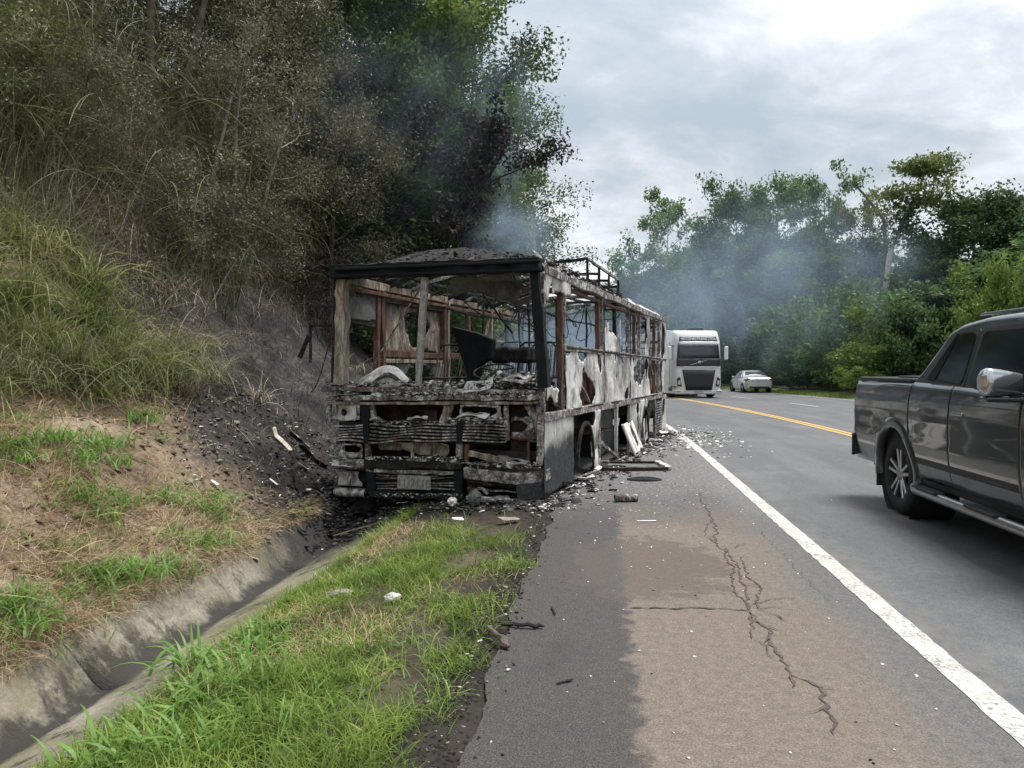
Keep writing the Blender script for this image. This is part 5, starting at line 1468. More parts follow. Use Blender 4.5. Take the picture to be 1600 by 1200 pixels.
# ------------------------------------------------------------------ trees and shrubs of the slope
def ht(name, label, px, depth_v, seed, **kw):
    pass
slope_trees = [
    ('tree', 'straight reddish-trunked slim tree, left of the crossing pair on the bank', 15.0, -11.2, 7.6, dict(r0=.115, Rc=2.2, cb=.55, bark='bark_red', leaf='leaf_singed', nleaf=13300, size=0.086, lean=(.05, .1), nl=10, wob=.03, long=2.9, subs=6)),
    ('tree', 'reddish-trunked slim tree leaning right, right of the crossing pair on the bank', 15.2, -10.7, 7.2, dict(r0=.105, Rc=2.2, cb=.6, bark='bark_red', leaf='leaf_singed', nleaf=13300, size=0.086, lean=(1.3, .1), nl=10, wob=.03, long=2.9, subs=6)),
    ('tree', 'pale grey leaning trunk at the top left among green grass', 13.2, -12.8, 5.4, dict(r0=.12, Rc=1.9, cb=.6, bark='bark_pale', leaf='leaf_olive', nleaf=5000, size=.12, lean=(1.3, .2), nl=9, wob=.03)),
    ('sapling', 'thin pale many-stemmed sapling in the middle of the scorched scrub', 14.6, -9.3, 4.6, dict(r0=.06, Rc=1.3, cb=.45, bark='bark_pale', leaf='leaf_scorched', nleaf=3800, size=0.070, lean=(.5, 0), nl=9, long=2.9, subs=6)),
    ('sapling', 'thin pale sapling leaning right beside the many-stemmed one', 14.9, -9.0, 4.4, dict(r0=.055, Rc=1.3, cb=.45, bark='bark_pale', leaf='leaf_scorched', nleaf=3420, size=0.070, lean=(1.0, .1), nl=9, long=2.9, subs=6)),
    ('sapling', 'pale crooked sapling standing left of the many-stemmed one', 14.2, -9.6, 4.2, dict(r0=.05, Rc=1.2, cb=.45, bark='bark_pale', leaf='leaf_scorched', nleaf=3420, size=0.070, lean=(.7, .1), nl=8, long=2.9, subs=6)),
    ('scorched_tree', 'scorched grey-brown tree with dry leaves left of the dark burnt crown', 18.4, -10.2, 6.6, dict(r0=.13, Rc=2.7, cb=.2, bark='bark', leaf='leaf_scorched', nleaf=28500, size=0.086, lean=(.4, 0), nl=15, long=2.9, subs=6)),
    ('scorched_tree', 'scorched tree with fine grey twigs near the top centre of the slope', 17.6, -12.6, 6.8, dict(r0=.13, Rc=2.9, cb=.2, bark='bark', leaf='leaf_scorched', nleaf=28500, size=0.086, lean=(.3, 0), nl=15, long=2.9, subs=6)),
    ('scorched_tree', 'half-scorched olive tree highest on the slope at the left', 16.6, -14.8, 6.6, dict(r0=.13, Rc=2.9, cb=.2, bark='bark', leaf='leaf_singed', nleaf=26600, size=0.086, lean=(.3, 0), nl=15, long=2.9, subs=6)),
    ('scorched_tree', 'dry brown leafy tree over the bare ash slope behind the bus front', 18.6, -8.6, 5.0, dict(r0=.10, Rc=2.2, cb=.15, bark='bark_dark', leaf='leaf_scorched', nleaf=22800, size=0.078, lean=(.3, 0), nl=13, long=2.9, subs=6)),
    ('scorched_tree', 'scorched tree with blue-grey leaves above the slope at the top middle', 20.4, -11.8, 8.0, dict(r0=.14, Rc=3.0, cb=.15, bark='bark_dark', leaf='leaf_scorched', nleaf=30400, size=0.094, lean=(.5, 0), nl=16, long=2.9, subs=6)),
    ('scorched_tree', 'half-singed tree at the upper left corner between the trunks', 14.6, -15.4, 6.0, dict(r0=.13, Rc=2.9, cb=.2, bark='bark', leaf='leaf_singed', nleaf=26600, size=0.094, nl=14, long=2.9, subs=6)),
    ('scorched_tree', 'singed green-grey tree filling the very top left of the picture', 12.2, -13.6, 5.6, dict(r0=.13, Rc=2.6, cb=.25, bark='bark', leaf='leaf_singed', nleaf=22800, size=0.086, nl=14, long=2.9, subs=6)),
    ('burnt_tree', 'burnt tree with black leaves leaning out against the sky above the bus', 20.6, -7.4, 6.6, dict(r0=.14, Rc=2.1, cb=.45, bark='char', leaf='leaf_burnt', nleaf=13000, size=.12, lean=(3.1, -.4), nl=13, sig=.11)),
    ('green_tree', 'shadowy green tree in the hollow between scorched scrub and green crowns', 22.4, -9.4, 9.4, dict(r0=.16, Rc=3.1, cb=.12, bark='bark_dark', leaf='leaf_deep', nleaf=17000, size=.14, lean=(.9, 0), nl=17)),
    ('green_tree', 'leafy green tree standing just left of the burnt black crown', 21.6, -8.6, 7.6, dict(r0=.15, Rc=2.5, cb=.12, bark='bark_dark', leaf='leaf_green', nleaf=17000, size=.13, lean=(1.2, 0), nl=16)),
    ('green_tree', 'green tree whose light crown shows between dark ones at the top centre', 23.2, -7.6, 11.0, dict(r0=.2, Rc=2.6, cb=.35, bark='bark_dark', leaf='leaf_bright', nleaf=14000, size=.15, lean=(1.0, 0), nl=16)),
    ('green_tree', 'big green tree filling the top of the picture at the edge of the sky', 26.5, -8.2, 17.0, dict(r0=.26, Rc=4.2, cb=.25, bark='bark_dark', leaf='leaf_green', nleaf=70000, size=.15, lean=(1.6, 0), nl=38, subs=8, sig=.10, prof='bush')),
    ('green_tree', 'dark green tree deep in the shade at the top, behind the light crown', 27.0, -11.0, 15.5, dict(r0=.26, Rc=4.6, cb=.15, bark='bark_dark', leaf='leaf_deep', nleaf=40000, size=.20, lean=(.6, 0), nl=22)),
    ('green_tree', 'bright yellow-green tree low behind the bus roof at the foot of the slope', 27.5, -6.9, 8.2, dict(r0=.16, Rc=3.1, cb=.12, bark='bark_dark', leaf='leaf_bright', nleaf=17000, size=.16, lean=(1.0, 0), nl=18)),
    ('green_tree', 'loose-crowned tree reaching out against the sky right of the burnt leaves', 32.0, -6.9, 13.2, dict(r0=.18, Rc=3.9, cb=.15, bark='bark', leaf='leaf_green', nleaf=46000, size=.135, lean=(1.2, 0), nl=26, subs=7, prof='bush')),
    ('green_tree', 'farthest green tree on the left, its low branches ending over the bus roof', 39.0, -7.0, 10.2, dict(r0=.18, Rc=4.4, cb=.12, bark='bark', leaf='leaf_green', nleaf=36000, size=.15, lean=(1.4, 0), nl=22, subs=6)),
    ('green_tree', 'dark green tree standing behind the burnt one, low on the slope', 24.5, -7.4, 7.4, dict(r0=.16, Rc=3.0, cb=.1, bark='bark_dark', leaf='leaf_green', nleaf=17000, size=.15, lean=(.5, 0), nl=17)),
    ('green_tree', 'deep green tree at the top edge left of the big sky-edge tree', 23.0, -12.8, 10.5, dict(r0=.2, Rc=3.8, cb=.15, bark='bark_dark', leaf='leaf_deep', nleaf=19000, size=.17, nl=18)),
]
for i, (nm, lab, uu, vv, H, kw) in enumerate(slope_trees):
    plant_tree(nm, lab, 'tree', hill_base(uu, vv), tree_meshes(100 + i, H, **kw))
slope_shrubs = [
    ('shrub', 'dull green leafy shrub at the far left above the tall grass', 8.0, -9.6, 1.6, 'leaf_singed', 1.0),
    ('shrub', 'olive shrub between the reddish trunks and the tall grass', 9.3, -9.8, 1.7, 'leaf_olive', 1.1),
    ('shrub', 'grey-brown scorched bush beneath the crossing trunks', 10.6, -9.6, 1.7, 'leaf_scorched', 1.1),
    ('shrub', 'scorched bush on the slope straight above the tussock grass', 11.8, -8.9, 1.5, 'leaf_scorched', 1.0),
    ('shrub', 'dry grey bush hanging over the bare ash left of the bus roof', 13.2, -8.9, 1.6, 'leaf_scorched', 1.1),
    ('shrub', 'brown scorched bush next to the windscreen corner, up the slope', 14.8, -8.8, 1.6, 'leaf_scorched', 1.1),
    ('shrub', 'low burnt bush in the hollow behind the bus front', 17.6, -8.2, 1.8, 'leaf_burnt', 1.2),
    ('shrub', 'singed bush at the foot of the thin stems behind the bus', 19.4, -7.6, 2.0, 'leaf_singed', 1.2),
    ('shrub', 'dark green bush seen through the bus windows at the slope foot', 22.0, -7.0, 2.4, 'leaf_deep', 1.5),
    ('shrub', 'green bush close behind the bus roof beneath the burnt tree', 25.0, -6.4, 2.6, 'leaf_green', 1.6),
    ('shrub', 'green bush farthest along the gutter, behind the bus', 30.0, -6.2, 2.8, 'leaf_green', 1.8),
    ('shrub', 'singed bush in the upper left corner by the pale trunk', 9.0, -11.6, 2.0, 'leaf_olive', 1.3),
    ('shrub', 'dull thicket bush between the two reddish trunks and the pale sapling', 11.0, -11.4, 2.2, 'leaf_singed', 1.4),
]
for i, (nm, lab, uu, vv, H, leaf, Rc) in enumerate(slope_shrubs):
    plant_tree(nm, lab, 'shrub', hill_base(uu, vv), tree_meshes(300 + i, H, Rc=Rc, cb=.08, r0=.04, nleaf=8000 if uu < 18 else 5000, size=.06 if uu < 18 else .13, bark='bark', leaf=leaf, nl=14, prof='bush', subs=6, sig=.15, long=2.8 if uu < 18 else 2))

# ------------------------------------------------------------------ forest across the road
def fbase(px, d, dv=0.0):
    p = at(px, 577, d)
    return Vector((p.x, p.y, 0.3))
def topH(py, d): return CAM_H + (577 - py) * d / 1200.0
forest = [
    # label, px, top py, depth, crown radius m, kind
    ('tall loose-crowned tree with sky showing through it, left end of the far forest', 1040, 338, 84, 4.8, 'loose'),
    ('low tree at the far left end of the forest, touching the bus roofline', 985, 402, 92, 4.6, 'loose'),
    ('rounded tree half veiled in blue smoke above the truck', 1150, 322, 72, 4.0, 'dense'),
    ('broad smoky green tree above the silver sedan', 1215, 306, 68, 4.2, 'dense'),
    ('tall tree with feathery flat top, highest of the middle forest', 1285, 284, 62, 3.5, 'flat'),
    ('brownish-green tree left of the tall pale trunk', 1352, 326, 56, 3.0, 'olive'),
    ('dark tree right of the tall pale trunk', 1475, 380, 52, 3.6, 'deep'),
    ('dark dense tree behind the pickup cab', 1530, 338, 47, 3.8, 'deep'),
    ('big dark crown at the right edge above the pickup roof', 1592, 318, 44, 4.0, 'deep'),
    ('dark tree beyond the right edge of the pickup roof', 1670, 330, 42, 4.0, 'deep'),
    ('mid-height tree leaning over the road behind the truck', 1110, 430, 74, 3.8, 'dense'),
    ('shaded tree right behind the truck mirror', 1165, 440, 66, 3.4, 'deep'),
    ('mid-height tree in thick smoke between truck and sedan', 1235, 410, 60, 3.4, 'dense'),
    ('vine-hung tree straight left of the pale trunk base', 1330, 400, 54, 3.0, 'deep'),
    ('rounded domed tree in front of the dark trees over the pickup bed', 1435, 450, 46, 2.6, 'dense'),
    ('young tree low at the left end of the forest behind the bus tail', 1060, 470, 82, 4.0, 'dense'),
]
protos = {
    'loose': [tree_meshes(501, 14, Rc=4.5, cb=.42, r0=.2, nleaf=6500, size=.30, bark='bark_pale', leaf='leaf_forest', nl=15, sig=.09), tree_meshes(502, 14, Rc=4.2, cb=.38, r0=.2, nleaf=6500, size=.30, bark='bark', leaf='leaf_forest', nl=15, sig=.09)],
    'dense': [tree_meshes(511, 14, Rc=4.2, cb=.25, r0=.22, nleaf=15000, size=.29, bark='bark', leaf='leaf_forest', nl=20), tree_meshes(512, 14, Rc=4.0, cb=.2, r0=.22, nleaf=15000, size=.29, bark='bark', leaf='leaf_forest', nl=20), tree_meshes(513, 14, Rc=4.4, cb=.28, r0=.22, nleaf=15000, size=.29, bark='bark', leaf='leaf_green', nl=20)],
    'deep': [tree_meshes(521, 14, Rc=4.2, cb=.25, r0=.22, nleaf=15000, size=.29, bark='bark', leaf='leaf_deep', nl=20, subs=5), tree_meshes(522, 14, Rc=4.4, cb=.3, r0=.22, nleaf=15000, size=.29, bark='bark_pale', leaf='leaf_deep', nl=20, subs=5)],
    'olive': [tree_meshes(531, 14, Rc=3.2, cb=.4, r0=.2, nleaf=5200, size=.26, bark='bark', leaf='leaf_olive', nl=16, sig=.10)],
    'flat': [tree_meshes(541, 14, Rc=4.6, cb=.55, r0=.2, nleaf=6500, size=.30, bark='bark', leaf='leaf_forest', nl=14, prof='flat', flat=.45, sig=.085)],
}
frr = random.Random(3)
for i, (lab, px, ty, d, Rc, kind) in enumerate(forest):
    ms = protos[kind][i % len(protos[kind])]
    h = topH(ty, d) / 13.6; w = Rc / 4.2
    plant_tree('forest_tree', lab, 'tree', fbase(px, d), ms, frr.uniform(0, 6.28), (w, w, h), 'trees of the forest across the road')
# fill behind: rows nothing tells apart
n = 0
for row, dv in ((0, 20.0), (1, 25.0), (2, 31.0)):
    uu = 26.0 + row * 3
    while uu < 118:
        kind = frr.choice(['dense', 'deep', 'dense', 'loose'])
        ms = frr.choice(protos[kind])
        p = RP(uu, dv + frr.uniform(-2, 2), .5)
        pd = p.y
        lim = float(np.interp(p.x / p.y, [.12, .16, .20, .26, .33, .42, .47, .53, .60, .67, .75], [.09, .13, .17, .185, .195, .19, .14, .13, .145, .18, .18]))
        h = min(15.0, (lim * .9 + frr.uniform(-.035, .005)) * pd + 1.0)
        w = frr.uniform(.85, 1.15)
        plant_tree('forest_tree', 'broad-leaved tree in the back rows of the forest, hidden up to its crown', 'tree', p, ms, frr.uniform(0, 6.28), (w, w, h / 13.6), 'back rows of the forest')
        uu += frr.uniform(4.6, 6.8); n += 1
# the emergent tree with a pale bare trunk
d = 47.0
b0 = fbase(1386, d)
top = at(1447, 250, d)
rng = NR(77)
pts = np.array([[0, 0, -.4], [.05, 0, 3], [-.15, 0, 6.0], [.1, 0, 8.2], [.9, .1, 10.2], [1.6, .1, 11.4], [2.0, 0, 12.6], [2.3, 0, 13.8]])
wood = [tube_np(pts, [.26, .22, .19, .17, .15, .13, .09, .05], 8)]
cl = []
for i in range(22):
    s = rng.uniform(0, 1); o = np.array([np.interp(10.9 + 2.9 * s, pts[:, 2], pts[:, k]) for k in range(3)])
    az = i * 2.4; ln = (3.6 - 2.2 * s) * rng.uniform(.6, 1.05)
    dd = np.array([math.cos(az), math.sin(az), rng.uniform(.1, .45)])
    q = np.linspace(0, 1, 5)[:, None]
    lp = o + dd * ln * q + np.array([0, 0, -.25 * ln]) * q ** 2
    wood.append(tube_np(lp, .05 * (1 - .8 * q[:, 0]), 4))
    for e in (.45, .6, .75, .88, 1.0): cl.append(o + dd * ln * e + np.array([0, 0, -.25 * ln * e * e + .1]))
cl = np.array(cl); P = np.repeat(cl, 40, 0); P = P + rng.normal(0, 1, P.shape) * np.array([.42, .42, .19])
vine = np.stack([np.interp(rng.uniform(9.4, 11.6, 700), pts[:, 2], pts[:, 0]), np.zeros(700), rng.uniform(9.2, 11.6, 700)], -1) + rng.normal(0, .34, (700, 3))
et = empty('tall_tree', b0)
tag(et, 'tallest slender tree with a pale bare trunk and flat tiered crown above the forest', 'tree')
link('trunk', np_mesh('trunk', *join(wood), M['bark_pale'], smooth=True), et)
link('crown', np_mesh('crown', *leaf_quads(rng, P, .25, .9), M['leaf_pale']), et)
link('climber', np_mesh('climber', *leaf_quads(rng, vine, .25, .4), M['leaf_deep']), et)['kind'] = 'stuff'
# bare dead branch
d = 53.0
b0 = fbase(1384, d)
def rel(px, py): return np.array(at(px, py, d) - b0)
dp = np.array([rel(1386, 470), rel(1384, 400), rel(1382, 345), rel(1368, 326), rel(1352, 306), rel(1339, 292), rel(1338, 284), rel(1350, 279)])
dt = empty('dead_tree', b0)
tag(dt, 'bare crooked dead branch sticking up left of the tallest tree', 'dead tree')
link('trunk', np_mesh('trunk', *join([tube_np(np.vstack([[0, 0, 0], dp]), np.array([.2, .16, .14, .12, .1, .09, .07, .05, .03]), 6), tube_np(np.array([rel(1368, 326), rel(1372, 315), rel(1378, 322)]), [.06, .04, .02], 4)]), M['bark'], smooth=True), dt)
# shrubs along the far verge
sp = {k: [tree_meshes(600 + j + 10 * q, 3.0, Rc=1.9, cb=.05, r0=.05, nleaf=3600, size=.2, bark='bark', leaf=k, nl=14, prof='bush', subs=5, sig=.15) for q in range(2)] for j, k in enumerate(('leaf_bright', 'leaf_forest', 'leaf_deep'))}
shrubs = [
    ('bright yellow-green shrub left of the pickup tail', 1385, 505, 43, 2.4, 'leaf_bright'), ('bright shrub lowest beside the pickup tail', 1345, 555, 42, 1.9, 'leaf_bright'),
    ('tall pale green shrub under the vine-hung tree', 1300, 478, 47, 2.5, 'leaf_forest'), ('dark shrub right of the silver sedan', 1262, 540, 50, 2.2, 'leaf_deep'),
    ('green shrub between sedan and bright shrubs', 1300, 560, 46, 2.0, 'leaf_forest'), ('dark shrub just above the silver sedan roof', 1205, 530, 57, 2.6, 'leaf_deep'),
    ('dark shrub between truck and sedan', 1150, 545, 62, 2.6, 'leaf_deep'), ('smoky shrub above and right of the sedan', 1235, 500, 55, 2.8, 'leaf_forest'),
    ('green shrub over the pickup bed', 1420, 500, 41, 1.9, 'leaf_forest'), ('round dark shrub behind the pickup rear window', 1470, 470, 42, 3.0, 'leaf_deep'),
    ('light green bush at the right edge above the cab', 1590, 455, 34, 1.7, 'leaf_bright'), ('small light green bush left of the cab roof', 1530, 480, 36, 1.7, 'leaf_bright'),
    ('dark bush hidden behind the pickup cab', 1540, 500, 40, 2.4, 'leaf_forest'), ('green shrub beside the truck mirror, far off', 1135, 520, 68, 2.6, 'leaf_forest'),
    ('light green shrub left above the truck cab', 1062, 500, 76, 3.2, 'leaf_bright'), ('green shrub behind the truck cab roof', 1095, 495, 72, 3.0, 'leaf_forest'),
    ('small weed-like bush at the grass strip by the pickup tail', 1330, 590, 40, .9, 'leaf_bright'), ('deep green shrub behind the bright ones', 1360, 480, 50, 3.2, 'leaf_deep'),
    ('dark low shrub at the grass edge right of the sedan', 1235, 570, 50, 1.6, 'leaf_deep'), ('green shrub past the right picture edge', 1670, 470, 33, 2.2, 'leaf_forest'),
    ('deep green shrub behind the sedan', 1190, 560, 60, 2.0, 'leaf_deep'), ('shaded shrub in the gap behind the truck mirror', 1168, 500, 66, 3.2, 'leaf_deep'),
]
for i, (lab, px, ty, d, Rc, leaf) in enumerate(shrubs):
    h = max(.5, topH(ty, d)) / 3.0
    plant_tree('roadside_shrub', lab, 'shrub', fbase(px, d), sp[leaf][i % 2], frr.uniform(0, 6.28), (Rc / 1.9, Rc / 1.9, h), 'shrubs along the far side of the road')
# undergrowth as one mass behind them
rng = NR(9)
uu = rng.uniform(24, 118, 42000); vv = 16.5 + rng.uniform(0, 1, 42000) ** 1.3 * 16
x, y = road(uu, vv)
zz = rng.uniform(0, 1, 42000) * (3.4 + 3 * fbm(uu * .3, vv * .3, 3, 44)) * np.clip((vv - 15.5) / 3, .3, 1)
V, F = leaf_quads(rng, np.stack([x, y, zz + .2], -1), .42, .5)
tag(link('undergrowth', np_mesh('undergrowth', V, F, M['leaf_deep'])), kind='stuff')
uu = rng.uniform(22, 80, 26000); vv = rng.uniform(12.45, 14.9, 26000)
x, y = road(uu, vv)
V, F = blades(rng, np.stack([x, y, 0 * x], -1), rng.uniform(.08, .3, len(x)), rng.uniform(.01, .03, len(x)), (.1, .6), (.3, 1.5), 2)
tag(link('strip_grass', np_mesh('strip_grass', V, F, M['grass'])), kind='stuff')
# ================================================================== vehicles
def carpaint(name, c, metal=.55, rough=.28, dirt=0.0):
    t = NT(name)
    o = t.coord()
    fl = t.noise(o, 900, 2, .5)
    col = t.mix(t.mapr(fl, .4, .7, 0, .35), c, tuple(min(1, x * 2.2) for x in c))
    d = t.noise(o, 3, 6, .65)
    s = t.n('ShaderNodeSeparateXYZ'); t.put(s.inputs[0], o)
    df = t.math('MULTIPLY', t.mapr(d, .4, .7), t.mapr(s.outputs[2], .95, .35))
    col = t.mix(t.math('MULTIPLY', df, dirt), col, (.16, .14, .12))
    return t.done(t.principled(col, t.mapr(df, 0, 1, rough, .6), metal, .5, None, 1.0, .04))
M['paint_grey'] = carpaint('dark_grey_metallic', (0.015, 0.0195, 0.024), .2, .32, .12)
M['paint_silver'] = carpaint('silver_metallic', (0.50, 0.51, 0.53), .5, .32, .2)
M['paint_white'] = carpaint('white_truck_paint', (0.74, 0.74, 0.72), 0.0, .35, .3)
M['glass_dark'] = plain('tinted_glass', (0.008, 0.010, 0.012), .05, var=0, coat=0, spec=.5)
M['rubber'] = plain('tyre_rubber', (0.016, 0.016, 0.017), .85, var=.3, scale=20, bump=.4, bscale=120)
M['plastic'] = plain('black_plastic', (0.018, 0.018, 0.019), .55, var=.2, scale=20)
M['chrome'] = plain('bright_trim', (0.62, 0.63, 0.64), .16, 1.0, var=.05)
M['mirror_shell'] = plain('satin_chrome', (0.44, 0.45, 0.46), .14, .95, var=.06)
M['alloy'] = plain('alloy_rim', (0.42, 0.42, 0.43), .32, .9, var=.1)
M['lens_bright'] = plain('bright_lens', (0.6, 0.6, 0.58), .2, var=.1, coat=.6)
M['red_lamp'] = plain('red_lamp_lens', (0.34, 0.022, 0.018), .18, var=.1, coat=.8)
M['clear_lamp'] = plain('clear_lamp_lens', (0.26, 0.265, 0.27), .12, .3, var=.25, scale=30, coat=.8)
M['amber'] = plain('amber_lens', (0.55, 0.22, 0.03), .3, var=.1)
M['plate_grey'] = plain('plate_grey', (0.42, 0.43, 0.44), .5, var=.1)
M['trailer'] = plain('trailer_side', (0.66, 0.66, 0.65), .6, var=.12, scale=2)
M['lettering'] = plain('white_lettering', (0.78, 0.78, 0.78), .6, var=0)
M['visor_grey'] = plain('smoked_visor', (0.035, 0.038, 0.045), .35, var=.1, spec=.3)

def text_mesh(body, size, ext=.002):
    c = bpy.data.curves.new('t', 'FONT'); c.body = body; c.size = size; c.extrude = ext; c.align_x = 'CENTER'; c.align_y = 'CENTER'
    ob = bpy.data.objects.new('t', c); COL.objects.link(ob)
    me_ = bpy.data.meshes.new_from_object(ob.evaluated_get(bpy.context.evaluated_depsgraph_get()))
    bpy.data.objects.remove(ob); me_.materials.clear()
    return me_

def wheel(root, x, y, z, Rt, wid, out, style='five', rim_mat='alloy'):
    """wheel centre at x, y, z; out = +1 or -1 the side that faces outwards"""
    w = MB().lathe([(Rt * .66, -wid / 2), (Rt * .90, -wid / 2), (Rt * .975, -wid * .40), (Rt, -wid * .25), (Rt, wid * .25), (Rt * .975, wid * .40), (Rt * .90, wid / 2), (Rt * .66, wid / 2), (Rt * .62, wid * .42), (Rt * .62, -wid * .42), (Rt * .66, -wid / 2)], (x, y, z), 'x', 36).build('wheel', M['rubber'], root)
    o = out * wid * .40
    r = MB().lathe([(0.0, o - out * .05), (Rt * .16, o - out * .04), (Rt * .60, o - out * .10), (Rt * .64, o), (Rt * .67, o + out * .02), (Rt * .665, o - out * .03)], (x, y, z), 'x', 32).build('rim', M['plastic' if style == 'five' else rim_mat], w)
    if style == 'five':
        for k in range(5):
            a = 2 * math.pi * k / 5 + .3
            mb = MB()
            for da in (-.19, .19):
                i0 = Vector((x + o - out * .01, y + Rt * .10 * math.cos(a + da * 2), z + Rt * .10 * math.sin(a + da * 2)))
                i1 = Vector((x + o + out * .005, y + Rt * .64 * math.cos(a + da), z + Rt * .64 * math.sin(a + da)))
                mb.bar(i0, i1, Rt * .085, .035, (1, 0, 0))
            mb.build('spoke', M[rim_mat], w, bevel=.006)
        MB().lathe([(0, o + out * .02), (Rt * .15, o + out * .015), (Rt * .17, o - out * .04)], (x, y, z), 'x', 16).build('hub_cap', M[rim_mat], w)
    return w
def rounded(poly, r=.05, n=5):
    """round the corners of a polygon of (a, b)"""
    out = []
    m = len(poly)
    for i in range(m):
        p = Vector(poly[i]); a = Vector(poly[i - 1]); b = Vector(poly[(i + 1) % m])
        da = (a - p); db = (b - p)
        rr = min(r, da.length * .45, db.length * .45)
        s = p + da.normalized() * rr; e = p + db.normalized() * rr
        for k in range(n + 1):
            t = k / n
            out.append(tuple((1 - t) ** 2 * s + 2 * t * (1 - t) * p + t * t * e))
    return out

# ------------------------------------------------------------------ grey double-cab pickup, driving towards the camera
th = TH0 - R(.3)
fwd = Vector((-math.sin(th), -math.cos(th), 0)); rgt = Vector((-math.cos(th), math.sin(th), 0))
pc0 = G(1403, 803)
PK = empty('pickup_truck', pc0 - rgt * .93 + fwd * 1.6, math.pi - th)
tag(PK, 'dark grey double-cab pickup with covered bed, cut off by the right picture edge', 'pickup')
AX = {'r': -1.6, 'f': 1.66}
WR, ARC = .415, .50
def sx(z): return np.interp(z, [.40, .50, .62, .80, .86, 1.02, 1.18, 1.30, 1.36, 1.42, 1.86, 1.95], [.925, .945, .965, .985, .978, .985, .978, .955, .935, .915, .765, .68])
def arch(y):
    b = .46
    for a in AX.values():
        if abs(y - a) < ARC: b = max(b, WR + math.sqrt(ARC ** 2 - (y - a) ** 2))
    return b
def pside(name, y0, y1, top, sgn, mat='paint_grey', bot=arch):
    ys = set(np.linspace(y0 + .012, y1 - .012, 14)) | {y0, y1, y0 + .005, y1 - .005, y0 + .016, y1 - .016, y0 + .024, y1 - .024}
    for a in AX.values():
        for k in range(33):
            y = a - ARC * math.cos(math.pi * k / 32)
            if y0 < y < y1: ys.add(y)
    ys = sorted(ys); rows = []
    for y in ys:
        b = bot(y); t = top(y) if callable(top) else top
        r = []
        for j in range(17):
            z = b + (t - b) * (j / 16)
            edge = .012 * (max(0, 1 - (y - y0) / .012) ** 2 + max(0, 1 - (y1 - y) / .012) ** 2)
            r.append((sgn * (float(sx(z)) - edge), y, z))
        rows.append(r)
    return MB().grid(rows, True).build(name, M[mat], PK, solid=.02)
belt = lambda y: np.interp(y, [-2.85, -1.2, -.3, .8, 2.6], [1.36, 1.37, 1.355, 1.30, 1.16])
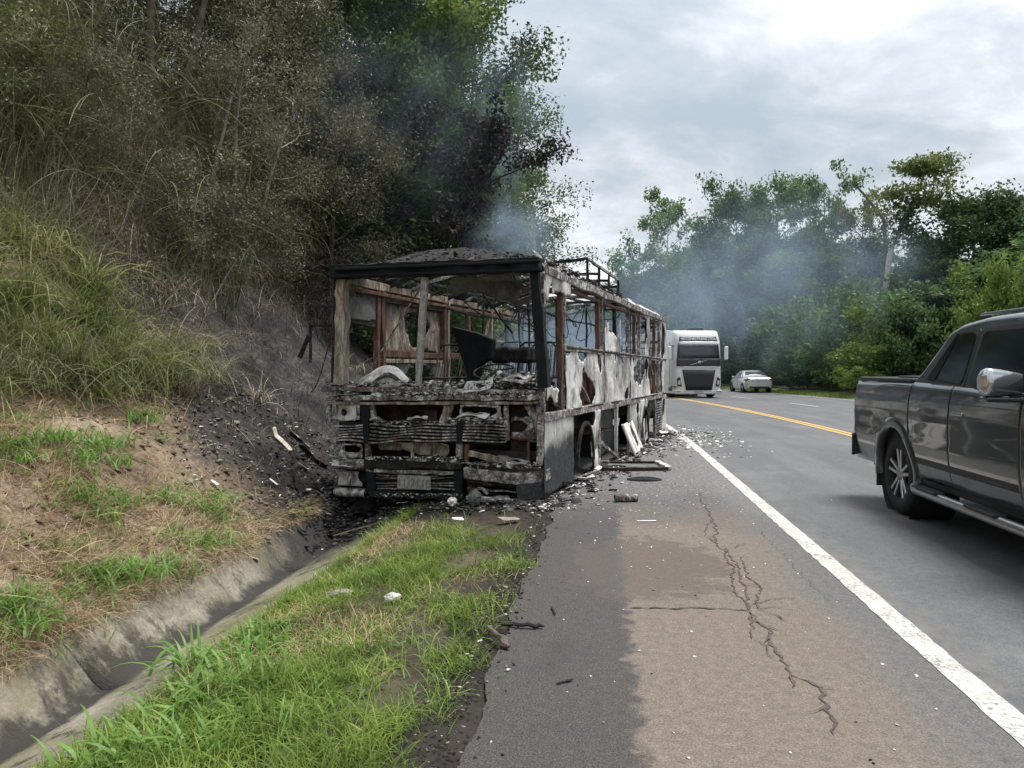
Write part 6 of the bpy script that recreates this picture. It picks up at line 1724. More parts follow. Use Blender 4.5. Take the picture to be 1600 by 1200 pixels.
for sgn in (1, -1):
    pside('bed_side', -2.82, -1.212, lambda y: 1.36, sgn)
    for nm, y0, y1, hy in (('rear_door', -1.20, -.326, -1.04), ('front_door', -.314, .826, -.15)):
        d = pside(nm, y0, y1, lambda y: float(belt(y)), sgn)
        # recessed grip with a bright bar
        xx = sgn * .982
        MB().lathe([(0, 0), (.07, .004), (.085, .012), (.0, .014)], (xx - sgn * .008, hy + .02, 1.115), 'x', 20).build('handle_cup', M['plastic'], d)
        MB().bar((xx + sgn * .014, hy - .09, 1.12), (xx + sgn * .014, hy + .11, 1.12), .022, .028).build('handle', M['chrome'], d, bevel=.006)
    pside('front_fender', .838, 2.55, lambda y: float(belt(y)), sgn)
    pside('side_moulding', -1.06, .82, lambda y: .66, sgn, 'plastic', lambda y: .60)
    # flared arches
    for a in AX.values():
        rows = []
        for k in range(29):
            t = -.12 + (math.pi + .24) * k / 28
            c, s = math.cos(t), math.sin(t)
            row = []
            for r, off in ((ARC - .02, -.06), (ARC - .02, .022), (ARC + .01, .032), (ARC + .075, .024), (ARC + .10, -.008)):
                z = WR + r * s
                row.append((sgn * (float(sx(max(.5, z))) + off), a + r * c, z))
            rows.append(row)
        MB().grid(rows, True).build('arch_flare', M['paint_grey'], PK)
        MB().lathe([(ARC + .0, -.02), (ARC + .0, -.42), (.1, -.42)], (sgn * .95, a, WR), 'x', 30).build('wheel_well', M['plastic'], PK) if sgn > 0 else MB().lathe([(ARC, .02), (ARC, .42), (.1, .42)], (sgn * .95, a, WR), 'x', 30).build('wheel_well', M['plastic'], PK)
        wheel(PK, sgn * .80, a, WR, WR, .27, sgn)
    # running board
    rb = MB().tube([(sgn * .90, -1.06, .42), (sgn * 1.0, -1.0, .37), (sgn * 1.03, -.9, .36), (sgn * 1.03, 1.05, .36), (sgn * .96, 1.15, .40)], .042, 10).build('running_board', M['alloy'], PK)
    for y in (-.62, .42): MB().box(sgn * 1.03 - .055, sgn * 1.03 + .055, y - .24, y + .24, .392, .412).build('step_pad', M['plastic'], rb, bevel=.006)
    MB().box(sgn * .86 - .14, sgn * .86 + .10, AX['r'] - ARC - .05, AX['r'] - ARC - .02, .22, .62).build('mud_flap', M['plastic'], PK)
    MB().box(sgn * .88 - .06, sgn * .88 + .055, -1.05, 1.15, .40, .465).build('sill', M['plastic'], PK, bevel=.01)
    # glass
    def glass(name, poly, mat, off, par=PK):
        vs = [(sgn * (float(sx(z)) + off), y, z) for y, z in rounded(poly, .06)]
        return MB().add(vs, [tuple(range(len(vs)))]).build(name, M[mat], par, solid=.008)
    glass('window_trim', [(-.98, 1.36), (-.14, 1.335), (-.20, 1.85), (-.62, 1.85)], 'plastic', .002)
    glass('side_window', [(-.70, 1.395), (-.19, 1.375), (-.25, 1.815), (-.55, 1.825)], 'glass_dark', .010)
    glass('quarter_window', [(-.93, 1.40), (-.73, 1.395), (-.58, 1.82), (-.62, 1.82)], 'glass_dark', .010)
    glass('window_trim', [(-.13, 1.335), (1.16, 1.27), (.62, 1.85), (-.19, 1.85)], 'plastic', .0025)
    glass('side_window', [(-.05, 1.375), (1.02, 1.325), (.56, 1.81), (-.12, 1.815)], 'glass_dark', .011)
    MB().bar((sgn * .62, -.55, 1.985), (sgn * .60, .55, 1.98), .035, .03, n=6).build('roof_rail', M['chrome'], PK, bevel=.01)
    for y in (-.5, .5): MB().box(sgn * .61 - .02, sgn * .61 + .02, y - .05, y + .05, 1.93, 1.975).build('rail_foot', M['plastic'], PK)
    # mirror
    rows = []
    for i in range(13):
        a = i / 12
        row = []
        sc_ = (1 - .28 * (1 - a) ** 2) * (1 if a < .8 else math.cos((a - .8) / .2 * 1.25) ** .6)
        for k in range(16):
            t = 2 * math.pi * k / 16
            cy = math.copysign(abs(math.cos(t)) ** .6, math.cos(t)); cz = math.copysign(abs(math.sin(t)) ** .6, math.sin(t))
            row.append((sgn * (1.0 + .28 * a), .84 + .075 * cy * sc_ + .02 * a, 1.395 + (.108 * cz * sc_) + .01 * a))
        rows.append(row)
    mr = MB().grid(rows, True, closed=True); mr.add(rows[0], [tuple(range(16))]); mr.add(rows[-1], [tuple(range(16))])
    mo = mr.build('door_mirror', M['mirror_shell'], PK)
    MB().box(sgn * 1.12 - .13, sgn * 1.12 + .13, .78, .91, 1.265, 1.30).build('mirror_base', M['paint_grey'], mo, bevel=.012)
    MB().bar((sgn * .93, .84, 1.30), (sgn * 1.06, .84, 1.31), .07, .05).build('mirror_arm', M['plastic'], mo, bevel=.01)
    MB().box(sgn * .90 - .07, sgn * .90 + .055, -2.845, -2.70, .95, 1.33).build('tail_light', M['red_lamp'], PK, bevel=.015)
    rows = []
    for i in range(7):
        a = i / 6
        rows.append([(sgn * (.60 + .40 * math.sin(a * 1.57)), -2.96 + .14 * (1 - math.cos(a * 1.57)), z) for z in (.48, .52, .70, .74)])
    MB().grid(rows, True).build('bumper_corner', M['plastic'], PK, solid=.03)
# cab top
rows = []
zr = lambda y: float(np.interp(y, [-1.21, -1.12, -.78, -.62, -.2, .35, .62, .80, 1.85], [1.37, 1.44, 1.865, 1.915, 1.955, 1.955, 1.925, 1.86, 1.22]))
for y in sorted(set(list(np.linspace(-1.21, 1.85, 26)) + [-.78, -.70, -.62, .62, .72, .80])):
    zt_ = zr(y); zb_ = min(float(belt(y)) - .01, zt_ - .01)
    row = []
    for j in range(8):
        z = zb_ + (zt_ - .07 * (zt_ - zb_) / .6 - zb_) * j / 7
        row.append((float(sx(z)), y, z))
    xe, ze = row[-1][0], row[-1][2]
    for k in range(1, 6):
        a = k / 5 * math.pi / 2
        row.append((xe - .10 * (1 - math.cos(a)) - .0, y, ze + (zt_ - ze) * math.sin(a)))
    row.append((xe * .5, y, zt_ + .012)); row.append((0, y, zt_ + .018))
    row = row + [(-p[0], p[1], p[2]) for p in row[-2::-1]]
    rows.append(row)
MB().grid(rows, True).build('cab_top', M['paint_grey'], PK)
MB().add([(-.62, 1.0, 1.76), (.62, 1.0, 1.76), (.78, 1.74, 1.31), (-.78, 1.74, 1.31)], [(0, 1, 2, 3)]).build('windscreen', M['glass_dark'], PK, solid=.01)
MB().add([(-.60, -.84, 1.82), (.60, -.84, 1.82), (.74, -1.14, 1.46), (-.74, -1.14, 1.46)], [(0, 1, 2, 3)]).build('rear_window', M['glass_dark'], PK, solid=.01)
lid = MB().box(-.94, .94, -2.80, -1.25, 1.365, 1.412).build('bed_cover', M['plastic'], PK, bevel=.02)
MB().box(-.90, .90, -1.72, -1.27, 1.413, 1.432).build('cover_rib', M['plastic'], lid, bevel=.012)
MB().box(-.88, .88, -2.85, -2.80, .60, 1.36).build('tailgate', M['paint_grey'], PK, bevel=.015)
rows = [[(x, y, float(np.interp(y, [1.7, 2.3, 2.55], [1.23, 1.17, 1.02])) - .05 * (x / .95) ** 2) for x in np.linspace(-.94, .94, 13)] for y in np.linspace(1.7, 2.55, 9)]
MB().grid(rows, True).build('bonnet', M['paint_grey'], PK, solid=.01)
MB().box(-.93, .93, 2.5, 2.68, .40, .92).build('front_bumper', M['paint_grey'], PK, bevel=.06)
MB().box(-.55, .55, 2.56, 2.62, .80, 1.02).build('grille', M['plastic'], PK, bevel=.02)
for sgn in (1, -1): MB().box(sgn * .74 - .17, sgn * .74 + .17, 2.45, 2.60, .84, 1.04).build('headlight', M['clear_lamp'], PK, bevel=.03)
MB().box(-.80, .80, -2.7, 2.4, .38, .60).build('underbody', M['plastic'], PK)
MB().box(-.90, .90, -2.78, -1.22, .62, 1.30).build('bed_tub', M['plastic'], PK)
MB().box(-.88, .88, -1.18, 1.7, .50, 1.26).build('cabin_shell', M['plastic'], PK)

# ------------------------------------------------------------------ white cab-over lorry, straddling the yellow lines
tp = G(1091, 622)
TR = empty('cargo_truck', (tp.x, tp.y, 0), math.pi - R(-3.0))
tag(TR, 'white cab-over lorry with dark grille coming round the burnt bus', 'truck')
HW = 1.25
def fshape(y): return HW
rows = []
prof = [(.22, .02), (.45, .06), (1.0, .05), (1.5, .03), (2.0, 0.0), (2.8, -.10), (3.05, -.14), (3.3, -.22), (3.44, -.30), (3.53, -.50), (3.57, -1.0), (3.58, -2.2)]
for z, y in prof:
    hw = HW if z < 2.9 else HW - .10 * ((z - 2.9) / .7)
    row = [(-hw, -2.25 if z < 3.5 else -2.25, z), (-hw, -1.2, z), (-hw, y - .30, z), (-hw + .05, y - .12, z), (-hw + .18, y - .03, z), (-hw * .5, y + .02, z), (0, y + .035, z), (hw * .5, y + .02, z), (hw - .18, y - .03, z), (hw - .05, y - .12, z), (hw, y - .30, z), (hw, -1.2, z), (hw, -2.25, z)]
    row = [(p[0], min(p[1], y + .05) if z < 3.5 else max(-2.25, min(p[1], y)), p[2]) for p in row]
    rows.append(row)
cab = MB().grid(rows, True).build('cab', M['paint_white'], TR)
def fpanel(name, poly, mat, y0, rake=0.0, th_=.02, par=TR, r=.06):
    """curved panel over the cab front; poly: lower left, lower right, upper right, upper left (x, z)"""
    (ax, az), (bx, bz), (cx, cz), (dx_, dz) = poly
    rows = []
    for j in range(5):
        b = j / 4; row = []
        for i in range(17):
            a = i / 16
            x = (ax + (bx - ax) * a) * (1 - b) + (dx_ + (cx - dx_) * a) * b
            z = (az + (bz - az) * a) * (1 - b) + (dz + (cz - dz) * a) * b
            row.append((x, y0 + .02 - rake * (z - az) - .13 * (abs(x) / HW) ** 4, z))
        rows.append(row)
    return MB().grid(rows, True).build(name, M[mat], par, solid=th_)
MB().box(-1.255, 1.255, -.9, -.02, .56, .60).build('cab_seam', M['plastic'], TR)
fpanel('windscreen', [(-1.13, 2.05), (1.13, 2.05), (1.07, 2.84), (-1.07, 2.84)], 'glass_dark', .065, .125)
sign = fpanel('roof_sign', [(-1.02, 2.94), (1.02, 2.94), (.96, 3.20), (-.96, 3.20)], 'visor_grey', -.02, .45, .03)
tm = text_mesh('VB CONECTRANS LTDA', .17); tm.materials.append(M['lettering'])
link('sign_lettering', tm, sign, (.0, -.035, 3.07), (R(90 - 22), 0, math.pi))['kind'] = 'stuff'
fpanel('sun_visor', [(-1.06, 2.78), (1.06, 2.78), (1.04, 2.93), (-1.04, 2.93)], 'paint_white', .14, .12, .05)
fpanel('front_lid', [(-1.15, 1.66), (1.15, 1.66), (1.16, 2.04), (-1.16, 2.04)], 'visor_grey', .075, .02)
fpanel('chrome_strip', [(-.9, 1.60), (.9, 1.60), (.9, 1.65), (-.9, 1.65)], 'paint_white', .10, 0, .02, r=.01)
gr = fpanel('grille', [(-.68, .42), (.68, .42), (.87, 1.47), (-.87, 1.47)], 'plastic', .105, 0, .03, r=.1)
for k in range(7):
    z = .56 + k * .125
    MB().bar((-.66 - .02 * k, .105, z), (.66 + .02 * k, .105, z), .04, .03).build('grille_bar', M['plate_grey' if k % 3 == 2 else 'visor_grey'], gr)
em = MB().bar((.46, .118, 1.72), (-.40, .118, 1.97), .02, .05, (0, 1, 0)).build('emblem_bar', M['chrome'], TR)
MB().lathe([(.055, .0), (.085, .0), (.085, .02), (.055, .02)], (-.03, .105, 1.85), 'y', 20).build('emblem_ring', M['chrome'], em)
bp = MB().box(-1.24, 1.24, -.30, .08, .20, .43).build('front_bumper', M['paint_white'], TR, bevel=.06)
MB().box(-.24, .24, .083, .09, .25, .38).build('number_plate', M['plate_grey'], bp)
for s in (1, -1):
    MB().prism([(-.12, .60), (.10, .62), (.13, 1.02), (-.02, 1.10)] if s > 0 else [(.12, .60), (.02, 1.10), (-.13, 1.02), (-.10, .62)], (s * 1.0, .0, 0), (1, 0, 0), (0, 0, 1), -.09).build('headlight', M['plastic'], TR, bevel=.01)
    MB().box(s * 1.02 - .055, s * 1.02 + .055, .085, .10, .70, .92).build('headlight_lens', M['lens_bright'], TR, bevel=.006)
    MB().box(s * 1.06 - .12, s * 1.06 + .12, .0, .085, .30, .38).build('fog_lamp', M['clear_lamp'], TR, bevel=.01)
    MB().bar((s * 1.22, -.18, 2.72), (s * 1.52, -.12, 2.66), .05, .05).build('mirror_arm', M['plastic'], TR)
    mm = MB().box(s * 1.50 - .10, s * 1.50 + .10, -.20, -.02, 2.0, 2.70).build('mirror', M['paint_white'], TR, bevel=.05)
    MB().box(s * 1.50 - .08, s * 1.50 + .08, -.215, -.203, 2.06, 2.62).build('mirror_glass', M['glass_dark'], mm)
    MB().prism(rounded([(-.95, 2.05), (-.32, 2.0), (-.40, 2.75), (-.95, 2.80)], .06), (s * (HW + .006), 0, 0), (0, 1, 0), (0, 0, 1), .008 * s).build('side_window', M['glass_dark'], TR)
    MB().box(s * HW - .02, s * HW + .01, -1.05, -1.02, .9, 2.9).build('door_seam', M['plastic'], TR)
    MB().box(s * (HW - .10) - .14, s * (HW - .10) + .11, -1.25, -.45, .35, .55).build('step', M['plastic'], TR, bevel=.02)
    for y in (-.85 - .6, -4.2, -5.5, -10.0, -11.2, -12.4):
        wheel(TR, s * (HW - .19), y if y < -2 else -1.38, .50, .50, .34, s, 'disc')
    w_ = MB().tube([(s * .25, .10, 2.09), (s * .25 + .45, .12, 2.20)], .012, 5).build('wiper', M['plastic'], TR)
MB().box(-1.0, 1.0, -13.2, -2.0, .55, .95).build('chassis', M['plastic'], TR)
tb = MB().box(-1.27, 1.27, -13.6, -2.9, 1.05, 3.66).build('trailer', M['trailer'], TR, bevel=.03)
for y in np.arange(-13.2, -3.0, .62):
    for s in (1, -1): MB().box(s * 1.27 - .005, s * 1.27 + .02, y, y + .05, 1.1, 3.6).build('trailer_rib', M['trailer'], tb)
hat = MB().box(-.55, .30, -1.75, -.95, 3.58, 3.70).build('roof_hatch', M['visor_grey'], TR, bevel=.03)
for s in (1, -1): MB().lathe([(0, 0), (.03, 0), (.03, .02), (0, .03)], (s * .75, -.52, 3.42), 'y', 10).build('marker_lamp', M['amber'], TR)

# ------------------------------------------------------------------ silver sedan driving away
sp0 = G(1188, 614)
SD = empty('sedan', (sp0.x, sp0.y + 2.1, 0), -R(2.5))
tag(SD, 'silver saloon car driving away on the far side of the road', 'car')
SL = [-2.25, -2.2, -2.0, -1.55, -1.2, -.75, -.3, .3, .65, 1.05, 1.5, 2.0, 2.25, 2.32]
zbelt = [.80, .90, .95, .955, .95, .93, .92, .90, .88, .86, .82, .74, .62, .50]
zroof = [.82, .93, .99, 1.02, 1.13, 1.36, 1.42, 1.42, 1.33, 1.05, .88, .78, .66, .52]
hwb = [.72, .80, .85, .87, .88, .88, .88, .88, .88, .87, .86, .82, .74, .66]
zlow = [.34, .28, .22, .2, .2, .2, .2, .2, .2, .2, .2, .2, .26, .34]
rows = []
for y, zb, zt_, hw, zl in zip(SL, zbelt, zroof, hwb, zlow):
    cabh = max(0, zt_ - zb)
    hr = hw - .06 - .50 * cabh
    half = [(hw * .92, zl), (hw, zl + .12), (hw + .01, (zl + zb) / 2 + .08), (hw - .02, zb - .03), (hw - .07, zb), (hr + .02, zt_ - .05 * min(1, cabh * 5) - .005), (hr - .08, zt_ - .003), (hr * .5, zt_ + .012), (0, zt_ + .016)]
    rows.append([(-x, y, z) for x, z in half] + [(x, y, z) for x, z in half[-2::-1]])
b_ = MB().grid(rows, True)
b_.add(rows[0], [tuple(range(len(rows[0])))]); b_.add(rows[-1], [tuple(range(len(rows[-1])))])
b_.build('body', M['paint_silver'], SD)
MB().add([(-.68, -1.32, 1.065), (.68, -1.32, 1.065), (.53, -.82, 1.35), (-.53, -.82, 1.35)], [(0, 1, 2, 3)]).build('rear_window', M['glass_dark'], SD, solid=.012)
MB().add([(-.55, .56, 1.37), (.55, .56, 1.37), (.70, 1.05, 1.07), (-.70, 1.05, 1.07)], [(0, 1, 2, 3)]).build('windscreen', M['glass_dark'], SD, solid=.012)
for s in (1, -1):
    def swin(p): 
        vs = [(s * np.interp(z, [.9, 1.36], [.832, .618]), y, z) for y, z in rounded(p, .05)]
        MB().add(vs, [tuple(range(len(vs)))]).build('side_window', M['glass_dark'], SD, solid=.01)
    swin([(-.92, .985), (-.16, .96), (-.16, 1.33), (-.52, 1.33)]); swin([(-.10, .96), (.80, .93), (.42, 1.31), (-.10, 1.33)])
    MB().prism([(0, .72), (.26, .74), (.24, .92), (0, .90)] if s > 0 else [(0, .72), (0, .90), (-.24, .92), (-.26, .74)], (s * .56, -2.235, 0), (1, 0, 0), (0, 0, 1), -.10).build('tail_light', M['red_lamp'], SD, bevel=.01)
    MB().box(s * .86 - .02, s * .86 + .03, -2.15, -1.85, .76, .88).build('tail_light', M['red_lamp'], SD, bevel=.01)
    MB().box(s * .94 - .09, s * .94 + .09, .62, .74, .93, 1.04).build('door_mirror', M['paint_silver'], SD, bevel=.03)
    MB().box(s * .885 - .01, s * .885 + .012, -.18, -.165, .35, .92).build('door_seam', M['plastic'], SD)
    for y in (-1.42, 1.40):
        MB().lathe([(.36, 0), (.36, -.2 * s), (.1, -.2 * s)], (s * .895, y, .32), 'x', 24).build('wheel_well', M['plastic'], SD)
        wheel(SD, s * .80, y, .315, .315, .20, s, 'disc')
MB().box(-.62, .62, -2.275, -2.2, .30, .42).build('bumper_insert', M['plastic'], SD, bevel=.02)
MB().box(-.22, .22, -2.272, -2.25, .70, .82).build('number_plate', M['plate_grey'], SD)
MB().box(-.5, .5, -2.265, -2.22, .85, .88).build('boot_trim', M['chrome'], SD, bevel=.005)
# ================================================================== debris
drng = random.Random(21)
def on_ground(px, py):
    p = G(px, py)
    u, v = to_uv(p.x, p.y)
    return p, u, v
M['scrap_pale'] = burnt('pale_scrap', (0.10, 0.09, 0.075), (0.48, 0.46, 0.42), (0.70, 0.68, 0.63), .30, .52, 6.0, bump=.3)
M['cream'] = burnt('cream_scrap', (0.16, 0.13, 0.09), (0.44, 0.39, 0.31), (0.60, 0.55, 0.46), .30, .56, 8.0, bump=.3)
M['paper'] = plain('white_scrap', (0.68, 0.68, 0.66), .8, var=.15, scale=20)
M['stone'] = burnt('field_stone', (0.10, 0.09, 0.075), (0.25, 0.225, 0.19), (0.38, 0.35, 0.31), .3, .7, 12.0)
M['foam'] = burnt('pale_foam_chunk', (0.2, 0.19, 0.17), (0.50, 0.48, 0.44), (0.68, 0.66, 0.62), .3, .6, 25.0)
# big pale panel leaning on the bus skirt
a, b, c, d = SP(961, 664, .04), SP(962, 690, .20), SP(993, 712, .40), SP(1004, 702, .30)
ctr = (a + b + c + d) / 4
q1 = to_bus(G(992, 713)); q2 = to_bus(G(1005, 702))
lp = empty('fallen_panel', bus_to_world(q1), -BUS_A)
tag(lp, 'pale torn locker flap leaning with its top against the bus side', 'panel')
e1_ = q2 - q1; e2_ = Vector((.05, q1.y - .25, .56)) - q1
torn('flap_sheet', (0, 0, .015), e1_, e2_, e1_.length, e2_.length, [(e1_.length * .62, e2_.length * .55, .17, e2_.length * .36), (e1_.length * .30, e2_.length * .38, .03, .2)], 'scrap_pale', .016, .012, .02, ragged=(.02, .03, .02, .05), seed=71, parent=lp)
e_ = MB(); e_.bar((0, 0, .02), e2_, .03, .03, n=6, jit=.004, rng=drng); e_.build('flap_edge', M['scrap_pale'], lp)
# window frame lying flat
p = G(992, 731)
hf = empty('hatch_frame', (p.x, p.y, 0), R(4)); 
tag(hf, 'dark-edged metal frame lying flat on the shoulder beside the bus', 'frame')
for y0, m in ((-.36, 'inner'), (.36, 'soot')): MB().bar((-.55, y0, .028), (.42, y0 + .02, .028), .06, .055, n=8, jit=.004, rng=drng).build('frame_rail', M[m], hf, bevel=.008)
for x0, m in ((-.52, 'soot'), (.42, 'side')): MB().bar((x0, -.36, .035), (x0 + .02, .36, .035), .09, .07, n=6, jit=.004, rng=drng).build('frame_rail', M[m], hf, bevel=.008)
torn('frame_sheet', (-.5, -.33, .03), (1, 0, 0), (0, 1, 0), .90, .66, [(.2, .3, .16, .2)], 'greypanel', .03, .006, .02, ragged=(.1, .03, .03, .03), seed=72, parent=hf)
# charred tube
p = G(978, 784)
tag(MB().lathe([(.030, -.13), (.043, -.13), (.046, 0), (.042, .13), (.030, .13)], (0, 0, .045), 'x', 18).build('charred_tube', M['ashmetal'], None, loc=(p.x, p.y, 0), rot=(0, 0, R(6))), 'short grey charred tube lying alone on the brown shoulder', 'tube')
# black burnt lid
p = G(1007, 750)
rows = []
for i in range(7):
    r_ = .19 * i / 6
    rows.append([(r_ * 1.25 * math.cos(t), r_ * .8 * math.sin(t), .035 - .03 * (i / 6) ** 2 + .006 * math.sin(3 * t)) for t in [2 * math.pi * k / 20 for k in range(20)]])
tag(MB().grid(rows, True, closed=True).build('burnt_disc', M['black'], None, loc=(p.x, p.y, 0), solid=.012), 'flat black oval disc on the shoulder between frame and tube', 'disc')

def scrap(name, label, cat, pos, L, Wd, mat, rot, seed, wav=.03, curve=None, rag=.05, thick=.008, hole=()):
    e = empty(name, pos, rot=rot); tag(e, label, cat)
    ob = torn('sheet', (-L / 2, -Wd / 2, .02), (1, 0, 0), (0, 1, 0), L, Wd, list(hole), mat, max(.012, L / 40), thick, wav, ragged=(min(rag, Wd * .2),) * 4, seed=seed, curve=curve, parent=e)
    return e
def bank(px, py, dz=.03):
    q, uu, vv = on_hill(px, py)
    return (q + Vector((0, 0, dz))) if q is not None else G(px, py)
sl = (R(-8), R(-36), R(0))
def banktilt(z=0): return (R(0), R(40), R(z))
scrap('torn_strip', 'long cream strip of burnt trim lying on the black slope left of the bus', 'strip', bank(438, 693), .44, .12, 'cream', banktilt(-20), 81, .02, lambda A, B: .12 * np.clip(.12 - A, 0, 1) * 6, .03)
scrap('crumpled_sheet', 'crumpled cream-grey sheet right of the long strip on the black slope', 'sheet', bank(470, 690), .42, .20, 'ashmetal', banktilt(10), 82, .08)
scrap('crumpled_sheet', 'crumpled grey heap of sheet touching the left bumper corner', 'sheet', bank(490, 715), .45, .35, 'soot', banktilt(30), 83, .12)
scrap('scrap_piece', 'small tan scrap below the crumpled sheets on the black slope', 'scrap', bank(472, 735), .17, .12, 'cream', banktilt(40), 84, .03)
scrap('paper_scrap', 'small bright white scrap on the dark slope above the gutter', 'paper', bank(426, 760), .15, .07, 'paper', banktilt(0), 85, .02)
scrap('paper_scrap', 'tiny white scrap on the straw bank right of the weeds', 'paper', bank(334, 762), .10, .06, 'paper', banktilt(0), 86, .03)
scrap('burnt_plank', 'grey burnt plank sliding down to the gutter beside the bumper', 'plank', bank(467, 765), .75, .10, 'soot', (R(0), R(30), R(-62)), 87, .02, None, .02, .02)
scrap('burnt_plank', 'thinner burnt lath below the grey plank, by the gutter', 'plank', bank(500, 790), .55, .06, 'soot', (R(0), R(28), R(-58)), 88, .02, None, .02, .02)
# white crumpled thing on the gutter slab
q = None
for t in np.arange(3, 12, .02):
    dd = unproj(395, 868); pp = Vector((0, 0, CAM_H)) + dd * float(t)
    uu, vv = to_uv(pp.x, pp.y)
    zz = np.interp(vv, [a_ for a_, b_ in _prof], [b_ for a_, b_ in _prof])
    if pp.z < zz: q = pp; break
if q is None: q = G(395, 868, -.2)
scrap('crumpled_wrapper', 'white crumpled wrapper on the concrete gutter slab', 'wrapper', q + Vector((0, 0, .03)), .20, .15, 'foam', (R(10), R(45), R(20)), 89, .12)
def rock(name, label, cat, pos, r, mat, seed, fl=.65):
    rr = random.Random(seed)
    bm = bmesh.new(); bmesh.ops.create_icosphere(bm, subdivisions=3, radius=1)
    off = Vector((rr.uniform(0, 50), rr.uniform(0, 50), rr.uniform(0, 50)))
    for v in bm.verts:
        k = 1 + .35 * noise.noise(v.co * 1.3 + off) + .14 * noise.noise(v.co * 3.4 + off) + .05 * noise.noise(v.co * 8 + off)
        v.co = Vector((v.co.x * r[0] * k, v.co.y * r[1] * k, v.co.z * r[2] * k))
    me_ = bpy.data.meshes.new(name); bm.to_mesh(me_); bm.free(); me_.materials.append(M[mat])
    o = link(name, me_, None, pos, (0, 0, rr.uniform(0, 6)))
    return tag(o, label, cat)
rock('stone', 'pale broken stone in the straw at the far left', 'stone', bank(70, 948, .01), (.09, .05, .045), 'stone', 1)
p = G(613, 942, -.05); rock('foam_chunk', 'pale foam chunk lying on the green verge grass', 'chunk', p + Vector((0, 0, .035)), (.055, .035, .032), 'foam', 2)
p = G(530, 935, -.08); rock('stone', 'flat grey stone among broad-leaved grass at the gutter edge', 'stone', p + Vector((0, 0, .03)), (.10, .05, .03), 'stone', 3)
p = G(570, 800, -.3); rock('burnt_lump', 'rounded sooty lump in the gutter under the bumper', 'lump', p + Vector((0, 0, .05)), (.20, .15, .12), 'soot', 4)
p = G(742, 785); rock('burnt_lump', 'grey rounded lump beneath the right lamp hole', 'lump', p + Vector((0, 0, .05)), (.075, .07, .085), 'greypanel', 5)
p = G(707, 790); rock('burnt_lump', 'pale wedge of burnt stuff under the bumper middle', 'lump', p + Vector((0, 0, .04)), (.11, .05, .05), 'foam', 6)
p = G(560, 1082, -.05); rock('stone', 'half-buried grey stone in the near grass', 'stone', p + Vector((0, 0, .0)), (.10, .08, .035), 'stone', 7)
scrap('light_shard', 'light blue-grey plastic shard on the ash in front of the bumper', 'shard', G(714, 815) + Vector((0, 0, .02)), .15, .11, 'paper', (R(6), R(5), R(20)), 90, .02)
scrap('curled_liner', 'curled pale liner under the right end of the bumper', 'liner', G(775, 786) + Vector((0, 0, .02)), .30, .12, 'ashmetal', (R(10), 0, R(5)), 91, .05)
scrap('mud_plate', 'brown-grey flat plate half in the singed grass', 'plate', G(796, 815) + Vector((0, 0, .01)), .22, .14, 'stone', (R(4), R(4), R(30)), 92, .02)
# charred sticks at the edge of the verge
def stick(label, p0, p1, r, seed, mat='char', name='charred_stick'):
    rr = random.Random(seed)
    pts = [Vector(p0).lerp(Vector(p1), i / 8) + Vector((rr.uniform(-1, 1), rr.uniform(-1, 1), rr.uniform(-.3, .6))) * r * .7 for i in range(9)]
    o = MB().tube(pts, [r * rr.uniform(.7, 1.25) * (1 if 0 < i < 8 else .5) for i in range(9)], 7, smooth=False).build(name, M[mat])
    return tag(o, label, 'stick')
z_ = Vector((0, 0, .02))
stick('black charred stick pointing across the shoulder edge', G(778, 979) + z_, G(852, 983) + z_, .016, 1)
stick('greyish charred log slanting at the verge edge below the black stick', G(762, 985) + z_, G(797, 1018) + z_, .020, 2, 'bark')
stick('thin charred twig right of the verge, higher up the shoulder', G(862, 950) + z_ * .5, G(868, 962) + z_ * .5, .006, 3)
stick('short dark twig lying alone on the dark shoulder', G(870, 1070) + z_ * .4, G(895, 1064) + z_ * .4, .006, 4)
stick('long thin pole lying along the gutter under the bus', G(520, 838, -.3), G(610, 812, -.2), .010, 5, 'bark')
stick('sooty bent pipe on the ash by the front wheel arch', G(905, 748) + z_, G(940, 735) + z_, .018, 6, 'ashmetal', 'bent_pipe')
# ash and flakes: nobody could count these
pts = []
def along(n, fn, r0, r1, mat, name, fl=.35):
    lumps(name, [fn() for _ in range(n)], mat, drng, r0, r1, fl)
def busfoot():
    y = drng.uniform(-.5, 10.2); x = abs(drng.gauss(0, .32)) - .1
    w = bus_to_world((x, y, 0)); return (w.x, w.y, .008)
along(1100, busfoot, .006, .032, 'ashdark', 'burnt_debris')
along(380, busfoot, .005, .024, 'scrap_pale', 'pale_debris')
def frontfoot():
    x = drng.uniform(-2.2, .3); y = -abs(drng.gauss(0, .34)) + .2
    w = bus_to_world((x, y, 0)); u, v = to_uv(w.x, w.y)
    z = float(verge_z(np.array(u), np.array(v))) if v < -2.2 else 0
    return (w.x, w.y, z + .01)
along(1300, frontfoot, .006, .036, 'ashdark', 'burnt_debris')
along(260, frontfoot, .006, .028, 'ash', 'pale_debris')
along(260, frontfoot, .005, .02, 'stone', 'pale_debris')
def edge():
    u = drng.uniform(1.8, 9.2); v = -2.38 + drng.gauss(0, .075)
    p = RP(u, v); return (p.x, p.y, .006)
along(1500, edge, .002, .009, 'soot', 'edge_grit')
along(260, edge, .002, .009, 'stone', 'edge_grit')
along(40, edge, .004, .011, 'foam', 'edge_grit')
def fleck():
    u = drng.uniform(2.0, 16) ; v = drng.uniform(-2.2, -.2)
    if drng.random() < .6: u = drng.gauss(9.0, 1.4); v = drng.gauss(-1.25, .5)
    p = RP(max(1.8, u), v); return (p.x, p.y, .003)
along(850, fleck, .0015, .0075, 'scrap_pale', 'ash_flecks', .25)
along(160, fleck, .0015, .006, 'soot', 'ash_flecks', .3)
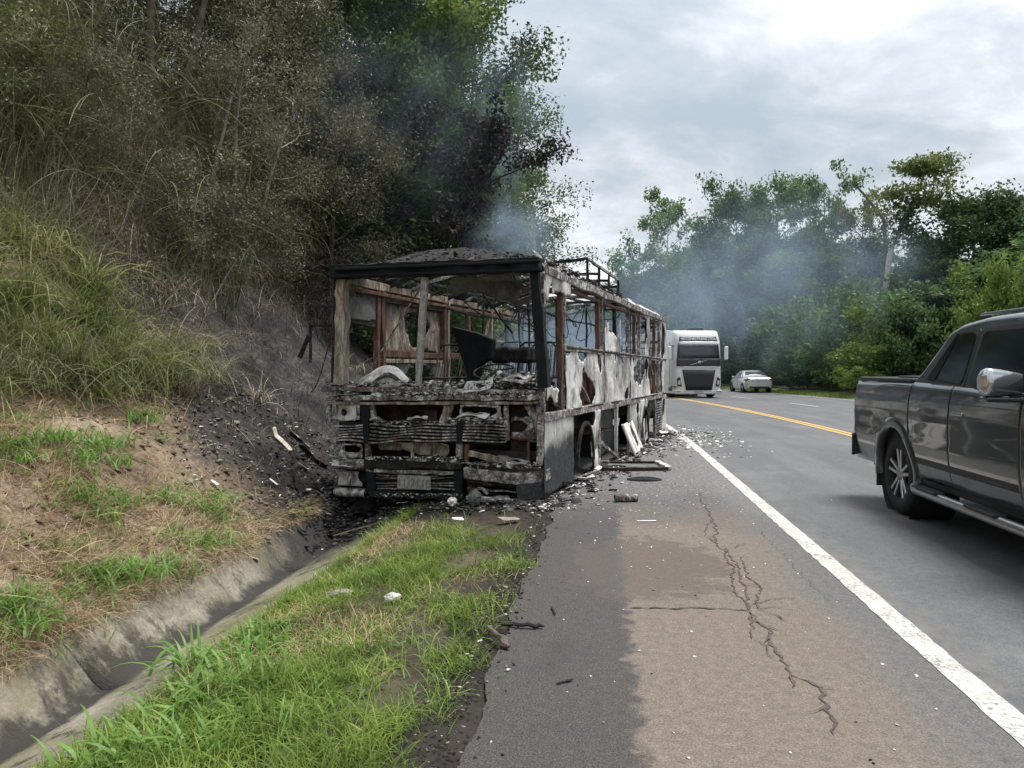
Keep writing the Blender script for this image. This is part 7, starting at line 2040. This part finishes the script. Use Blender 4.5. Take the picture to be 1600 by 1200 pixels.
def fleck2():
    u = drng.gauss(17, 1.6); v = drng.gauss(.1, .5)
    p = RP(u, v); return (p.x, p.y, .004)
along(500, fleck2, .006, .03, 'scrap_pale', 'ash_flecks', .2)
along(120, fleck2, .01, .03, 'soot', 'ash_flecks', .3)
def slopebit():
    for _ in range(40):
        uu = drng.uniform(6.8, 11); vv = -drng.uniform(5.3, 7.2)
        if uu + (vv + 5) * .55 > 6.4: break
    b = hill_base(uu, vv); return (b.x, b.y, b.z + .01)
along(500, slopebit, .006, .028, 'ashdark', 'slope_debris', .5)
along(130, slopebit, .005, .02, 'scrap_pale', 'slope_debris', .35)
along(160, slopebit, .008, .03, 'stone', 'slope_debris', .5)
def soilbit():
    uu = drng.uniform(3, 8.5); vv = -drng.uniform(5.25, 7.2)
    b = hill_base(uu, vv); return (b.x, b.y, b.z + .004)
along(700, soilbit, .006, .03, M['hill'], 'soil_clods', .6)

# ash and burnt soil slumped over the gutter at the bus corner
def slump():
    u = drng.gauss(9.3, .75); v = -4.75 + drng.gauss(0, .38)
    z = float(np.interp(v, [a_ for a_, b_ in _prof], [b_ for a_, b_ in _prof]))
    p = RP(u, v); return (p.x, p.y, z + .02 + abs(drng.gauss(0, .05)))
along(3800, slump, .004, .026, 'ashdark', 'gutter_ash', .45)
along(150, slump, .006, .03, 'scrap_pale', 'gutter_ash', .4)

for lab, nm, cat, px, py, L, Wd, mt, rz_, sd_ in (
    ('white curled flake on the asphalt just right of the front skirt sheet', 'curled_flake', 'flake', 912, 752, .30, .13, 'scrap_pale', 20, 301),
    ('pale rounded scrap standing under the open locker, left of the leaning flap', 'curled_flake', 'flake', 938, 728, .26, .13, 'scrap_pale', -10, 302),
    ('dark crumpled strip in front of the wheel arch', 'crumpled_strip', 'strip', 893, 764, .34, .10, 'soot', 40, 303),
    ('small white flake beside the left end of the flat frame', 'curled_flake', 'flake', 934, 741, .18, .10, 'scrap_pale', 60, 304),
    ('grey crumpled sheet under the rear wheel arch of the bus', 'crumpled_sheet', 'sheet', 1016, 690, .5, .25, 'ashmetal', 10, 305),
    ('pale scrap heap at the far end of the bus by the white line', 'crumpled_sheet', 'sheet', 1040, 680, .5, .3, 'scrap_pale', 30, 306),
    ('dark crumpled sheet lying at the front corner of the bus by the grass', 'crumpled_sheet', 'sheet', 860, 792, .36, .20, 'soot', 15, 307),
    ('thin white strip lying across the brown shoulder above the damp stain', 'paint_strip', 'strip', 1010, 815, .20, .025, 'paper', 3, 308)):
    q_ = G(px, py)
    scrap(nm, lab, cat, q_ + Vector((0, 0, .02 if Wd > .05 else -.012)), L, Wd, mt, (R(drng.uniform(-12, 12)) if Wd > .05 else 0, R(drng.uniform(-12, 12)) if Wd > .05 else 0, R(rz_)), sd_, .12 if Wd > .05 else .002)
# ================================================================== smoke
def mk_smoke(name, dens, color=(0.60, 0.77, 1.0), scale=.35, lo=.42, hi=.7, seed=0.0):
    t = NT(name)
    o = t.coord('Object')
    g = t.n('ShaderNodeNewGeometry').outputs['Position']
    ln = t.n('ShaderNodeVectorMath', operation='LENGTH'); t.put(ln.inputs[0], o)
    fall = t.mapr(ln.outputs['Value'], 1.0, 0.25)
    nz = t.noise(t.mapping(g, (1, 1, .7), (seed, seed * .7, -seed)), scale, 4, .6, .8)
    d = t.math('MULTIPLY', t.math('MULTIPLY', fall, t.mapr(nz, lo, hi)), dens)
    v = t.n('ShaderNodeVolumePrincipled')
    v.inputs['Color'].default_value = (*color, 1)
    v.inputs['Anisotropy'].default_value = 0.2
    t.put(v.inputs['Density'], d)
    t.t.links.new(v.outputs[0], t.out.inputs['Volume'])
    return t.m
def smoke(center, radii, dens, rz=0, scale=.35, lo=.40, hi=.66, seed=0.0, color=(0.60, 0.77, 1.0)):
    bm = bmesh.new(); bmesh.ops.create_icosphere(bm, subdivisions=2, radius=1.06)
    me_ = bpy.data.meshes.new('smoke'); bm.to_mesh(me_); bm.free()
    me_.materials.append(mk_smoke('smoke', dens, color, scale, lo, hi, seed))
    o = link('smoke', me_, None, center, (0, 0, rz), radii)
    o['kind'] = 'stuff'
    return o
smoke(at(1190, 455, 44), (10, 12, 6.4), .075, scale=.26, lo=.47, hi=.70, seed=3)
smoke(at(1010, 470, 32), (4.6, 8, 3.4), .06, scale=.3, seed=11)
smoke(bus_to_world(Vector((-1.5, 7.6, 1.75))), (1.7, 4.6, 1.25), .42, -BUS_A, scale=.8, lo=.25, hi=.6, seed=5)
smoke(at(795, 372, 21), (1.6, 2.0, 1.3), .6, scale=1.1, lo=.42, hi=.64, seed=7)
smoke(at(790, 200, 22.5), (1.1, 2.0, 3.4), .30, R(20), scale=.6, lo=.44, hi=.7, seed=9)
smoke(at(690, 90, 21), (3.0, 2.0, 2.4), .07, 0, scale=.4, lo=.4, hi=.7, seed=13)
smoke(at(1240, 450, 56), (20, 13, 8.5), .020, scale=.12, lo=.3, hi=.7, seed=17)
smoke(at(640, 200, 19), (3.6, 3.0, 3.4), .05, 0, scale=.35, lo=.35, hi=.7, seed=19)
